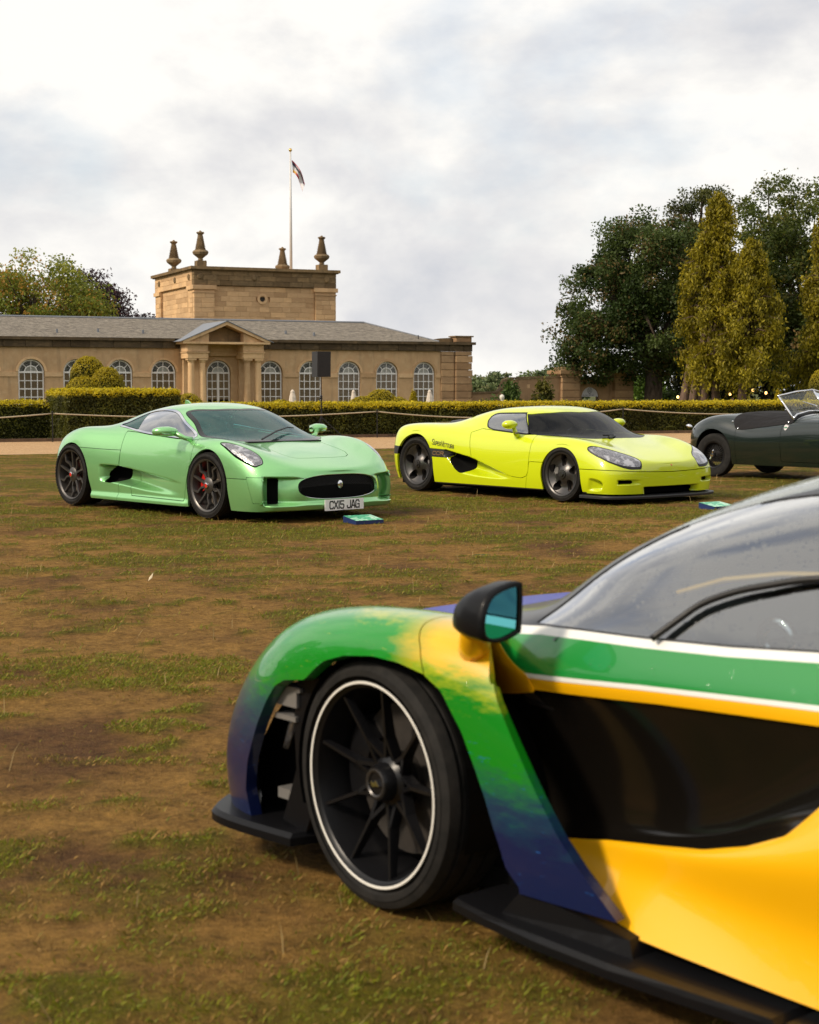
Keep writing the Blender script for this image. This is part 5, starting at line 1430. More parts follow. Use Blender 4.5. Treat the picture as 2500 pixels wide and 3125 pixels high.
def tyre_mb(Rt, w, rr, groove=True):
    hw = w/2
    prof = [(rr-0.004, -hw*0.80), (rr+0.012, -hw*0.90), ((rr+Rt)/2, -hw*1.0), (Rt-0.030, -hw*0.985), (Rt-0.010, -hw*0.90)]
    for g in (-0.62, -0.2, 0.2, 0.62):
        prof += [(Rt-0.001, hw*(g-0.06)), (Rt-0.010, hw*(g-0.045)), (Rt-0.010, hw*(g+0.045)), (Rt-0.001, hw*(g+0.06))] if groove else [(Rt, hw*g)]
    prof += [(Rt-0.010, hw*0.90), (Rt-0.030, hw*0.985), (Rt-0.046, hw*1.0), ((rr+Rt)/2, hw*1.0), (rr+0.022, hw*0.945), (rr+0.016, hw*0.93), (rr+0.008, hw*0.90), (rr-0.004, hw*0.80)]
    b = MB(); b.lathe(prof, 72, axis='y', cap=False); return b
def tread_blocks(b, Rt, w, n=60):
    """cross cuts on the tyre shoulder"""
    for k in range(n):
        a = 2*math.pi*k/n; c, s = math.cos(a), math.sin(a)
        for y0, y1 in ((w*0.36, w*0.475), (-w*0.475, -w*0.36)):
            r0, r1, h = Rt-0.020, Rt-0.0085, 0.012
            V = []
            for r in (r0, r1):
                for y in (y0, y1):
                    for q in (-h, h): V.append((r*c-q*s, y, r*s+q*c))
            b.add(V, [(4, 5, 7, 6), (0, 4, 6, 2), (1, 3, 7, 5), (2, 6, 7, 3), (0, 1, 5, 4)])
def bar(b, pts, w, d0, d1, y):
    """flat spoke along 2-D points (x,z) in the wheel plane; outer face at y, thickness d towards the inside"""
    P = [Vector((p[0], p[1])) for p in pts]; k = len(P); V = []
    if not hasattr(w, '__len__'): w = [w]*k
    if not hasattr(y, '__len__'): y = [y]*k
    for i in range(k):
        t = (P[min(i+1, k-1)]-P[max(i-1, 0)]).normalized(); n = Vector((-t.y, t.x))
        if 0 < i < k-1:
            t0 = (P[i]-P[i-1]).normalized(); cs = max(0.6, n.dot(Vector((-t0.y, t0.x)))); n = n/cs
        for (s, yy) in ((0.72, y[i]), (1.0, y[i]-0.008), (1.0, y[i]-d0-(d1-d0)*i/(k-1)), (-1.0, y[i]-d0-(d1-d0)*i/(k-1)), (-1.0, y[i]-0.008), (-0.72, y[i])):
            q = P[i]+n*(s*w[i]); V.append((q.x, yy, q.y))
    F = []
    for i in range(k-1):
        for j in range(6):
            a, c = i*6+j, i*6+(j+1) % 6; F.append((a, c, c+6, a+6))
    F += [tuple(range(6))[::-1], tuple((k-1)*6+j for j in range(6))]
    b.add(V, F)
def pol(r, a): return (r*math.cos(a), r*math.sin(a))
WCACHE = {}
def cached(key, fn, mat, auto=30):
    if key not in WCACHE:
        b = fn(); me = mesh(key, b.V, b.F); me.materials.append(mat)
        me.polygons.foreach_set('use_smooth', np.ones(len(me.polygons), dtype=bool)); me.set_sharp_from_angle(angle=R(auto))
        WCACHE[key] = me
    return WCACHE[key]
def wheel(parent, style, x, y, Rt, w, rr, side, steer=0.0, spin=0.0, sink=0.0, cal=1):
    """wheel > tyre, spokes, brake; side +1 outer face to +y. y is the outer tyre face"""
    yc = y-side*w/2
    rot = (0, spin if side > 0 else -spin, (0 if side > 0 else math.pi)+steer)
    key = f'{style}_{Rt:.3f}_{w:.3f}'
    hw = w/2
    def barrel():
        b = MB(); b.lathe([(rr-0.012, hw*0.90), (rr+0.004, hw*0.955), (rr-0.004, hw*0.945), (rr-0.018, hw*0.86), (rr-0.035, hw*0.4), (rr-0.045, 0), (rr-0.03, -hw*0.9)], 64, axis='y', cap=False); return b
    mt = {'mint': M_GUN, 'lime': M_GUND, 'senna': M_BLKALLOY, 'wire': M_BLKALLOY}[style]
    o = obj('wheel', cached(key+'_rim', barrel, mt), None, parent, loc=(x, yc, Rt-sink), rot=rot)
    def ty():
        b = tyre_mb(Rt, w, rr)
        if style in ('mint', 'lime'): tread_blocks(b, Rt, w)
        return b
    obj('tyre', cached(key+'_tyre', ty, M_RUBBER, 40), None, o)
    yo = hw*0.90
    if style != 'wire':
        def disc():
            b = MB(); b.lathe([(0.07, yo-0.115), (rr*0.74, yo-0.115), (rr*0.74, yo-0.145), (0.07, yo-0.145)], 40, axis='y', cap=False); b.lathe([(0.0, yo-0.10), (0.075, yo-0.10), (0.075, yo-0.15)], 20, axis='y', cap=False); return b
        obj('brake_disc', cached(key+'_disc', disc, M_DISC if style != 'senna' else M_DISCD), None, o)
        def cal_mb():
            b = MB(); V = []; m = 10
            for k in range(m+1):
                a = R(-20+62*k/m)
                for r, yy in ((rr*0.50, yo-0.085), (rr*0.80, yo-0.085), (rr*0.80, yo-0.17), (rr*0.50, yo-0.17)): V.append((r*math.cos(a), yy, r*math.sin(a)))
            F = [(4*k+j, 4*k+(j+1) % 4, 4*k+4+(j+1) % 4, 4*k+4+j) for k in range(m) for j in range(4)]+[(0, 1, 2, 3), (4*m+3, 4*m+2, 4*m+1, 4*m)]
            b.add(V, F); return b
        c = obj('brake_caliper', cached(key+'_cal', cal_mb, {'mint': M_RED, 'lime': M_CALG}.get(style, M_BLKALLOY)), None, o)
        c.rotation_euler = (0, 0 if cal*side > 0 else math.pi, 0)
        def back():
            b = MB(); b.lathe([(0.0, -hw*0.55), (rr-0.03, -hw*0.55)], 32, axis='y', cap=False); return b
        obj('inner_shadow_panel', cached(key+'_back', back, M_VOID), None, o)
    if style == 'mint':
        def sp_a():
            b = MB(); bar(b, [pol(0.045, 0), pol(0.15, 0.0), pol(rr-0.012, 0.05)], [0.020, 0.013, 0.011], 0.05, 0.03, [yo-0.030, yo-0.020, yo-0.004]); return b
        def sp_b():
            b = MB(); bar(b, [pol(0.05, 0.10), pol(0.14, 0.10), pol(rr*0.70, -0.10), pol(rr-0.012, 0.08)], [0.017, 0.012, 0.012, 0.011], 0.05, 0.03, [yo-0.030, yo-0.020, yo-0.010, yo-0.004]); return b
        for k in range(5):
            a = 2*math.pi*k/5+R(90)
            obj('spoke', cached(key+'_sa', sp_a, M_GUN), None, o, rot=(0, -a, 0))
            obj('spoke', cached(key+'_sb', sp_b, M_GUN), None, o, rot=(0, -a-R(36), 0))
        def hub():
            b = MB(); b.lathe([(0.0, yo-0.004), (0.055, yo-0.008), (0.085, yo-0.024), (0.088, yo-0.06)], 32, axis='y', cap=False); return b
        obj('hub', cached(key+'_hub', hub, M_GUN), None, o)
        def cap():
            b = MB(); b.lathe([(0.0, yo+0.010), (0.022, yo+0.009), (0.023, yo-0.005)], 20, axis='y', cap=False); return b
        obj('centre_cap', cached(key+'_cap', cap, M_RED), None, o)
        def capr():
            b = MB(); b.lathe([(0.023, yo+0.009), (0.030, yo+0.006), (0.031, yo-0.006)], 20, axis='y', cap=False); return b
        obj('cap_ring', cached(key+'_capr', capr, M_CHROME), None, o)
    if style == 'lime':
        def face():
            nr, na = 26, 150; V = []
            for i in range(nr):
                r = 0.030+(rr-0.008-0.030)*i/(nr-1)
                yy = yo-0.012-0.050*math.exp(-((r-0.155)/0.075)**2)+0.006*(r/rr)
                for j in range(na):
                    a = 2*math.pi*j/na; V.append((r*math.cos(a), yy, r*math.sin(a)))
            V = np.array(V); polys = [(i*na+j, i*na+(j+1) % na, (i+1)*na+(j+1) % na, (i+1)*na+j) for i in range(nr-1) for j in range(na)]
            f = np.full(len(V), 1e9)
            for k in range(5):
                a = 2*math.pi*k/5+R(90); rc = rr*0.645
                u = V[:, 0]*math.cos(a)+V[:, 2]*math.sin(a)-rc; q = -V[:, 0]*math.sin(a)+V[:, 2]*math.cos(a)
                f = np.minimum(f, (np.sqrt((u/(rr*0.275))**2+((q-0.10*u)/(rr*(0.205+0.10*u/rr)))**2)-1)*rr*0.2)
            V, _, out = clip(V, polys, f)
            cnt = {}
            for p in out:
                for a, c in zip(p, p[1:]+p[:1]): cnt[(a, c)] = 1
            be = [e for e in cnt if (e[1], e[0]) not in cnt]; rs = sorted({i for e in be for i in e}); r0 = {v: len(V)+k for k, v in enumerate(rs)}
            lip = V[rs]*np.array([1, 1, 1.0]); lip[:, 1] -= 0.045
            V2 = np.concatenate([V, lip]); F = out+[(c, a, r0[a], r0[c]) for a, c in be]
            b = MB(); b.V = [tuple(v) for v in V2]; b.F = [tuple(f) for f in F]; return b
        obj('spoke_face', cached(key+'_face', face, M_GUND, 45), None, o)
        def hub():
            b = MB(); b.lathe([(0.0, yo+0.012), (0.030, yo+0.012), (0.034, yo+0.006), (0.034, yo-0.03)], 6, axis='y', cap=False); b.lathe([(0.03, yo-0.004), (0.052, yo-0.006), (0.056, yo-0.03)], 24, axis='y', cap=False); return b
        obj('centre_nut', cached(key+'_hub', hub, M_GUND), None, o)
    if style == 'senna':
        def sp():
            b = MB()
            bar(b, [pol(0.118, 0.0), pol(rr-0.006, 0.0)], [0.0068, 0.0050], 0.032, 0.018, [yo-0.034, yo-0.010])
            for s in (-1, 1): bar(b, [pol(0.122, 0.0), pol(0.062, s*0.30)], [0.0062, 0.0085], 0.032, 0.03, [yo-0.034, yo-0.052])
            return b
        for k in range(9): obj('spoke', cached(key+'_sp', sp, M_BLKALLOY), None, o, rot=(0, -(2*math.pi*k/9+R(96)), 0))
        def hub():
            b = MB(); b.lathe([(0.0, yo-0.016), (0.034, yo-0.016), (0.038, yo-0.012), (0.043, yo-0.012), (0.047, yo-0.02), (0.052, yo-0.045), (0.066, yo-0.055), (0.070, yo-0.11)], 40, axis='y', cap=False); return b
        obj('hub', cached(key+'_hub', hub, M_BLKALLOY), None, o)
        def nut():
            b = MB(); b.lathe([(0.030, yo-0.013), (0.034, yo-0.010), (0.038, yo-0.010), (0.040, yo-0.013)], 32, axis='y', cap=False); return b
        obj('nut_ring', cached(key+'_nut', nut, M_GUND), None, o)
        def em():
            b = MB(); b.prism([(-0.018, -0.004), (0.012, -0.010), (0.020, 0.004), (0.004, 0.002), (-0.004, 0.010)], yo-0.013, yo-0.010); return b
        obj('emblem', cached(key+'_em', em, M_CHROME), None, o, rot=(0, spin if side > 0 else -spin, 0))
        def st():
            b = MB(); b.lathe([(rr+0.0, hw*0.962), (rr-0.001, hw*0.970), (rr-0.0065, hw*0.968), (rr-0.0075, hw*0.958)], 90, axis='y', cap=False); return b
        obj('white_rim_stripe', cached(key+'_st', st, M_WHITE), None, o)
    if style == 'wire':
        def wires():
            b = MB()
            for k in range(27):
                a = 2*math.pi*k/27
                for s, yy in ((1, 0.055), (-1, -0.02)):
                    a2 = a+s*0.42; b.tube([(0.045*math.cos(a2), yy+0.01, 0.045*math.sin(a2)), ((rr-0.02)*math.cos(a), yy*0.2+0.02, (rr-0.02)*math.sin(a))], 0.0028, 4, False)
            return b
        obj('wire_spokes', cached(key+'_w', wires, M_GUND), None, o)
        def hub():
            b = MB(); b.lathe([(0.0, 0.10), (0.03, 0.095), (0.045, 0.07), (0.05, -0.05)], 20, axis='y', cap=False); return b
        obj('hub', cached(key+'_hub', hub, M_BLKALLOY), None, o)
        def ko():
            b = MB(); b.lathe([(0.0, 0.125), (0.030, 0.122), (0.040, 0.10), (0.042, 0.085)], 20, axis='y', cap=False)
            for s in (-1, 1): b.tube([(s*0.03, 0.105, 0), (s*0.07, 0.115, 0.0), (s*0.085, 0.105, 0)], [0.016, 0.014, 0.008], 8)
            return b
        obj('spinner_nut', cached(key+'_ko', ko, M_CHROME), None, o, rot=(0, R(70), 0))
    return o
def seats(root, x, y, z, mat, s=1.0):
    for sy in (-1, 1):
        b = MB(); b.add(*blend_lathe([(0.05, 0, 0, .24, .22), (0.0, 0, .10, .25, .24), (-.02, 0, .16, .22, .22)], 14))
        b.add(*blend_lathe([(-.20, 0, .08, .07, .22), (-.27, 0, .30, .075, .24), (-.36, 0, .55, .06, .20), (-.40, 0, .62, .05, .13), (-.43, 0, .76, .045, .11), (-.44, 0, .79, .02, .06)], 14))
        b.build('seat', mat, root, True, loc=(x, sy*y, z), scale=(s, s, s))
def steering(root, x, y, z, rad=0.17):
    b = MB(); pts = [(0.35*rad*math.sin(2*math.pi*k/24), rad*math.cos(2*math.pi*k/24), rad*math.sin(2*math.pi*k/24)) for k in range(25)]
    b.tube(pts, 0.014, 6); b.tube([(0, -rad, 0), (0.02, 0, 0), (0, rad, 0)], 0.018, 6); b.tube([(0.02, 0, 0), (0.25, 0, -0.06)], 0.03, 6)
    b.build('steering_wheel', M_BLK, root, True, loc=(x, y, z))
GLYPH = {'C': [[(1, .82), (.82, 1), (.18, 1), (0, .82), (0, .18), (.18, 0), (.82, 0), (1, .18)]], 'X': [[(0, 0), (1, 1)], [(0, 1), (1, 0)]], '1': [[(.5, 0), (.5, 1)]],
         '5': [[(.95, 1), (.05, 1), (.05, .56), (.75, .56), (1, .40), (1, .18), (.80, 0), (.20, 0), (0, .16)]], 'J': [[(1, 1), (1, .18), (.82, 0), (.18, 0), (0, .18), (0, .3)]],
         'A': [[(0, 0), (.42, 1), (.58, 1), (1, 0)], [(.18, .30), (.82, .30)]], 'G': [[(1, .80), (.82, 1), (.18, 1), (0, .82), (0, .18), (.18, 0), (1, 0), (1, .46), (.55, .46)]],
         'R': [[(0, 0), (0, 1), (.8, 1), (1, .85), (1, .62), (.8, .48), (0, .48)], [(.5, .48), (1, 0)]], 'S': [[(1, .85), (.8, 1), (.2, 1), (0, .85), (0, .65), (.2, .54), (.8, .46), (1, .35), (1, .15), (.8, 0), (.2, 0), (0, .15)]],
         'U': [[(0, 1), (0, .18), (.2, 0), (.8, 0), (1, .18), (1, 1)]], 'P': [[(0, 0), (0, 1), (.8, 1), (1, .85), (1, .60), (.8, .45), (0, .45)]], 'E': [[(1, 1), (0, 1), (0, 0), (1, 0)], [(0, .52), (.8, .52)]],
         'V': [[(0, 1), (.5, 0), (1, 1)]], 'T': [[(0, 1), (1, 1)], [(.5, 1), (.5, 0)]]}
def stroke(b, pts, wd, place):
    """thick polyline in letter space; place(u,v) -> 3-D point"""
    P = [Vector(p) for p in pts]
    for a, c in zip(P[:-1], P[1:]):
        t = (c-a).normalized(); n = Vector((-t.y, t.x))*wd/2; e = t*wd/2
        q = [a-e+n, a-e-n, c+e-n, c+e+n]
        b.add([place(x, y) for x, y in q], [(0, 1, 2, 3)])
def lettering(text, place, h, w, gap, wd, widths=None, small=None):
    """strokes for a run of characters, starting at u=0; returns mesh collector and length"""
    b = MB(); u = 0
    for i, ch in enumerate(text):
        if ch == ' ': u += w*0.75; continue
        hh = h*(small if small and i not in (0, 5) else 1.0); ww = (w*0.25 if ch == '1' else w)*(hh/h)
        for s in GLYPH[ch]: stroke(b, [(u+x*ww, y*hh) for x, y in s], wd, place)
        u += ww+gap
    return b, u-gap
# ================================================================= mint green supercar
def arch_fn(cx, cz, r, x0, x1, ymin=0.55):
    """wheel opening: circle, widening to x0..x1 at the sill"""
    def f(x, y, z, ys, n):
        c = np.hypot(x-cx, z-cz)-r
        t = np.clip((cz-z)/cz, 0, 1); xa = (cx-r)*(1-t)+x0*t; xb = (cx+r)*(1-t)+x1*t
        low = np.maximum(np.maximum(xa-x, x-xb), z-cz)
        return np.maximum(np.minimum(c, low), ymin-y)
    return f
def side_poly(poly, ymin=0.4, zmin=-1.0):
    P = np.asarray(poly, float)
    return lambda x, y, z, ys, n: np.maximum(np.maximum(sdf(x, z, P), ymin-y), zmin-z)
def plan_poly(poly, zmin=0.5):
    P = np.asarray(poly, float)
    return lambda x, y, z, ys, n: np.maximum(sdf(x, y, P), zmin-z)
def grow(fn, d): return lambda *a: fn(*a)-d
def interp(x, xs, ys): return np.interp(x, xs, ys)

def mint_disp(V, N):
    x, y, z = V[:, 0], np.abs(V[:, 1]), V[:, 2]; s = np.sign(V[:, 1])
    # side trough running back into the intake
    zu = interp(x, [-.72, -.34, .27, .95, 1.1], [.505, .50, .435, .36, .34]); zl = interp(x, [-.72, -.54, .2, 1.0], [.30, .305, .235, .19])
    t = (z-zl)/(zu-zl)
    m = sstep(0, .30, t)*sstep(0, .16, 1-t)*(y > .6)
    d = 0.13*sstep(.95, -.40, x)*sstep(-.72, -.64, x)
    V[:, 1] -= s*m*d*1.25
    # sill blade
    V[:, 1] += s*0.035*sstep(.20, .13, z)*(np.abs(x) < 1.1)*(y > .7)*sstep(1.1, .9, np.abs(x))
    # corner intakes beside the grille
    q = x-y; fm = (x > 1.9)
    zm = sstep(.165, .205, z)*sstep(.47, .43, z)
    dep = 0.19*sstep(1.92, 1.42, q)*sstep(1.352, 1.376, q)*zm*fm
    V[:, 0] -= dep
    # chin shelf
    V[:, 0] += fm*0.055*sstep(.22, .17, z)*sstep(.10, .13, z)*sstep(1.30, 1.45, q)
    return V
MCO = Vector((-2.345, 18.071, 0))
mint = thing('sports_car', 'mint green supercar with a black oval grille and white number plate', 'car', MCO, R(-47.24))
M_MINT = paint('mint_pearl', (0.29, 0.66, 0.26), 0.62, 0.10, 0.34)
M_GLS = car_glass('wet_screen_glass', (0.10, 0.46, 0.44), 1.2, 1.3, (0.12, 0.36, 0.34), 0.16)
M_GLS2 = car_glass('side_glass', (0.25, 0.32, 0.36), 6.0, 0.12)
B = Body(MINT, 250, 180, mint_disp)
for f in (arch_fn(1.365, .355, .377, 1.035, 1.775), arch_fn(-1.335, .35, .385, -1.80, -.865)): B.take(f, 0)
SCR = [(.69, -.1), (.688, 0), (.665, .15), (.616, .33), (.435, .555), (.726, .650), (.95, .735), (1.10, .725), (1.25, .67), (1.385, .56), (1.44, .3), (1.455, 0), (1.455, -.1)]
scr = plan_poly(spline(SCR[1:-1], 60).tolist()+[(1.455, -.1), (.688, -.1)], .77)
glass = B.take(grow(scr, -.045), 0); frit = B.take(scr, .003)
WIN = spline([(-.60, .952), (-.50, .975), (-.22, 1.088), (.044, 1.114), (.322, 1.088), (.594, .975), (.90, .838), (.64, .846), (.106, .878), (-.13, .900), (-.45, .938)], 90, True)
win = side_poly(WIN, .45, .80)
quarter = B.take(lambda x, y, z, ys, n: np.maximum(win(x, y, z, ys, n), x+.20-.25*(1.0-z)), .004)
sideg = B.take(win, .001); trim = B.take(grow(win, .020), .001)
HL = spline([(1.555, .905), (1.63, .925), (1.814, .936), (1.98, .918), (2.085, .884), (2.12, .845), (2.13, .805), (2.06, .785), (1.95, .80), (1.76, .858)], 80, True)
light = B.take(plan_poly(HL, .50), .004)
GR = lambda x, y, z, ys, n: np.maximum(((y/.535)**2.8+(np.abs(z-.352)/.128)**2.8)**(1/2.8)-1, (2.15-x)*4)*.12
grille = B.take(GR, 0)
slot = B.take(lambda x, y, z, ys, n: np.maximum(np.maximum(np.abs((x-y)-1.455)-.085, np.abs(z-.318)-.128), (1.9-x)), 0)
hole = B.take(side_poly(spline([(-.66, .33), (-.67, .40), (-.64, .46), (-.56, .492), (-.42, .492), (-.31, .46), (-.30, .39), (-.37, .325), (-.48, .300), (-.59, .300)], 60, True), .6), 0)
door = B.take(side_poly([(-.36, .885), (-.352, .79), (-.335, .505), (-.12, .465), (-.10, .25), (-.08, .175), (.94, .165), (.975, .36), (1.05, .60), (1.06, .822), (.93, .812), (.64, .820), (.106, .852), (-.13, .874)], .6), .0035)
bonnet = B.take(plan_poly([(1.50, -.1), (1.50, .30), (1.44, .46), (1.736, .446), (1.95, .44), (2.04, .405), (2.085, .34), (2.10, .155), (2.105, -.1)], .5), .0035)
blade = B.take(lambda x, y, z, ys, n: np.maximum(np.maximum((x-y)-1.350, 1.085+(.455-z)*.40-(x-y)), np.maximum(np.abs(z-.328)-.132, 1.9-x)), .0025)
bumper = B.take(lambda x, y, z, ys, n: np.maximum(z-interp(x, [1.7, 2.02, 2.3], [.443, .442, .447]), 1.5-x), .003)
quart = B.take(lambda x, y, z, ys, n: np.maximum(np.maximum(z-(.672+.012*sstep(-.5, -1.2, x)), x+.345), np.maximum(.6-y, -1.4-x)), .003)
flap = B.take(side_poly([(-.235, .664), (-.225, .694), (-.105, .690), (-.100, .660)], .6), .0025)
B.emit(B.polys, 'body', M_MINT, mint, .03)
for p, nme, m, fl in ((door, 'door', M_MINT, .015), (bonnet, 'bonnet', M_MINT, .012), (bumper, 'front_bumper', M_MINT, .03), (quart, 'rear_quarter_panel', M_MINT, .02)):
    for sd in ((1, -1) if nme in ('door', 'rear_quarter_panel') else (0,)): B.emit(p, nme, m, mint, fl, 0, None, sd)
for sd in (1, -1):
    B.emit(blade, 'bumper_blade', M_MINT, mint, .02, .001, None, sd)
    B.emit(flap, 'fuel_flap', M_MINT, mint, .01, 0, None, sd)
    B.emit(sideg, 'side_window', M_GLS2, mint, 0, -.003, None, sd); B.emit(quarter, 'quarter_window', M_GLS, mint, 0, -.003, None, sd)
    B.emit(trim, 'window_trim', M_CHROME, mint, .008, .003, None, sd); B.emit(light, 'headlight', M_LENS, mint, .02, -.002, None, sd)
    B.emit(slot, 'corner_intake', M_VOID, mint, 0, -.02, None, sd); B.emit(hole, 'side_intake', M_VOID, mint, 0, -.06, None, sd)
B.emit(glass, 'windscreen', M_GLS, mint, 0, -.002); B.emit(frit, 'screen_surround', M_GLOSSBLK, mint, .004)
B.emit(grille, 'grille_backing', M_VOID, mint, 0, -.05)
# chrome grille ring and diagonal mesh
def nose_x(y): return 2.405-.12*y*y-.10*y**4
b = MB(); ringp = []
for k in range(61):
    a = 2*math.pi*k/60; c, s = math.cos(a), math.sin(a)
    yy = .535*np.sign(c)*abs(c)**(2/2.8); zz = .352+.128*np.sign(s)*abs(s)**(2/2.8); ringp.append((nose_x(yy)-.012-.05*max(0, zz-.36), yy, zz))
b.tube(ringp, .0075, 6, False); b.build('grille_trim', M_CHROME, mint, True)
b = MB()
for sgn in (-1, 1):
    for k in range(-36, 37):
        seg = []
        for j in range(41):
            z = .352+.118*(j/20-1); y = k*.026+sgn*(z-.352)*1.5
            if (abs(y)/.525)**2.8+(abs(z-.352)/.12)**2.8 < 1: seg.append((nose_x(y)-.035, y, z))
        if len(seg) > 2: b.tube([seg[0], seg[len(seg)//2], seg[-1]], .0022, 4, False)
b.build('grille_mesh', M_BLK, mint)
b = MB(); b.lathe([(0.0, .012), (.030, .010), (.040, .0), (.042, -.02)], 24, axis='x', cap=False); o = b.build('badge', M_CHROME, mint, True, loc=(2.395, 0, .372), scale=(1, .85, 1.1))
b = MB(); b.prism([(-.016, .018), (-.010, -.004), (-.006, -.022), (.006, -.022), (.010, -.004), (.016, .018), (0, .010)], .010, .016)
b.V = [(y_, x_, z_) for x_, y_, z_ in b.V]; b.build('badge_face', M_CALG, o)
# number plate
b = MB(); b.box(2.455, 2.463, -.262, .262, .108, .222); pl = b.build('number_plate', plain('plate_white', (0.93, 0.91, 0.88), 0.4), mint)
lb, ln = lettering('CX15 JAG', lambda u, v: (2.4645, -.203+u, .127+v), .075, .046, .0125, .0135)
M_PLB = plain('plate_black', (0.012, 0.012, 0.012), 0.5); u0 = -ln/2
for ch in 'CX15 JAG':
    if ch == ' ': u0 += .046*.75; continue
    lb, l1 = lettering(ch, lambda u, v: (2.4645, u0+u, .127+v), .075, .046, .0125, .0135)
    lb.build('plate_character', M_PLB, pl); u0 += (.046*.25 if ch == '1' else .046)+.0125
lb = MB(); [lb.box(2.4640, 2.4646, y0, y0+.006, .113, .1165) for y0 in (-.03, -.022, -.014, -.006, .002, .010, .018)]; lb.build('plate_small_print', M_CALG, pl)
b = MB(); b.box(2.36, 2.455, -.2, .2, .13, .2); b.build('plate_bracket', M_BLK, mint)
# mirrors, wiper, roof fin
for sd in (-1, 1):
    b = MB(); secs = []
    for u, rx, rz, dx, dz in ((0, .035, .025, .02, -.012), (.03, .075, .046, .015, -.006), (.10, .092, .054, .0, 0), (.18, .086, .050, -.015, 0), (.235, .060, .036, -.035, -.002), (.255, .02, .014, -.045, 0)):
        secs.append((u, rx, rz, dx, dz))
    V, F = [], []; n = 20
    for (u, rx, rz, dx, dz) in secs:
        for j in range(n):
            a = 2*math.pi*j/n; ca, sa = math.cos(a), math.sin(a)
            V.append((.76+dx+rx*np.sign(ca)*abs(ca)**.8, sd*(.93+u), .905+dz+rz*np.sign(sa)*abs(sa)**.8))
    F = [(i*n+j, i*n+(j+1) % n, (i+1)*n+(j+1) % n, (i+1)*n+j) for i in range(len(secs)-1) for j in range(n)]+[tuple(range(n)), tuple((len(secs)-1)*n+j for j in range(n))]
    b.add(V, F); mo = b.build('wing_mirror', M_MINT, mint, True)
    b = MB(); b.tube([(.93, sd*.83, .815), (.89, sd*.90, .835), (.83, sd*.975, .885)], [.032, .024, .030], 10); b.build('mirror_stalk', M_MINT, mo, True)
    b = MB(); b.box(.82, .85, sd*1.10-.06, sd*1.10+.06, .868, .876); b.build('indicator', M_CHROME, mo)
    b = MB(); b.box(.672, .680, sd*1.06-.07, sd*1.06+.07, .87, .935); b.build('mirror_glass', M_CHROME, mo)
b = MB(); b.tube([(1.46, -.30, .822), (1.30, .02, .900), (1.20, .25, .935), (1.17, .36, .928)], [.010, .010, .008, .006], 6); b.build('wiper', M_BLK, mint)
b = MB(); b.box(1.40, 1.48, -.5, .5, .775, .80); b.build('scuttle', M_BLK, mint)
b = MB(); b.prism([(-.07, -.01), (.075, -.01), (.03, .025), (-.02, .052), (-.055, .058)], -.012, .012); b.build('aerial_fin', M_MINT, mint, loc=(-.32, 0, 1.172))
# lower edges, wells, floor, cabin
b = MB(); b.box(-1.85, 2.0, -.78, .78, .10, .14); b.build('floor_pan', M_VOID, mint)
b = MB(); b.box(-1.8, -.42, -.55, .55, .3, .80); b.box(1.0, 2.2, -.5, .5, .2, .50); b.build('inner_structure', M_VOID, mint)
for x, r, z, yw in ((1.365, .41, .355, .60), (-1.335, .42, .35, .50)):
    for sd in (-1, 1): wheel_well(mint, x, sd*.93, sd*yw, r, z, M_VOID)
b = MB(); b.prism([(.70, .5), (1.42, .5), (1.42, .76), (1.10, .79), (.80, .74)], -.70, .70); b.build('dashboard', plain('grey_dash', (0.16, 0.17, 0.17), 0.7), mint)
seats(mint, .15, .36, .28, M_LEATHER, 0.95); steering(mint, .62, -.36, .74)
b = MB(); b.box(-.45, -.40, -.7, .7, .3, .95); b.build('bulkhead', M_VOID, mint)
wheel(mint, 'mint', 1.353, .965, .349, .255, .275, 1, cal=-1); wheel(mint, 'mint', 1.353, -.965, .349, .255, .275, -1, cal=-1)
wheel(mint, 'mint', -1.353, .975, .358, .34, .286, 1, cal=1); wheel(mint, 'mint', -1.353, -.975, .358, .34, .286, -1, cal=1)
# ================================================================= acid yellow supercar
L_UP = ([-1.1, -.752, -.30, .47, .60], [.575, .566, .492, .263, .25])
def lime_disp(V, N):
    x, y, z = V[:, 0], np.abs(V[:, 1]), V[:, 2]; s = np.sign(V[:, 1])
    zu = interp(x, *L_UP); zl = interp(x, [-.72, -.66, -.60, -.525, -.40, -.2, .1, .3, .50], [.47, .40, .33, .281, .255, .235, .222, .222, .238])
    t = (z-zl)/np.maximum(zu-zl, .02)
    m = sstep(0, .38, t)*sstep(0, .14, 1-t)*(y > .6)*(x > -.76)*(x < .52)
    d = 0.15*sstep(.50, -.30, x)
    V[:, 1] -= s*m*d
    # bumper corner scoops
    cs = sdf(x, z, spline([(1.77, .15), (1.80, .25), (1.83, .305), (1.96, .292), (2.02, .250), (2.005, .18), (1.95, .152), (1.85, .146)], 60, True))
    V[:, 1] -= s*0.10*sstep(0, -.035, cs)*sstep(1.74, 2.0, x)*(y > .7)
    # centre intake set back and twin slots
    fr = (x > 2.0)
    cd_ = np.maximum(y-.455, z-.20)
    V[:, 0] -= fr*0.10*sstep(.005, -.012, cd_)
    sl = np.maximum(np.abs(y-.70)-.135, np.abs(z-.262)-.030)
    V[:, 0] -= fr*0.07*sstep(0, -.014, sl)*sstep(.54, .68, y)
    return V
LCO = Vector((1.704, 20.611, 0))
lime = thing('sports_car', 'acid yellow supercar with five-hole dark wheels and black wraparound glass', 'car', LCO, R(-50.26))
M_LIME = paint('acid_yellow', (0.60, 0.70, 0.005), 0.0, 0.04, 0.32)
M_GLD = car_glass('dark_screen_glass', (0.10, 0.11, 0.13), 0.7, 0.16)
M_GLD2 = car_glass('blue_side_glass', (0.22, 0.30, 0.36), 6.0, 0.5)
B = Body(LIME, 250, 180, lime_disp)
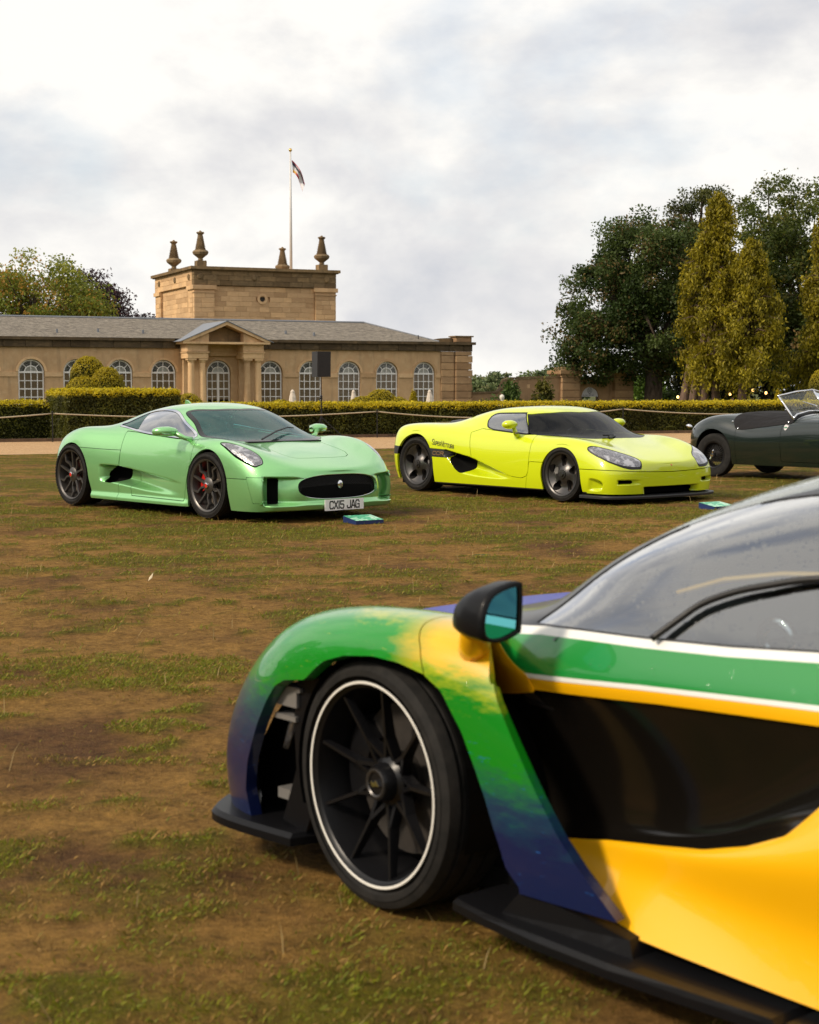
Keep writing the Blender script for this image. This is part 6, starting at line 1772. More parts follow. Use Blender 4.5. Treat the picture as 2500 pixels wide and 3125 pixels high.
for f in (arch_fn(1.335, .315, .342, 1.035, 1.69), arch_fn(-1.395, .385, .380, -1.80, -1.02)): B.take(f, 0)
LSC = [(.80, 0), (.79, .13), (.683, .43), (.52, .575), (.41, .615), (.635, .805), (.85, .80), (1.05, .765), (1.22, .67), (1.36, .46), (1.42, .25), (1.44, 0)]
P1 = spline(LSC[:5], 20).tolist()+spline(LSC[5:], 30).tolist()+[(1.44, -.1), (.80, -.1)]
glass = B.take(plan_poly(P1, .70), .004)
WIN = spline([(-.17, .915), (-.20, .97), (-.185, 1.015), (-.10, 1.040), (.08, 1.045), (.37, 1.050), (.50, .93), (.605, .808), (.28, .832), (0, .852), (-.10, .874)], 80, True)
WIN = np.array([(-.17, .915), (-.20, .96), (-.195, 1.005), (-.16, 1.030), (-.10, 1.040), (.08, 1.045), (.375, 1.050), (.612, .806), (.28, .830), (0, .850), (-.09, .866), (-.14, .886)])
win = side_poly(WIN, .45, .75)
sideg = B.take(win, .001); trim = B.take(grow(win, .013), .001)
HL = spline([(1.735, .895), (1.89, .800), (2.0, .690), (2.09, .575), (2.17, .510), (2.232, .515), (2.215, .64), (2.17, .76), (2.11, .838), (2.03, .888), (1.88, .910)], 80, True)
hl = plan_poly(HL, .42)
light = B.take(hl, .001); lrim = B.take(grow(hl, .010), .001)
badge_p = B.take(side_poly([(-1.12, .580), (-.754, .566), (-.708, .463), (-1.12, .470)], .6), .002)
tailp = B.take(side_poly([(-2.1, .60), (-1.70, .585), (-1.70, .48), (-2.1, .49)], .3), .002)
hole = B.take(side_poly([(-.748, .563), (-.315, .492), (-.298, .44), (-.31, .36), (-.36, .305), (-.45, .272), (-.52, .276), (-.60, .33), (-.66, .40), (-.702, .460)], .5), 0)
duct = B.take(lambda x, y, z, ys, n: np.maximum(np.maximum(y-.445, z-.190), 2.0-x), 0)
slot = B.take(lambda x, y, z, ys, n: np.maximum(np.maximum(np.abs(y-.715)-.095, np.abs(z-.262)-.019), 2.0-x), 0)
csl = B.take(side_poly([(1.965, .165), (1.985, .27), (2.02, .25), (2.005, .18)], .6), 0)
sill = B.take(lambda x, y, z, ys, n: np.maximum(z-(.134+.0*x), np.abs(x)-1.75), .001)
door = B.take(side_poly([(-.36, .80), (-.344, .753), (-.262, .493), (.47, .268), (.649, .255), (.735, .282), (.774, .345), (.79, .60), (.79, .795), (.66, .792), (.60, .79), (.28, .813), (0, .833), (-.2, .85)], .6), .0035)
bumper = B.take(lambda x, y, z, ys, n: np.maximum(z-interp(y, [0, .3, .6, .97], [.370, .376, .386, .407]), 1.5-x), .004)
cline = B.take(side_poly([(.79, .465), (1.2, .463), (1.2, .1), (.7, .1), (.775, .36)], .6), .003)
vent = B.take(side_poly(spline([(-.66, .985), (-.62, 1.000), (-.585, 1.000), (-.60, .985), (-.64, .970)], 30, True), .35, .9), 0)
B.emit(B.polys, 'body', M_LIME, lime, .03)
for sd in (1, -1):
    B.emit(door, 'door', M_LIME, lime, .015, 0, None, sd); B.emit(cline, 'lower_wing_panel', M_LIME, lime, .02, 0, None, sd)
    B.emit(sideg, 'side_window', M_GLD2, lime, 0, -.003, None, sd); B.emit(trim, 'window_seal', M_BLK, lime, .008, .001, None, sd)
    B.emit(light, 'headlight', M_LENS, lime, .01, -.002, None, sd); B.emit(lrim, 'headlight_rim', M_BLK, lime, .01, 0, None, sd)
    B.emit(badge_p, 'badge_panel', M_CARBON, lime, .01, .003, None, sd); B.emit(hole, 'side_intake_mesh', M_VOID, lime, 0, -.01, None, sd)
    B.emit(tailp, 'rear_trim_panel', M_CARBON, lime, .01, .002, None, sd); B.emit(slot, 'front_slot', M_VOID, lime, 0, -.01, None, sd)
    B.emit(csl, 'corner_duct', M_VOID, lime, 0, -.004, None, sd); B.emit(sill, 'sill', M_GUND, lime, .02, -.004, None, sd)
    B.emit(vent, 'air_vent', M_VOID, lime, 0, -.01, None, sd)
B.emit(bumper, 'front_bumper', M_LIME, lime, .03)
B.emit(glass, 'windscreen', M_GLD, lime, 0, -.002); B.emit(duct, 'centre_duct', M_VOID, lime, 0, -.03)
# dark front splitter blade following the nose
def nose_outline(G, zz, grow_):
    """plan outline of the lower nose from tail-side to the centre (half)"""
    j = np.argmin(np.abs(G[:, :, 2]-zz), axis=1); P = G[np.arange(len(G)), j][:, :2]
    P = P[(P[:, 0] > 1.66)]
    d = np.gradient(P, axis=0); nrm = np.stack([-d[:, 1], d[:, 0]], 1); nrm /= np.linalg.norm(nrm, axis=1)[:, None]+1e-9
    if np.sum(nrm*(P-np.array([1.5, 0]))) < 0: nrm = -nrm
    return P, P+nrm*grow_
P0, P1_ = nose_outline(B.G, .12, .055)
V, F = [], []
half = [(p[0], p[1]) for p in P1_]; half[-1] = (half[-1][0], 0); inn = [(p[0]-.12, p[1]*.85) for p in P0]; inn[-1] = (inn[-1][0], 0)
line = half+[(x_, -y_) for x_, y_ in half[::-1][1:]]; linn = inn+[(x_, -y_) for x_, y_ in inn[::-1][1:]]
m = len(line)
for (x_, y_), (xi, yi) in zip(line, linn): V += [(x_, y_, .098), (x_+.004, y_*1.002, .088), (x_, y_, .066), (xi, yi, .066), (xi, yi, .104)]
for k in range(m-1):
    for j in range(5): F.append((5*k+j, 5*k+(j+1) % 5, 5*k+5+(j+1) % 5, 5*k+5+j))
F += [(0, 1, 2, 3, 4), tuple(5*(m-1)+j for j in (4, 3, 2, 1, 0))]
obj('front_splitter', mesh('front_splitter', V, F), M_CARBON, lime)
# writing on the flank, both sides
M_INK = plain('dark_lettering', (0.03, 0.028, 0.01), 0.5); M_BRONZE = plain('bronze_badge', (0.35, 0.22, 0.12), 0.35, 0.6)
def skin_y(xq, zq):
    Gs = B.G.reshape(-1, 3); k = np.argmin((Gs[:, 0]-xq)**2+(Gs[:, 2]-zq)**2*1.0+np.where(Gs[:, 1] < .6, 9, 0)); return Gs[k, 1]
for sd in (1, -1):
    dirn = 1 if sd < 0 else -1
    def place(u, v):
        xx = (-1.030+u) if sd < 0 else (-.505-u)
        zz = .632+v-.115*(xx+1.03); return (xx, sd*(skin_y(xx, zz)+.004), zz)
    lb, ln = lettering('SUPERVETTURA', place, .066, .036, .0095, .0075, small=.70)
    lb.build('lettering', M_INK, lime)
    def place2(u, v):
        sl = v*.18; xx = (-1.0+u+sl) if sd < 0 else (-.79-u-sl); zz = .497+v-.02*u; return (xx, sd*(skin_y(xx, zz)+.008), zz)
    lb, ln = lettering('CCR', place2, .042, .058, .016, .011); lb.build('badge_lettering', M_BRONZE, lime)
b = MB(); b.prism([(-.030, .0), (-.02, .022), (0, .03), (.02, .022), (.030, .0), (.018, -.030), (0, -.045), (-.018, -.030)], -.004, .004)
b.V = [(z_*-.75, x_, y_+z_*.6) for x_, y_, z_ in b.V]; b.build('nose_badge', plain('orange_badge', (0.55, 0.10, 0.02), 0.3), lime, loc=(2.232, 0, .470))
for sd in (-1, 1):
    mo = MB(); V, F = [], []; n = 20
    secs = [(-.105, .02, .012), (-.09, .05, .034), (-.05, .075, .050), (0, .085, .057), (.05, .078, .053), (.09, .052, .036), (.105, .02, .012)]
    for (u, rx, rz) in secs:
        for j in range(n):
            a = 2*math.pi*j/n; V.append((.475+rx*math.cos(a), sd*(.985+u), .915+rz*math.sin(a)))
    F = [(i*n+j, i*n+(j+1) % n, (i+1)*n+(j+1) % n, (i+1)*n+j) for i in range(len(secs)-1) for j in range(n)]+[tuple(range(n)), tuple((len(secs)-1)*n+j for j in range(n))]
    mo.add(V, F); mo = mo.build('wing_mirror', M_LIME, lime, True)
    b = MB(); b.tube([(.50, sd*.87, .770), (.495, sd*.90, .80), (.48, sd*.93, .89)], [.034, .030, .028], 10); b.build('mirror_stalk', M_LIME, mo, True)
    b = MB(); b.box(.515, .535, sd*.91-.022, sd*.91+.022, .80, .82); b.build('indicator', M_CHROME, mo)
b = MB(); b.tube([(1.44, -.22, .76), (1.40, -.10, .775), (1.36, -.02, .79)], [.022, .016, .010], 6); b.tube([(1.37, -.25, .79), (1.40, -.10, .788)], .012, 6); b.build('wiper', M_BLK, lime)
b = MB(); b.add(*blend_lathe([(0, 0, 0, .34, .16), (.02, 0, .035, .30, .13), (.05, 0, .05, .2, .08), (.05, 0, .053, .05, .02)], 20)); o = b.build('engine_deck_vent', M_CARBON, lime, True, loc=(-1.08, -.30, .895))
c = o.copy(); COL.objects.link(c); c.location = (-1.08, .30, .895)
b = MB(); b.box(-1.85, 2.0, -.80, .80, .085, .13); b.build('floor_pan', M_VOID, lime)
b = MB(); b.box(-1.8, -.5, -.55, .55, .3, .82); b.box(1.0, 2.08, -.50, .50, .2, .52); b.build('inner_structure', M_VOID, lime)
for x, r, z, yw in ((1.335, .38, .315, .60), (-1.395, .42, .385, .50)):
    for sd in (-1, 1): wheel_well(lime, x, sd*.93, sd*yw, r, z, M_VOID)
b = MB(); b.prism([(.62, .4), (1.40, .4), (1.40, .69), (1.05, .725), (.75, .70)], -.72, .72); b.build('dashboard', M_LEATHER, lime)
seats(lime, .05, .34, .24, M_LEATHER, 0.9); steering(lime, .52, .34, .70)
b = MB(); b.box(-.45, -.40, -.7, .7, .3, .9); b.build('bulkhead', M_VOID, lime)
b = MB(); b.add(*blend_lathe([(0, 0, 0, .02, .05), (0, 0, .03, .03, .10), (0, 0, .06, .02, .09), (0, 0, .07, .01, .03)], 14)); b.build('rear_view_mirror', M_BLK, lime, True, loc=(.68, 0, .985))
wheel(lime, 'lime', 1.340, .955, .331, .25, .262, 1, cal=-1); wheel(lime, 'lime', 1.340, -.955, .331, .25, .262, -1, cal=-1)
wheel(lime, 'lime', -1.375, .965, .360, .335, .276, 1, cal=1); wheel(lime, 'lime', -1.375, -.965, .360, .335, .276, -1, cal=1)
# ================================================================= foreground hypercar in brushed yellow, green and blue
SCO = Vector((1.50773, 3.60607, 0))
sen = thing('hypercar', 'foreground hypercar painted yellow green and blue with white-striped black wheels', 'car', SCO, R(131.0))
M_CARBD = paint('wet_dark_carbon', (0.005, 0.005, 0.006), 0, 0, 0.45, 2.0, coat=0.14, spec=0.12)
class Patch(Body):
    """open lofted patch for one side; copies for the other side are mirrored"""
    def __init__(s, net, nu, nv, side):
        P = np.asarray(net, float).copy(); P[:, :, 1] *= side; N, K, _ = P.shape
        ext = np.concatenate([2*P[:, :1]-P[:, 1:2], P, 2*P[:, -1:]-P[:, -2:-1]], 1); ext = np.concatenate([2*ext[:1]-ext[1:2], ext, 2*ext[-1:]-ext[-2:-1]], 0)
        G = np.einsum('ai,ijk,bj->abk', bs_mat(N, nu), ext, bs_mat(K, nv)); s.G = G; V = G.reshape(-1, 3)
        i = (np.arange(nu-1)[:, None]*nv+np.arange(nv-1)[None]).ravel(); Q = np.stack([i, i+1, i+nv+1, i+nv], 1)
        Nn = vnormals(V, Q)
        if np.sum(Nn[:, 1])*side < 0: Q = Q[:, ::-1]; Nn = -Nn
        s.V = np.concatenate([V, Nn], 1); s.polys = [tuple(q) for q in Q]
def livery(name, kind):
    t = NT(name); v = t.coord('Object'); sp = t.n('ShaderNodeSeparateXYZ'); t.l(v, sp.inputs[0])
    X, Zz = sp.outputs[0], sp.outputs[2]
    st = t.noise(t.coord('Object', (3.0, 3.0, 9.0), rot=(0, R(28), 0)), 3.2, 6, 0.65)
    fine = t.noise(t.coord('Object', (4, 4, 16), rot=(0, R(28), 0)), 8, 5, 0.7)
    wob = t.math('ADD', t.math('MULTIPLY', t.math('SUBTRACT', st, 0.5), 0.20), t.math('MULTIPLY', t.math('SUBTRACT', fine, 0.5), 0.08))
    zz = t.math('ADD', Zz, wob)
    navy, teal, grn, dgrn, yel, lim = (0.004, 0.010, 0.058), (0.014, 0.085, 0.075), (0.002, 0.200, 0.006), (0.006, 0.14, 0.014), (0.80, 0.46, 0.004), (0.36, 0.42, 0.010)
    front = t.ramp(zz, (0.32, navy), (0.42, (0.012, 0.030, 0.075)), (0.49, teal), (0.56, grn), (0.755, (0.006, 0.25, 0.015)), (0.81, lim))
    leg = t.ramp(zz, (0.30, navy), (0.37, (0.006, 0.035, 0.075)), (0.42, (0.008, 0.11, 0.05)), (0.48, grn), (0.60, grn), (0.665, lim), (0.705, yel))
    fx = t.ramp(t.math('ADD', X, t.math('MULTIPLY', wob, 0.8)), (0.0, 0.0), (1.0, 1.0))
    mr = t.n('ShaderNodeMapRange'); t.l(t.math('ADD', X, wob), mr.inputs[0]); mr.inputs[1].default_value = 1.10; mr.inputs[2].default_value = 1.26
    c = t.mix(mr.outputs[0], leg, front)
    strokes = t.ramp(t.noise(t.coord('Object', (6, 6, 30), rot=(0, R(20), 0)), 4, 4, 0.6), (0.66, 0.0), (0.72, 0.75))
    low = t.ramp(Zz, (0.50, 1.0), (0.56, 0.0))
    c = t.mix(t.math('MULTIPLY', strokes, low), c, (0.012, 0.12, 0.42))
    hi = t.ramp(t.noise(t.coord('Object', (5, 5, 26), rot=(0, R(35), 0)), 4, 4, 0.6), (0.66, 0.0), (0.74, 0.6))
    c = t.mix(t.math('MULTIPLY', hi, t.ramp(Zz, (0.52, 0.0), (0.60, 1.0))), c, lim)
    d = t.voro(v, 120); h = t.math('MULTIPLY', t.ramp(d, (0.0, 1.0), (0.30, 0.0)), t.ramp(t.noise(v, 26, 3), (0.5, 0.0), (0.62, 1.0)))
    return t.done(t.bsdf(c, 0.35, 0.0, 0.8, 0.02, spec=0.3, coat_normal=t.bump(h, 0.5, 0.0014)))
M_LIV = livery('brushed_livery_paint', 0)
M_SYEL = paint('deep_yellow', (0.86, 0.44, 0.001), 0, 0, 0.35, coat=0.65)
M_SGRN = paint('stripe_green', (0.002, 0.23, 0.03), 0, 0, 0.35, 0.9)
M_SWHT = paint('stripe_white', (0.80, 0.80, 0.76), 0, 0, 0.35)
M_SBLU = paint('deep_blue', (0.03, 0.05, 0.42), 0, 0, 0.4, coat=0.25, spec=0.3)
M_SPIL = paint('wet_black_pillar', (0.008, 0.008, 0.010), 0, 0, 0.4, 1.2, coat=0.35)
M_SBG = plain('gloss_black_panel', (0.006, 0.005, 0.004), 0.12, 0, 0.0, spec=0.45)
M_SGLS = car_glass('clear_side_glass', (0.66, 0.74, 0.74), 7.0, 0.15)
M_SGLW = car_glass('rainy_screen_glass', (0.60, 0.70, 0.68), 1.6, 2.2, (0.62, 0.70, 0.66), 0.18)
ARCH = [(1.607, .576), (1.559, .614), (1.52, .639), (1.437, .664), (1.314, .679), (1.214, .676), (1.12, .660), (1.055, .627), (.981, .538), (.934, .454), (.903, .391), (.879, .328), (.866, .30), (.841, .237), (.800, .198), (.80, .0), (1.95, .0), (1.915, .12), (1.93, .21), (1.906, .297), (1.847, .417), (1.80, .49), (1.759, .537), (1.71, .560)]
LEGR = [(.935, 1.0), (.925, .80), (.916, .73), (.905, .659), (.886, .626), (.822, .535), (.749, .431), (.682, .343), (.613, .272), (.520, .189), (.49, .15), (.0, .0), (-.5, .5), (0, 1.0)]
for sd in (1, -1):
    Pt = Patch(WING, 150, 110, sd)
    Pt.take(side_poly(ARCH, .45), 0)
    Pt.take(lambda x, y, z, ys, n: sdf(x, z, LEGR), 0)
    Pt.take(lambda x, y, z, ys, n: np.maximum(z-.185, x-.9), 0)
    Pt.take(lambda x, y, z, ys, n: np.maximum(x-(.905+(.965-y)*.95), .66-z), 0)
    rear_leg = Pt.take(lambda x, y, z, ys, n: x-interp(z, [.2, .66, .72, .77, .9], [1.07, 1.116, 1.148, 1.194, 1.25]), .002)
    Pt.emit(Pt.polys, 'front_wing', M_LIV, sen, .035)
    Pt.emit(rear_leg, 'wing_vane', M_LIV, sen, .030)
    Pt.emit(Pt.polys, 'wing_liner', M_VOID, sen, 0, -.036); Pt.emit(rear_leg, 'vane_liner', M_VOID, sen, 0, -.031)
B = Body(INNER, 230, 160)
B.take(arch_fn(-1.32, .345, .385, -1.72, -.92), 0)
ZT = ([-2, -.5, .111, .332, .565, .762, .90, 1.04, 1.3], [.90, .850, .820, .804, .794, .789, .783, .767, .74])       # belt line
ZL = ([-2, -.5, .074, .549, .915, 1.3], [.80, .752, .719, .693, .668, .64])                                          # lower pinstripe
ZY = ([-2, -.5, .071, .488, .890, 1.3], [.77, .715, .683, .662, .634, .60])                                         # foot of the yellow band
GLZ = spline([(.955, .783), (.87, .868), (.76, .965), (.63, 1.043), (.46, 1.097), (.25, 1.130), (0, 1.15), (-.35, 1.13)], 40).tolist()+[(-.55, .95), (-.4, .83)]+[(x, float(np.interp(x, *ZT))+.004) for x in (-.2, .1, .33, .56, .76, .9)]
gl = side_poly(GLZ, .42, .74)
sideg = B.take(grow(gl, -.001), 0)
SCRN = [(.22, -.1), (.22, .0), (.24, .30), (.28, .43), (.33, .485), (.52, .525), (.70, .560), (.86, .600), (.955, .645), (1.02, .615), (1.12, .50), (1.20, .30), (1.22, 0), (1.22, -.1)]
screen = B.take(plan_poly(SCRN, .74), .002)
white1 = B.take(lambda x, y, z, ys, n: np.maximum(np.maximum(interp(x, *ZT)-.019-z, z-interp(x, *ZT)), np.maximum(.5-y, x-1.055)), 0)
yelw = B.take(side_poly([(1.066, .717), (.912, .668), (.895, .628), (1.2, .560), (1.2, .74)], .5), 0)
green = B.take(lambda x, y, z, ys, n: np.maximum(np.maximum(interp(x, *ZL)+.004-z, z-interp(x, *ZT)+.019), np.maximum(.5-y, x-1.2)), 0)
white2 = B.take(lambda x, y, z, ys, n: np.maximum(np.maximum(interp(x, *ZL)-.007-z, z-interp(x, *ZL)-.004), np.maximum(.5-y, x-.93)), 0)
yband = B.take(lambda x, y, z, ys, n: np.maximum(np.maximum(interp(x, *ZY)-z, z-interp(x, *ZL)+.007), np.maximum(.5-y, x-1.2)), 0)
blackp = B.take(side_poly([(1.25, .70), (1.25, .10), (.905, .20), (.879, .262), (.68, .307), (.49, .343), (.35, .372), (.221, .412), (.121, .457), (.048, .533), (-.01, .62), (-.05, .75)], .45), .002)
pod = B.take(lambda x, y, z, ys, n: np.maximum(np.maximum(z-interp(x, *ZY), x-.905), np.maximum(.5-y, -2.6-x)), 0)
for sd in (1, -1):
    B.emit(sideg, 'side_window', M_SGLS, sen, 0, -.003, None, sd); B.emit(white1, 'belt_pinstripe', M_SWHT, sen, 0, 0, None, sd)
    B.emit(yelw, 'yellow_corner', M_SYEL, sen, .012, .002, None, sd); B.emit(green, 'door_band', M_SGRN, sen, 0, 0, None, sd)
    B.emit(white2, 'lower_pinstripe', M_SWHT, sen, 0, .001, None, sd); B.emit(yband, 'door_edge', M_SYEL, sen, .03, 0, None, sd)
    B.emit(blackp, 'lower_door_glass', M_SBG, sen, 0, -.012, None, sd); B.emit(pod, 'side_pod', M_SYEL, sen, .01, 0, None, sd)
B.emit(screen, 'windscreen', M_SGLW, sen, 0, -.002)
hood = B.take(lambda x, y, z, ys, n: 1.36-x, .003)
B.emit(hood, 'bonnet', M_SBLU, sen, .01)
B.emit(B.polys, 'roof_and_pillars', M_SPIL, sen, .012)
# white and yellow bonnet stripes near the wing
# dark glass border and window split seals on the visible flanks
GFIT = None
def gterms(x, z): return [x*0+1, x, z, x*x, x*z, z*z, x**3, x*x*z, x*z*z, z**3]
def glass_y(xq, zq, G):
    global GFIT
    if GFIT is None:      # smooth fit of the glass surface y(x, z)
        Gs = G.reshape(-1, 3); m = (Gs[:, 1] > .46) & (Gs[:, 0] > -.35) & (Gs[:, 0] < 1.0) & (Gs[:, 2] > .785) & (Gs[:, 2] < 1.16); g = Gs[m]
        GFIT = np.linalg.lstsq(np.stack(gterms(g[:, 0], g[:, 2]), 1), g[:, 1], rcond=None)[0]
    return float(np.dot(GFIT, gterms(xq, zq)))
ARC = spline([(.534, .800), (.485, .846), (.439, .884), (.37, .914), (.297, .934), (.187, .957), (.0, .975), (-.2, .97)], 40)
for sd in (1, -1):
    b = MB(); b.tube([(x, sd*(glass_y(x, z, B.G)+.002), z) for x, z in ARC], .0085, 6); b.build('window_seal', M_BLK, sen, True)
    # black print band inside the front corner of the glass
    V = []
    for x, z in spline([(.95, .785), (.87, .862), (.76, .958), (.63, 1.035), (.46, 1.088), (.25, 1.12), (0, 1.14)], 40):
        for t_ in (0.0, 1.0):
            w_ = .115*sstep(.25, .95, np.array(x))+.010; xx, zq = x-t_*w_*.85, z-t_*w_*.22
            V.append((xx, sd*(glass_y(xx, zq, B.G)-.008), zq))
    n = len(V)//2; obj('glass_print_band', mesh('glass_print_band', V, [(2*k, 2*k+1, 2*k+3, 2*k+2) for k in range(n-1)], True), M_SPIL, sen)
# sill blade, splitter, ducts
def slab(name, outline, z0, z1, mat, top_in=0.010, parent=None):
    """flat carbon blade from a plan outline, edge chamfered"""
    n = len(outline); P = np.array(outline, float); c = P.mean(0); Q = P+(c-P)/np.linalg.norm(c-P, axis=1)[:, None]*top_in
    V = [(x, y, z0) for x, y in P]+[(x, y, z1-.012) for x, y in P]+[(x, y, z1) for x, y in Q]
    F = [tuple(range(n))[::-1], tuple(range(2*n, 3*n))]
    for k in range(n):
        j = (k+1) % n; F += [(k, j, n+j, n+k), (n+k, n+j, 2*n+j, 2*n+k)]
    o = obj(name, mesh(name, V, F), mat, parent); return o
for sd in (1, -1):
    o = slab('side_blade', [(1.025, sd*.80), (1.03, sd*.955), (1.02, sd*.972), (.90, sd*.995), (.70, sd*1.020), (.47, sd*1.028), (.25, sd*1.018), (.05, sd*1.005), (.05, sd*.78), (.5, sd*.76)][::sd], .092, .124, M_CARBD, .014, sen)
    o = slab('side_blade', [(.043, sd*1.004), (-.6, sd*.99), (-1.0, sd*.97), (-1.0, sd*.75), (.043, sd*.78)][::-sd], .080, .124, M_CARBD, .012, sen)
    # raised carbon foot under the vane
    b = MB(); b.add([(.86, sd*.962, .124), (.455, sd*.962, .124), (.455, sd*.88, .124), (.86, sd*.86, .124), (.80, sd*.955, .192), (.475, sd*.950, .158), (.475, sd*.90, .160), (.80, sd*.88, .192)],
                    [(0, 1, 5, 4), (1, 2, 6, 5), (4, 5, 6, 7), (3, 0, 4, 7), (2, 3, 7, 6)]); b.build('vane_foot', M_CARBD, sen)
    b = MB(); V = []
    prof = [(1.604, .572), (1.715, .560), (1.735, .44), (1.725, .30), (1.79, .146), (1.685, .124), (1.652, .20), (1.638, .32), (1.625, .45)]
    b.prism(prof, sd*.885, sd*.915); b.build('front_duct_panel', M_CARBD, sen)
    for z, x0, dz in ((.52, 1.715, .012), (.475, 1.73, .045), (.435, 1.735, .014)):
        b = MB(); b.box(x0-.02, x0+.075, min(sd*.86, sd*.925), max(sd*.86, sd*.925), z, z+dz); b.build('duct_fin', M_CALG, sen)
    b = MB(); b.prism([(1.66, .575), (1.78, .560), (1.92, .48), (2.02, .38), (2.09, .28), (2.10, .2), (2.08, .130), (1.70, .130), (1.66, .3)], sd*.76, sd*.78); b.build('lamp_housing', M_VOID, sen)
    b = MB(); b.tube([(1.80, sd*.83, .465), (1.83, sd*.85, .40), (1.86, sd*.85, .33)], .012, 8); b.build('lamp_strip', M_LENS, sen, True)
    b = MB(); b.box(1.72, 1.90, min(sd*.72, sd*.74), max(sd*.72, sd*.74), .14, .56); b.build('duct_back', M_VOID, sen)
    b = MB(); b.box(1.78, 1.86, min(sd*.74, sd*.88), max(sd*.74, sd*.88), .19, .22); b.build('duct_sensor', M_CALG, sen)
    b = MB(); b.prism([(1.725, .37), (1.815, .385), (1.83, .44), (1.74, .43)], sd*.80, sd*.82); b.build('duct_flap', M_SBLU, sen)
    # carbon turning vane behind the wheel
    b = MB(); b.add([(.97, sd*.80, .625), (.80, sd*.78, .635), (.775, sd*.77, .575), (.95, sd*.79, .60)], [(0, 1, 2, 3)]); b.add([(.95, sd*.795, .600), (.775, sd*.775, .575), (.775, sd*.77, .565), (.95, sd*.785, .588)], [(0, 1, 2, 3)]); b.build('turning_vane', M_BLK, sen)
    wheel_well(sen, -1.32, sd*.90, sd*.5, .42, .35, M_VOID)
    wheel_well(sen, 1.35, sd*.93, sd*.55, .345, .335, M_VOID)
    b = MB(); b.box(.55, 2.0, min(sd*.52, sd*.54), max(sd*.52, sd*.54), .1, .66); b.build('inner_wing', M_VOID, sen)
    # mirror: carbon shell, yellow foot, blue glass facing back
    OUT = [(1.030, .806), (1.022, .850), (.995, .884), (.925, .902), (.912, .885), (.915, .800), (.925, .787), (.975, .774), (1.018, .780)]
    OC = spline(OUT, 36, True); c = OC.mean(0); V = []; n = len(OC)
    for x, sc, dz in ((.855, .90, 0), (.850, 1.06, 0), (.875, 1.07, 0), (.915, 1.02, 0), (.955, .86, -.004), (.985, .62, -.010), (1.002, .30, -.014), (1.006, .03, -.016)):
        for y, z in OC: V.append((x, sd*(c[0]+(y-c[0])*sc), c[1]+dz+(z-c[1])*sc))
    F = [(i*n+j, i*n+(j+1) % n, (i+1)*n+(j+1) % n, (i+1)*n+j) for i in range(7) for j in range(n)]
    mo = obj('wing_mirror', mesh('wing_mirror', V, F, True), M_CARBD, sen)
    obj('mirror_glass', mesh('mirror_glass', [(.858, sd*(c[0]+(y-c[0])*.93), c[1]+(z-c[1])*.93) for y, z in OC], [tuple(range(n))]), plain('blue_mirror', (0.10, 0.42, 0.52), 0.03, 1.0), mo)
    b = MB(); b.tube([(.945, sd*.985, .805), (.955, sd*.970, .780), (.975, sd*.945, .755), (1.0, sd*.92, .730)], [.024, .030, .038, .040], 16); b.build('mirror_foot', M_SYEL, mo, True)
OUTL = [tuple(p) for p in spline([(1.69, .965), (1.90, .985), (2.04, .978), (2.11, .93), (2.19, .80), (2.26, .55), (2.29, .25), (2.30, 0)], 42)]
slab('front_splitter', [(x, -y) for x, y in OUTL]+[(x, y) for x, y in OUTL[::-1][1:]]+[(1.66, .85), (1.66, -.85)], .098, .132, M_CARBD, .014, sen)
b = MB(); b.box(-2.2, 1.9, -.78, .78, .085, .15); b.build('floor_pan', M_VOID, sen)
b = MB(); b.box(-2.1, -.35, -.7, .7, .2, .80); b.box(1.1, 2.1, -.5, .5, .2, .45); b.build('inner_structure', M_VOID, sen)
b = MB(); b.prism([(.55, .45), (1.2, .45), (1.2, .72), (.95, .75), (.66, .72)], -.68, .68); b.build('dashboard', M_LEATHER, sen)
M_SEATG = plain('grey_alcantara', (0.16, 0.17, 0.17), 0.8)
seats(sen, .10, .33, .30, M_SEATG, 0.95); steering(sen, .52, -.33, .72)
for sd in (1, -1):
    b = MB(); b.lathe([(0.035, -.01), (.055, 0), (.05, .012), (.03, .01)], 20, axis='y', cap=False); b.build('speaker_ring', M_CHROME, sen, True, loc=(.34, sd*.62, .80))
b = MB(); b.tube([(.64, .60, .875), (.52, .58, .915), (.38, .55, .938), (.1, .5, .955)], .007, 6); b.tube([(.64, -.60, .875), (.52, -.58, .915), (.38, -.55, .938), (.1, -.5, .955)], .007, 6); b.build('yellow_piping', M_SYEL, sen)
b = MB(); b.box(-.42, -.38, -.6, .6, .2, .92); b.build('bulkhead', M_VOID, sen)
wheel(sen, 'senna', 1.362, .952, .330, .25, .270, 1, steer=R(-3), cal=1); wheel(sen, 'senna', 1.362, -.952, .330, .25, .270, -1, steer=R(-3), cal=1)
wheel(sen, 'senna', -1.32, .955, .345, .32, .275, 1, cal=1); wheel(sen, 'senna', -1.32, -.955, .345, .32, .275, -1, cal=1)
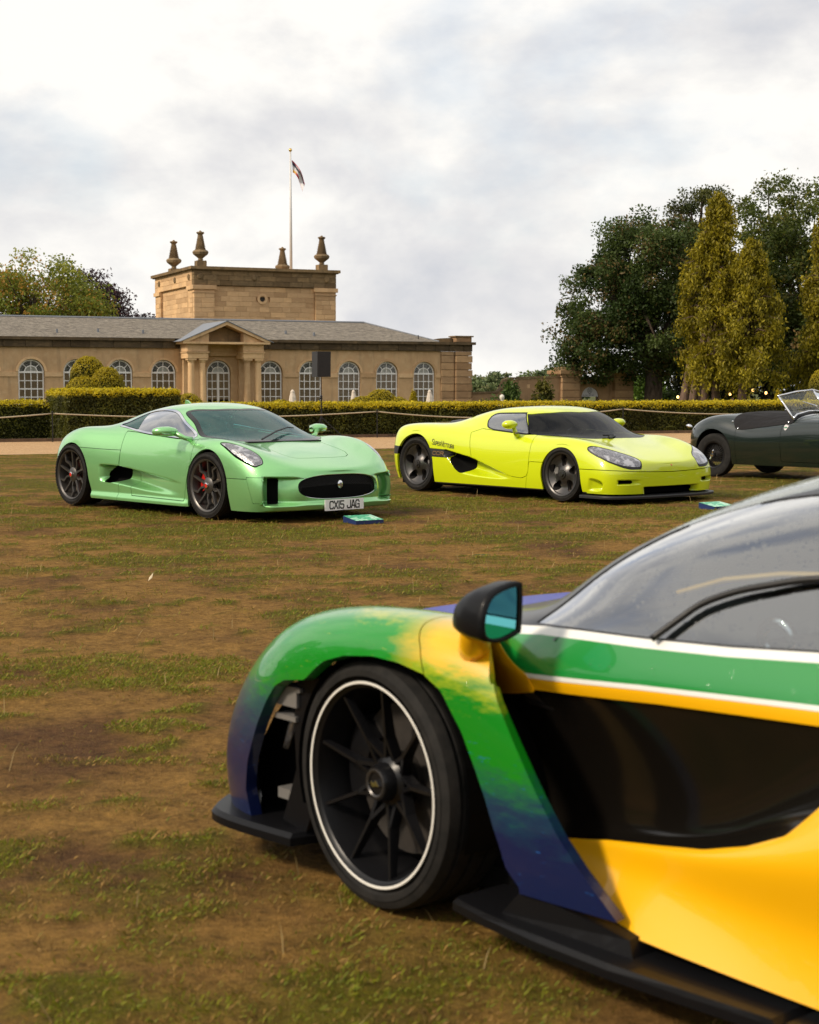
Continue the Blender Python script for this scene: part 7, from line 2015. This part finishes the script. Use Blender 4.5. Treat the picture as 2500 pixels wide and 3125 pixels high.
# ================================================================= vintage roadster and display boxes
road = thing('vintage_roadster', 'dark green vintage open roadster with chrome windscreen and black cockpit cover', 'car', Vector((6.2058, 23.9861, 0)), R(-48.5))
M_BRG = paint('dark_racing_green', (0.006, 0.013, 0.010), 0, 0, 0.25, 0.3, coat=0.8)
B = Body(ROAD, 170, 110)
B.take(arch_fn(-1.375, .38, .362, -1.72, -1.02, .45), 0); B.take(arch_fn(1.29, .38, .362, .95, 1.64, .45), 0)
ton = B.take(side_poly(spline([(-1.06, 1.10), (-1.045, .96), (-1.0, .83), (-.885, .735), (-.5, .775), (-.1, .825), (.05, .86), (.06, 1.10)], 40).tolist(), -.1, .70), .001)
door = B.take(side_poly([(-.11, .85), (-.10, .27), (.62, .27), (.66, .60), (.60, .86)], .45), .003)
seam = B.take(side_poly([(-.935, .72), (-.925, .1), (-2.4, .1), (-2.4, 1.2), (-.95, 1.2)], .45), .0025)
B.emit(B.polys, 'body', M_BRG, road, .02)
for sd in (1, -1): B.emit(door, 'door', M_BRG, road, .01, 0, None, sd); B.emit(seam, 'rear_wing', M_BRG, road, .02, 0, None, sd)
tc = NT('cockpit_canvas'); v = tc.coord('Object', (1.0, 2.0, 1.4), rot=(0, R(-24), 0)); nz = tc.noise(v, 2.2, 3, 0.5)
M_CANVB = tc.done(tc.bsdf((0.012, 0.011, 0.012), 0.8, spec=0.25, normal=tc.bump(nz, 1.0, 0.10)))
B.emit(ton, 'cockpit_cover', M_CANVB, road, .01, .006)
def rsk(xq, zq):
    Gs = B.G.reshape(-1, 3); k = np.argmin((Gs[:, 0]-xq)**2+(Gs[:, 2]-zq)**2); return Gs[k]
for sd in (1, -1):
    for (x, z) in ((-.91, .755), (-1.035, .86), (-.05, .865)):
        p = rsk(x, z); b = MB(); b.lathe([(0, .008), (.013, .007), (.016, 0)], 12, axis='y', cap=False); b.build('snap_fastener', M_CHROME, road, True, loc=(p[0], sd*(p[1]+.008), p[2]), scale=(1, sd, 1))
# split windscreen
for sd in (1, -1):
    pb, pt = Vector((.035, sd*.66, .915)), Vector((-.255, sd*.64, 1.252)); cb, ct = Vector((.16, 0, 1.035)), Vector((-.09, 0, 1.345))
    m1 = pb*.5+cb*.5+Vector((-.03, 0, .05)); ml = pb*.86+cb*.14+Vector((-.02, 0, .045))
    b = MB(); b.tube([pb+Vector((.01, 0, -.02)), pb*.7+pt*.3, pb*.3+pt*.7, pt], [.014, .017, .015, .014], 8); b.tube([pt, pt*.5+ct*.5+Vector((0, 0, .015)), ct], .015, 8); b.tube([pb, ml, m1, cb], [.016, .016, .014, .014], 8)
    b.build('screen_frame', M_CHROME, road, True)
    V = [pb, ml, m1, cb, ct, pt*.5+ct*.5+Vector((0, 0, .015)), pt]; obj('screen_pane', mesh('screen_pane', V, [tuple(range(7))]), car_glass('roadster_glass', (0.78, 0.84, 0.80), 2.0, 0.9), road)
b = MB(); b.tube([Vector((.165, 0, 1.03)), Vector((-.09, 0, 1.35))], .016, 8); b.build('screen_divider', M_CHROME, road, True)
for sd in (1, -1):
    b = MB(); b.tube([(.17, sd*.12, 1.02), (.10, sd*.20, 1.10)], .006, 6); b.tube([(.10, sd*.15, 1.105), (.03, sd*.42, 1.17)], .006, 6); b.build('wiper', M_CHROME, road)
b = MB(); b.add(*blend_lathe([(0, 0, 0, .045, .035), (-.03, 0, .035, .05, .04), (-.035, 0, .055, .02, .02)], 12))
for sd in (1, -1): o = b.build('tail_lamp', M_CHROME, road, True, loc=(-1.93, sd*.62, .745))
b = MB(); b.tube([(-.55, .05, 1.015), (-.60, .03, 1.04)], [.012, .020], 8); b.build('cover_zip', M_CHROME, road)
p = rsk(-.035, .80)
for sd in (1, -1):
    V = [(-.075, 0, .06), (-.075, 0, .0), (-.06, 0, -.04), (-.035, 0, -.06), (-.01, 0, -.04), (.005, 0, 0), (.005, 0, .06)]
    o = obj('shield_sticker', mesh('shield_sticker', [(x, sd*(rsk(x, .80+z)[1]+.004), .80+z) for x, _, z in V], [tuple(range(7))]), plain('sticker_white', (0.62, 0.58, 0.58), 0.5), road)
    obj('sticker_band', mesh('sticker_band', [(x, sd*(rsk(x, .80+z)[1]+.006), .80+z) for x, z in ((-.062, -.005), (-.01, -.005), (-.01, -.025), (-.062, -.025))], [(0, 1, 2, 3)]), plain('sticker_green', (0.05, 0.22, 0.12), 0.5), o)
b = MB(); b.box(-1.8, 1.8, -.6, .6, .22, .5); b.build('floor_pan', M_VOID, road)
for x in (-1.375, 1.29):
    for sd in (1, -1): wheel_well(road, x, sd*.72, sd*.45, .38, .38, M_VOID)
for x in (-1.355, 1.30):
    for sd in (1, -1): wheel(road, 'wire', x, sd*.775, .335, .165, .205, sd)
# display boxes in front of the cars
tp = NT('plaque_print'); v = tp.coord('Object'); nz = tp.noise(v, 11, 4, 0.6, 1.2)
c = tp.ramp(nz, (0.38, (0.03, 0.28, 0.14)), (0.50, (0.10, 0.50, 0.28)), (0.60, (0.55, 0.78, 0.62)), (0.70, (0.05, 0.36, 0.20)))
M_PRINT = tp.done(tp.bsdf(c, 0.4)); M_NAVY = plain('navy_board', (0.012, 0.03, 0.12), 0.5)
def plaque(x, y, rz, label):
    t = thing('display_box', label, 'display', (x, y, -.004), rz)
    b = MB(); b.prism([(-.125, 0), (.125, 0), (.125, .035), (-.125, .070)], -.165, .165); b.build('box', M_NAVY, t)
    b = MB(); b.add([(-.125, -.165, .0735), (.125, -.165, .0385), (.125, .165, .0385), (-.125, .165, .0735)], [(0, 1, 2, 3)]); b.build('printed_top', M_PRINT, t)
plaque(-.47, 15.95, R(-56), 'navy display box with green print in front of the mint car number plate')
plaque(3.50, 17.85, R(-56), 'navy display box with green print beside the acid yellow car nose')
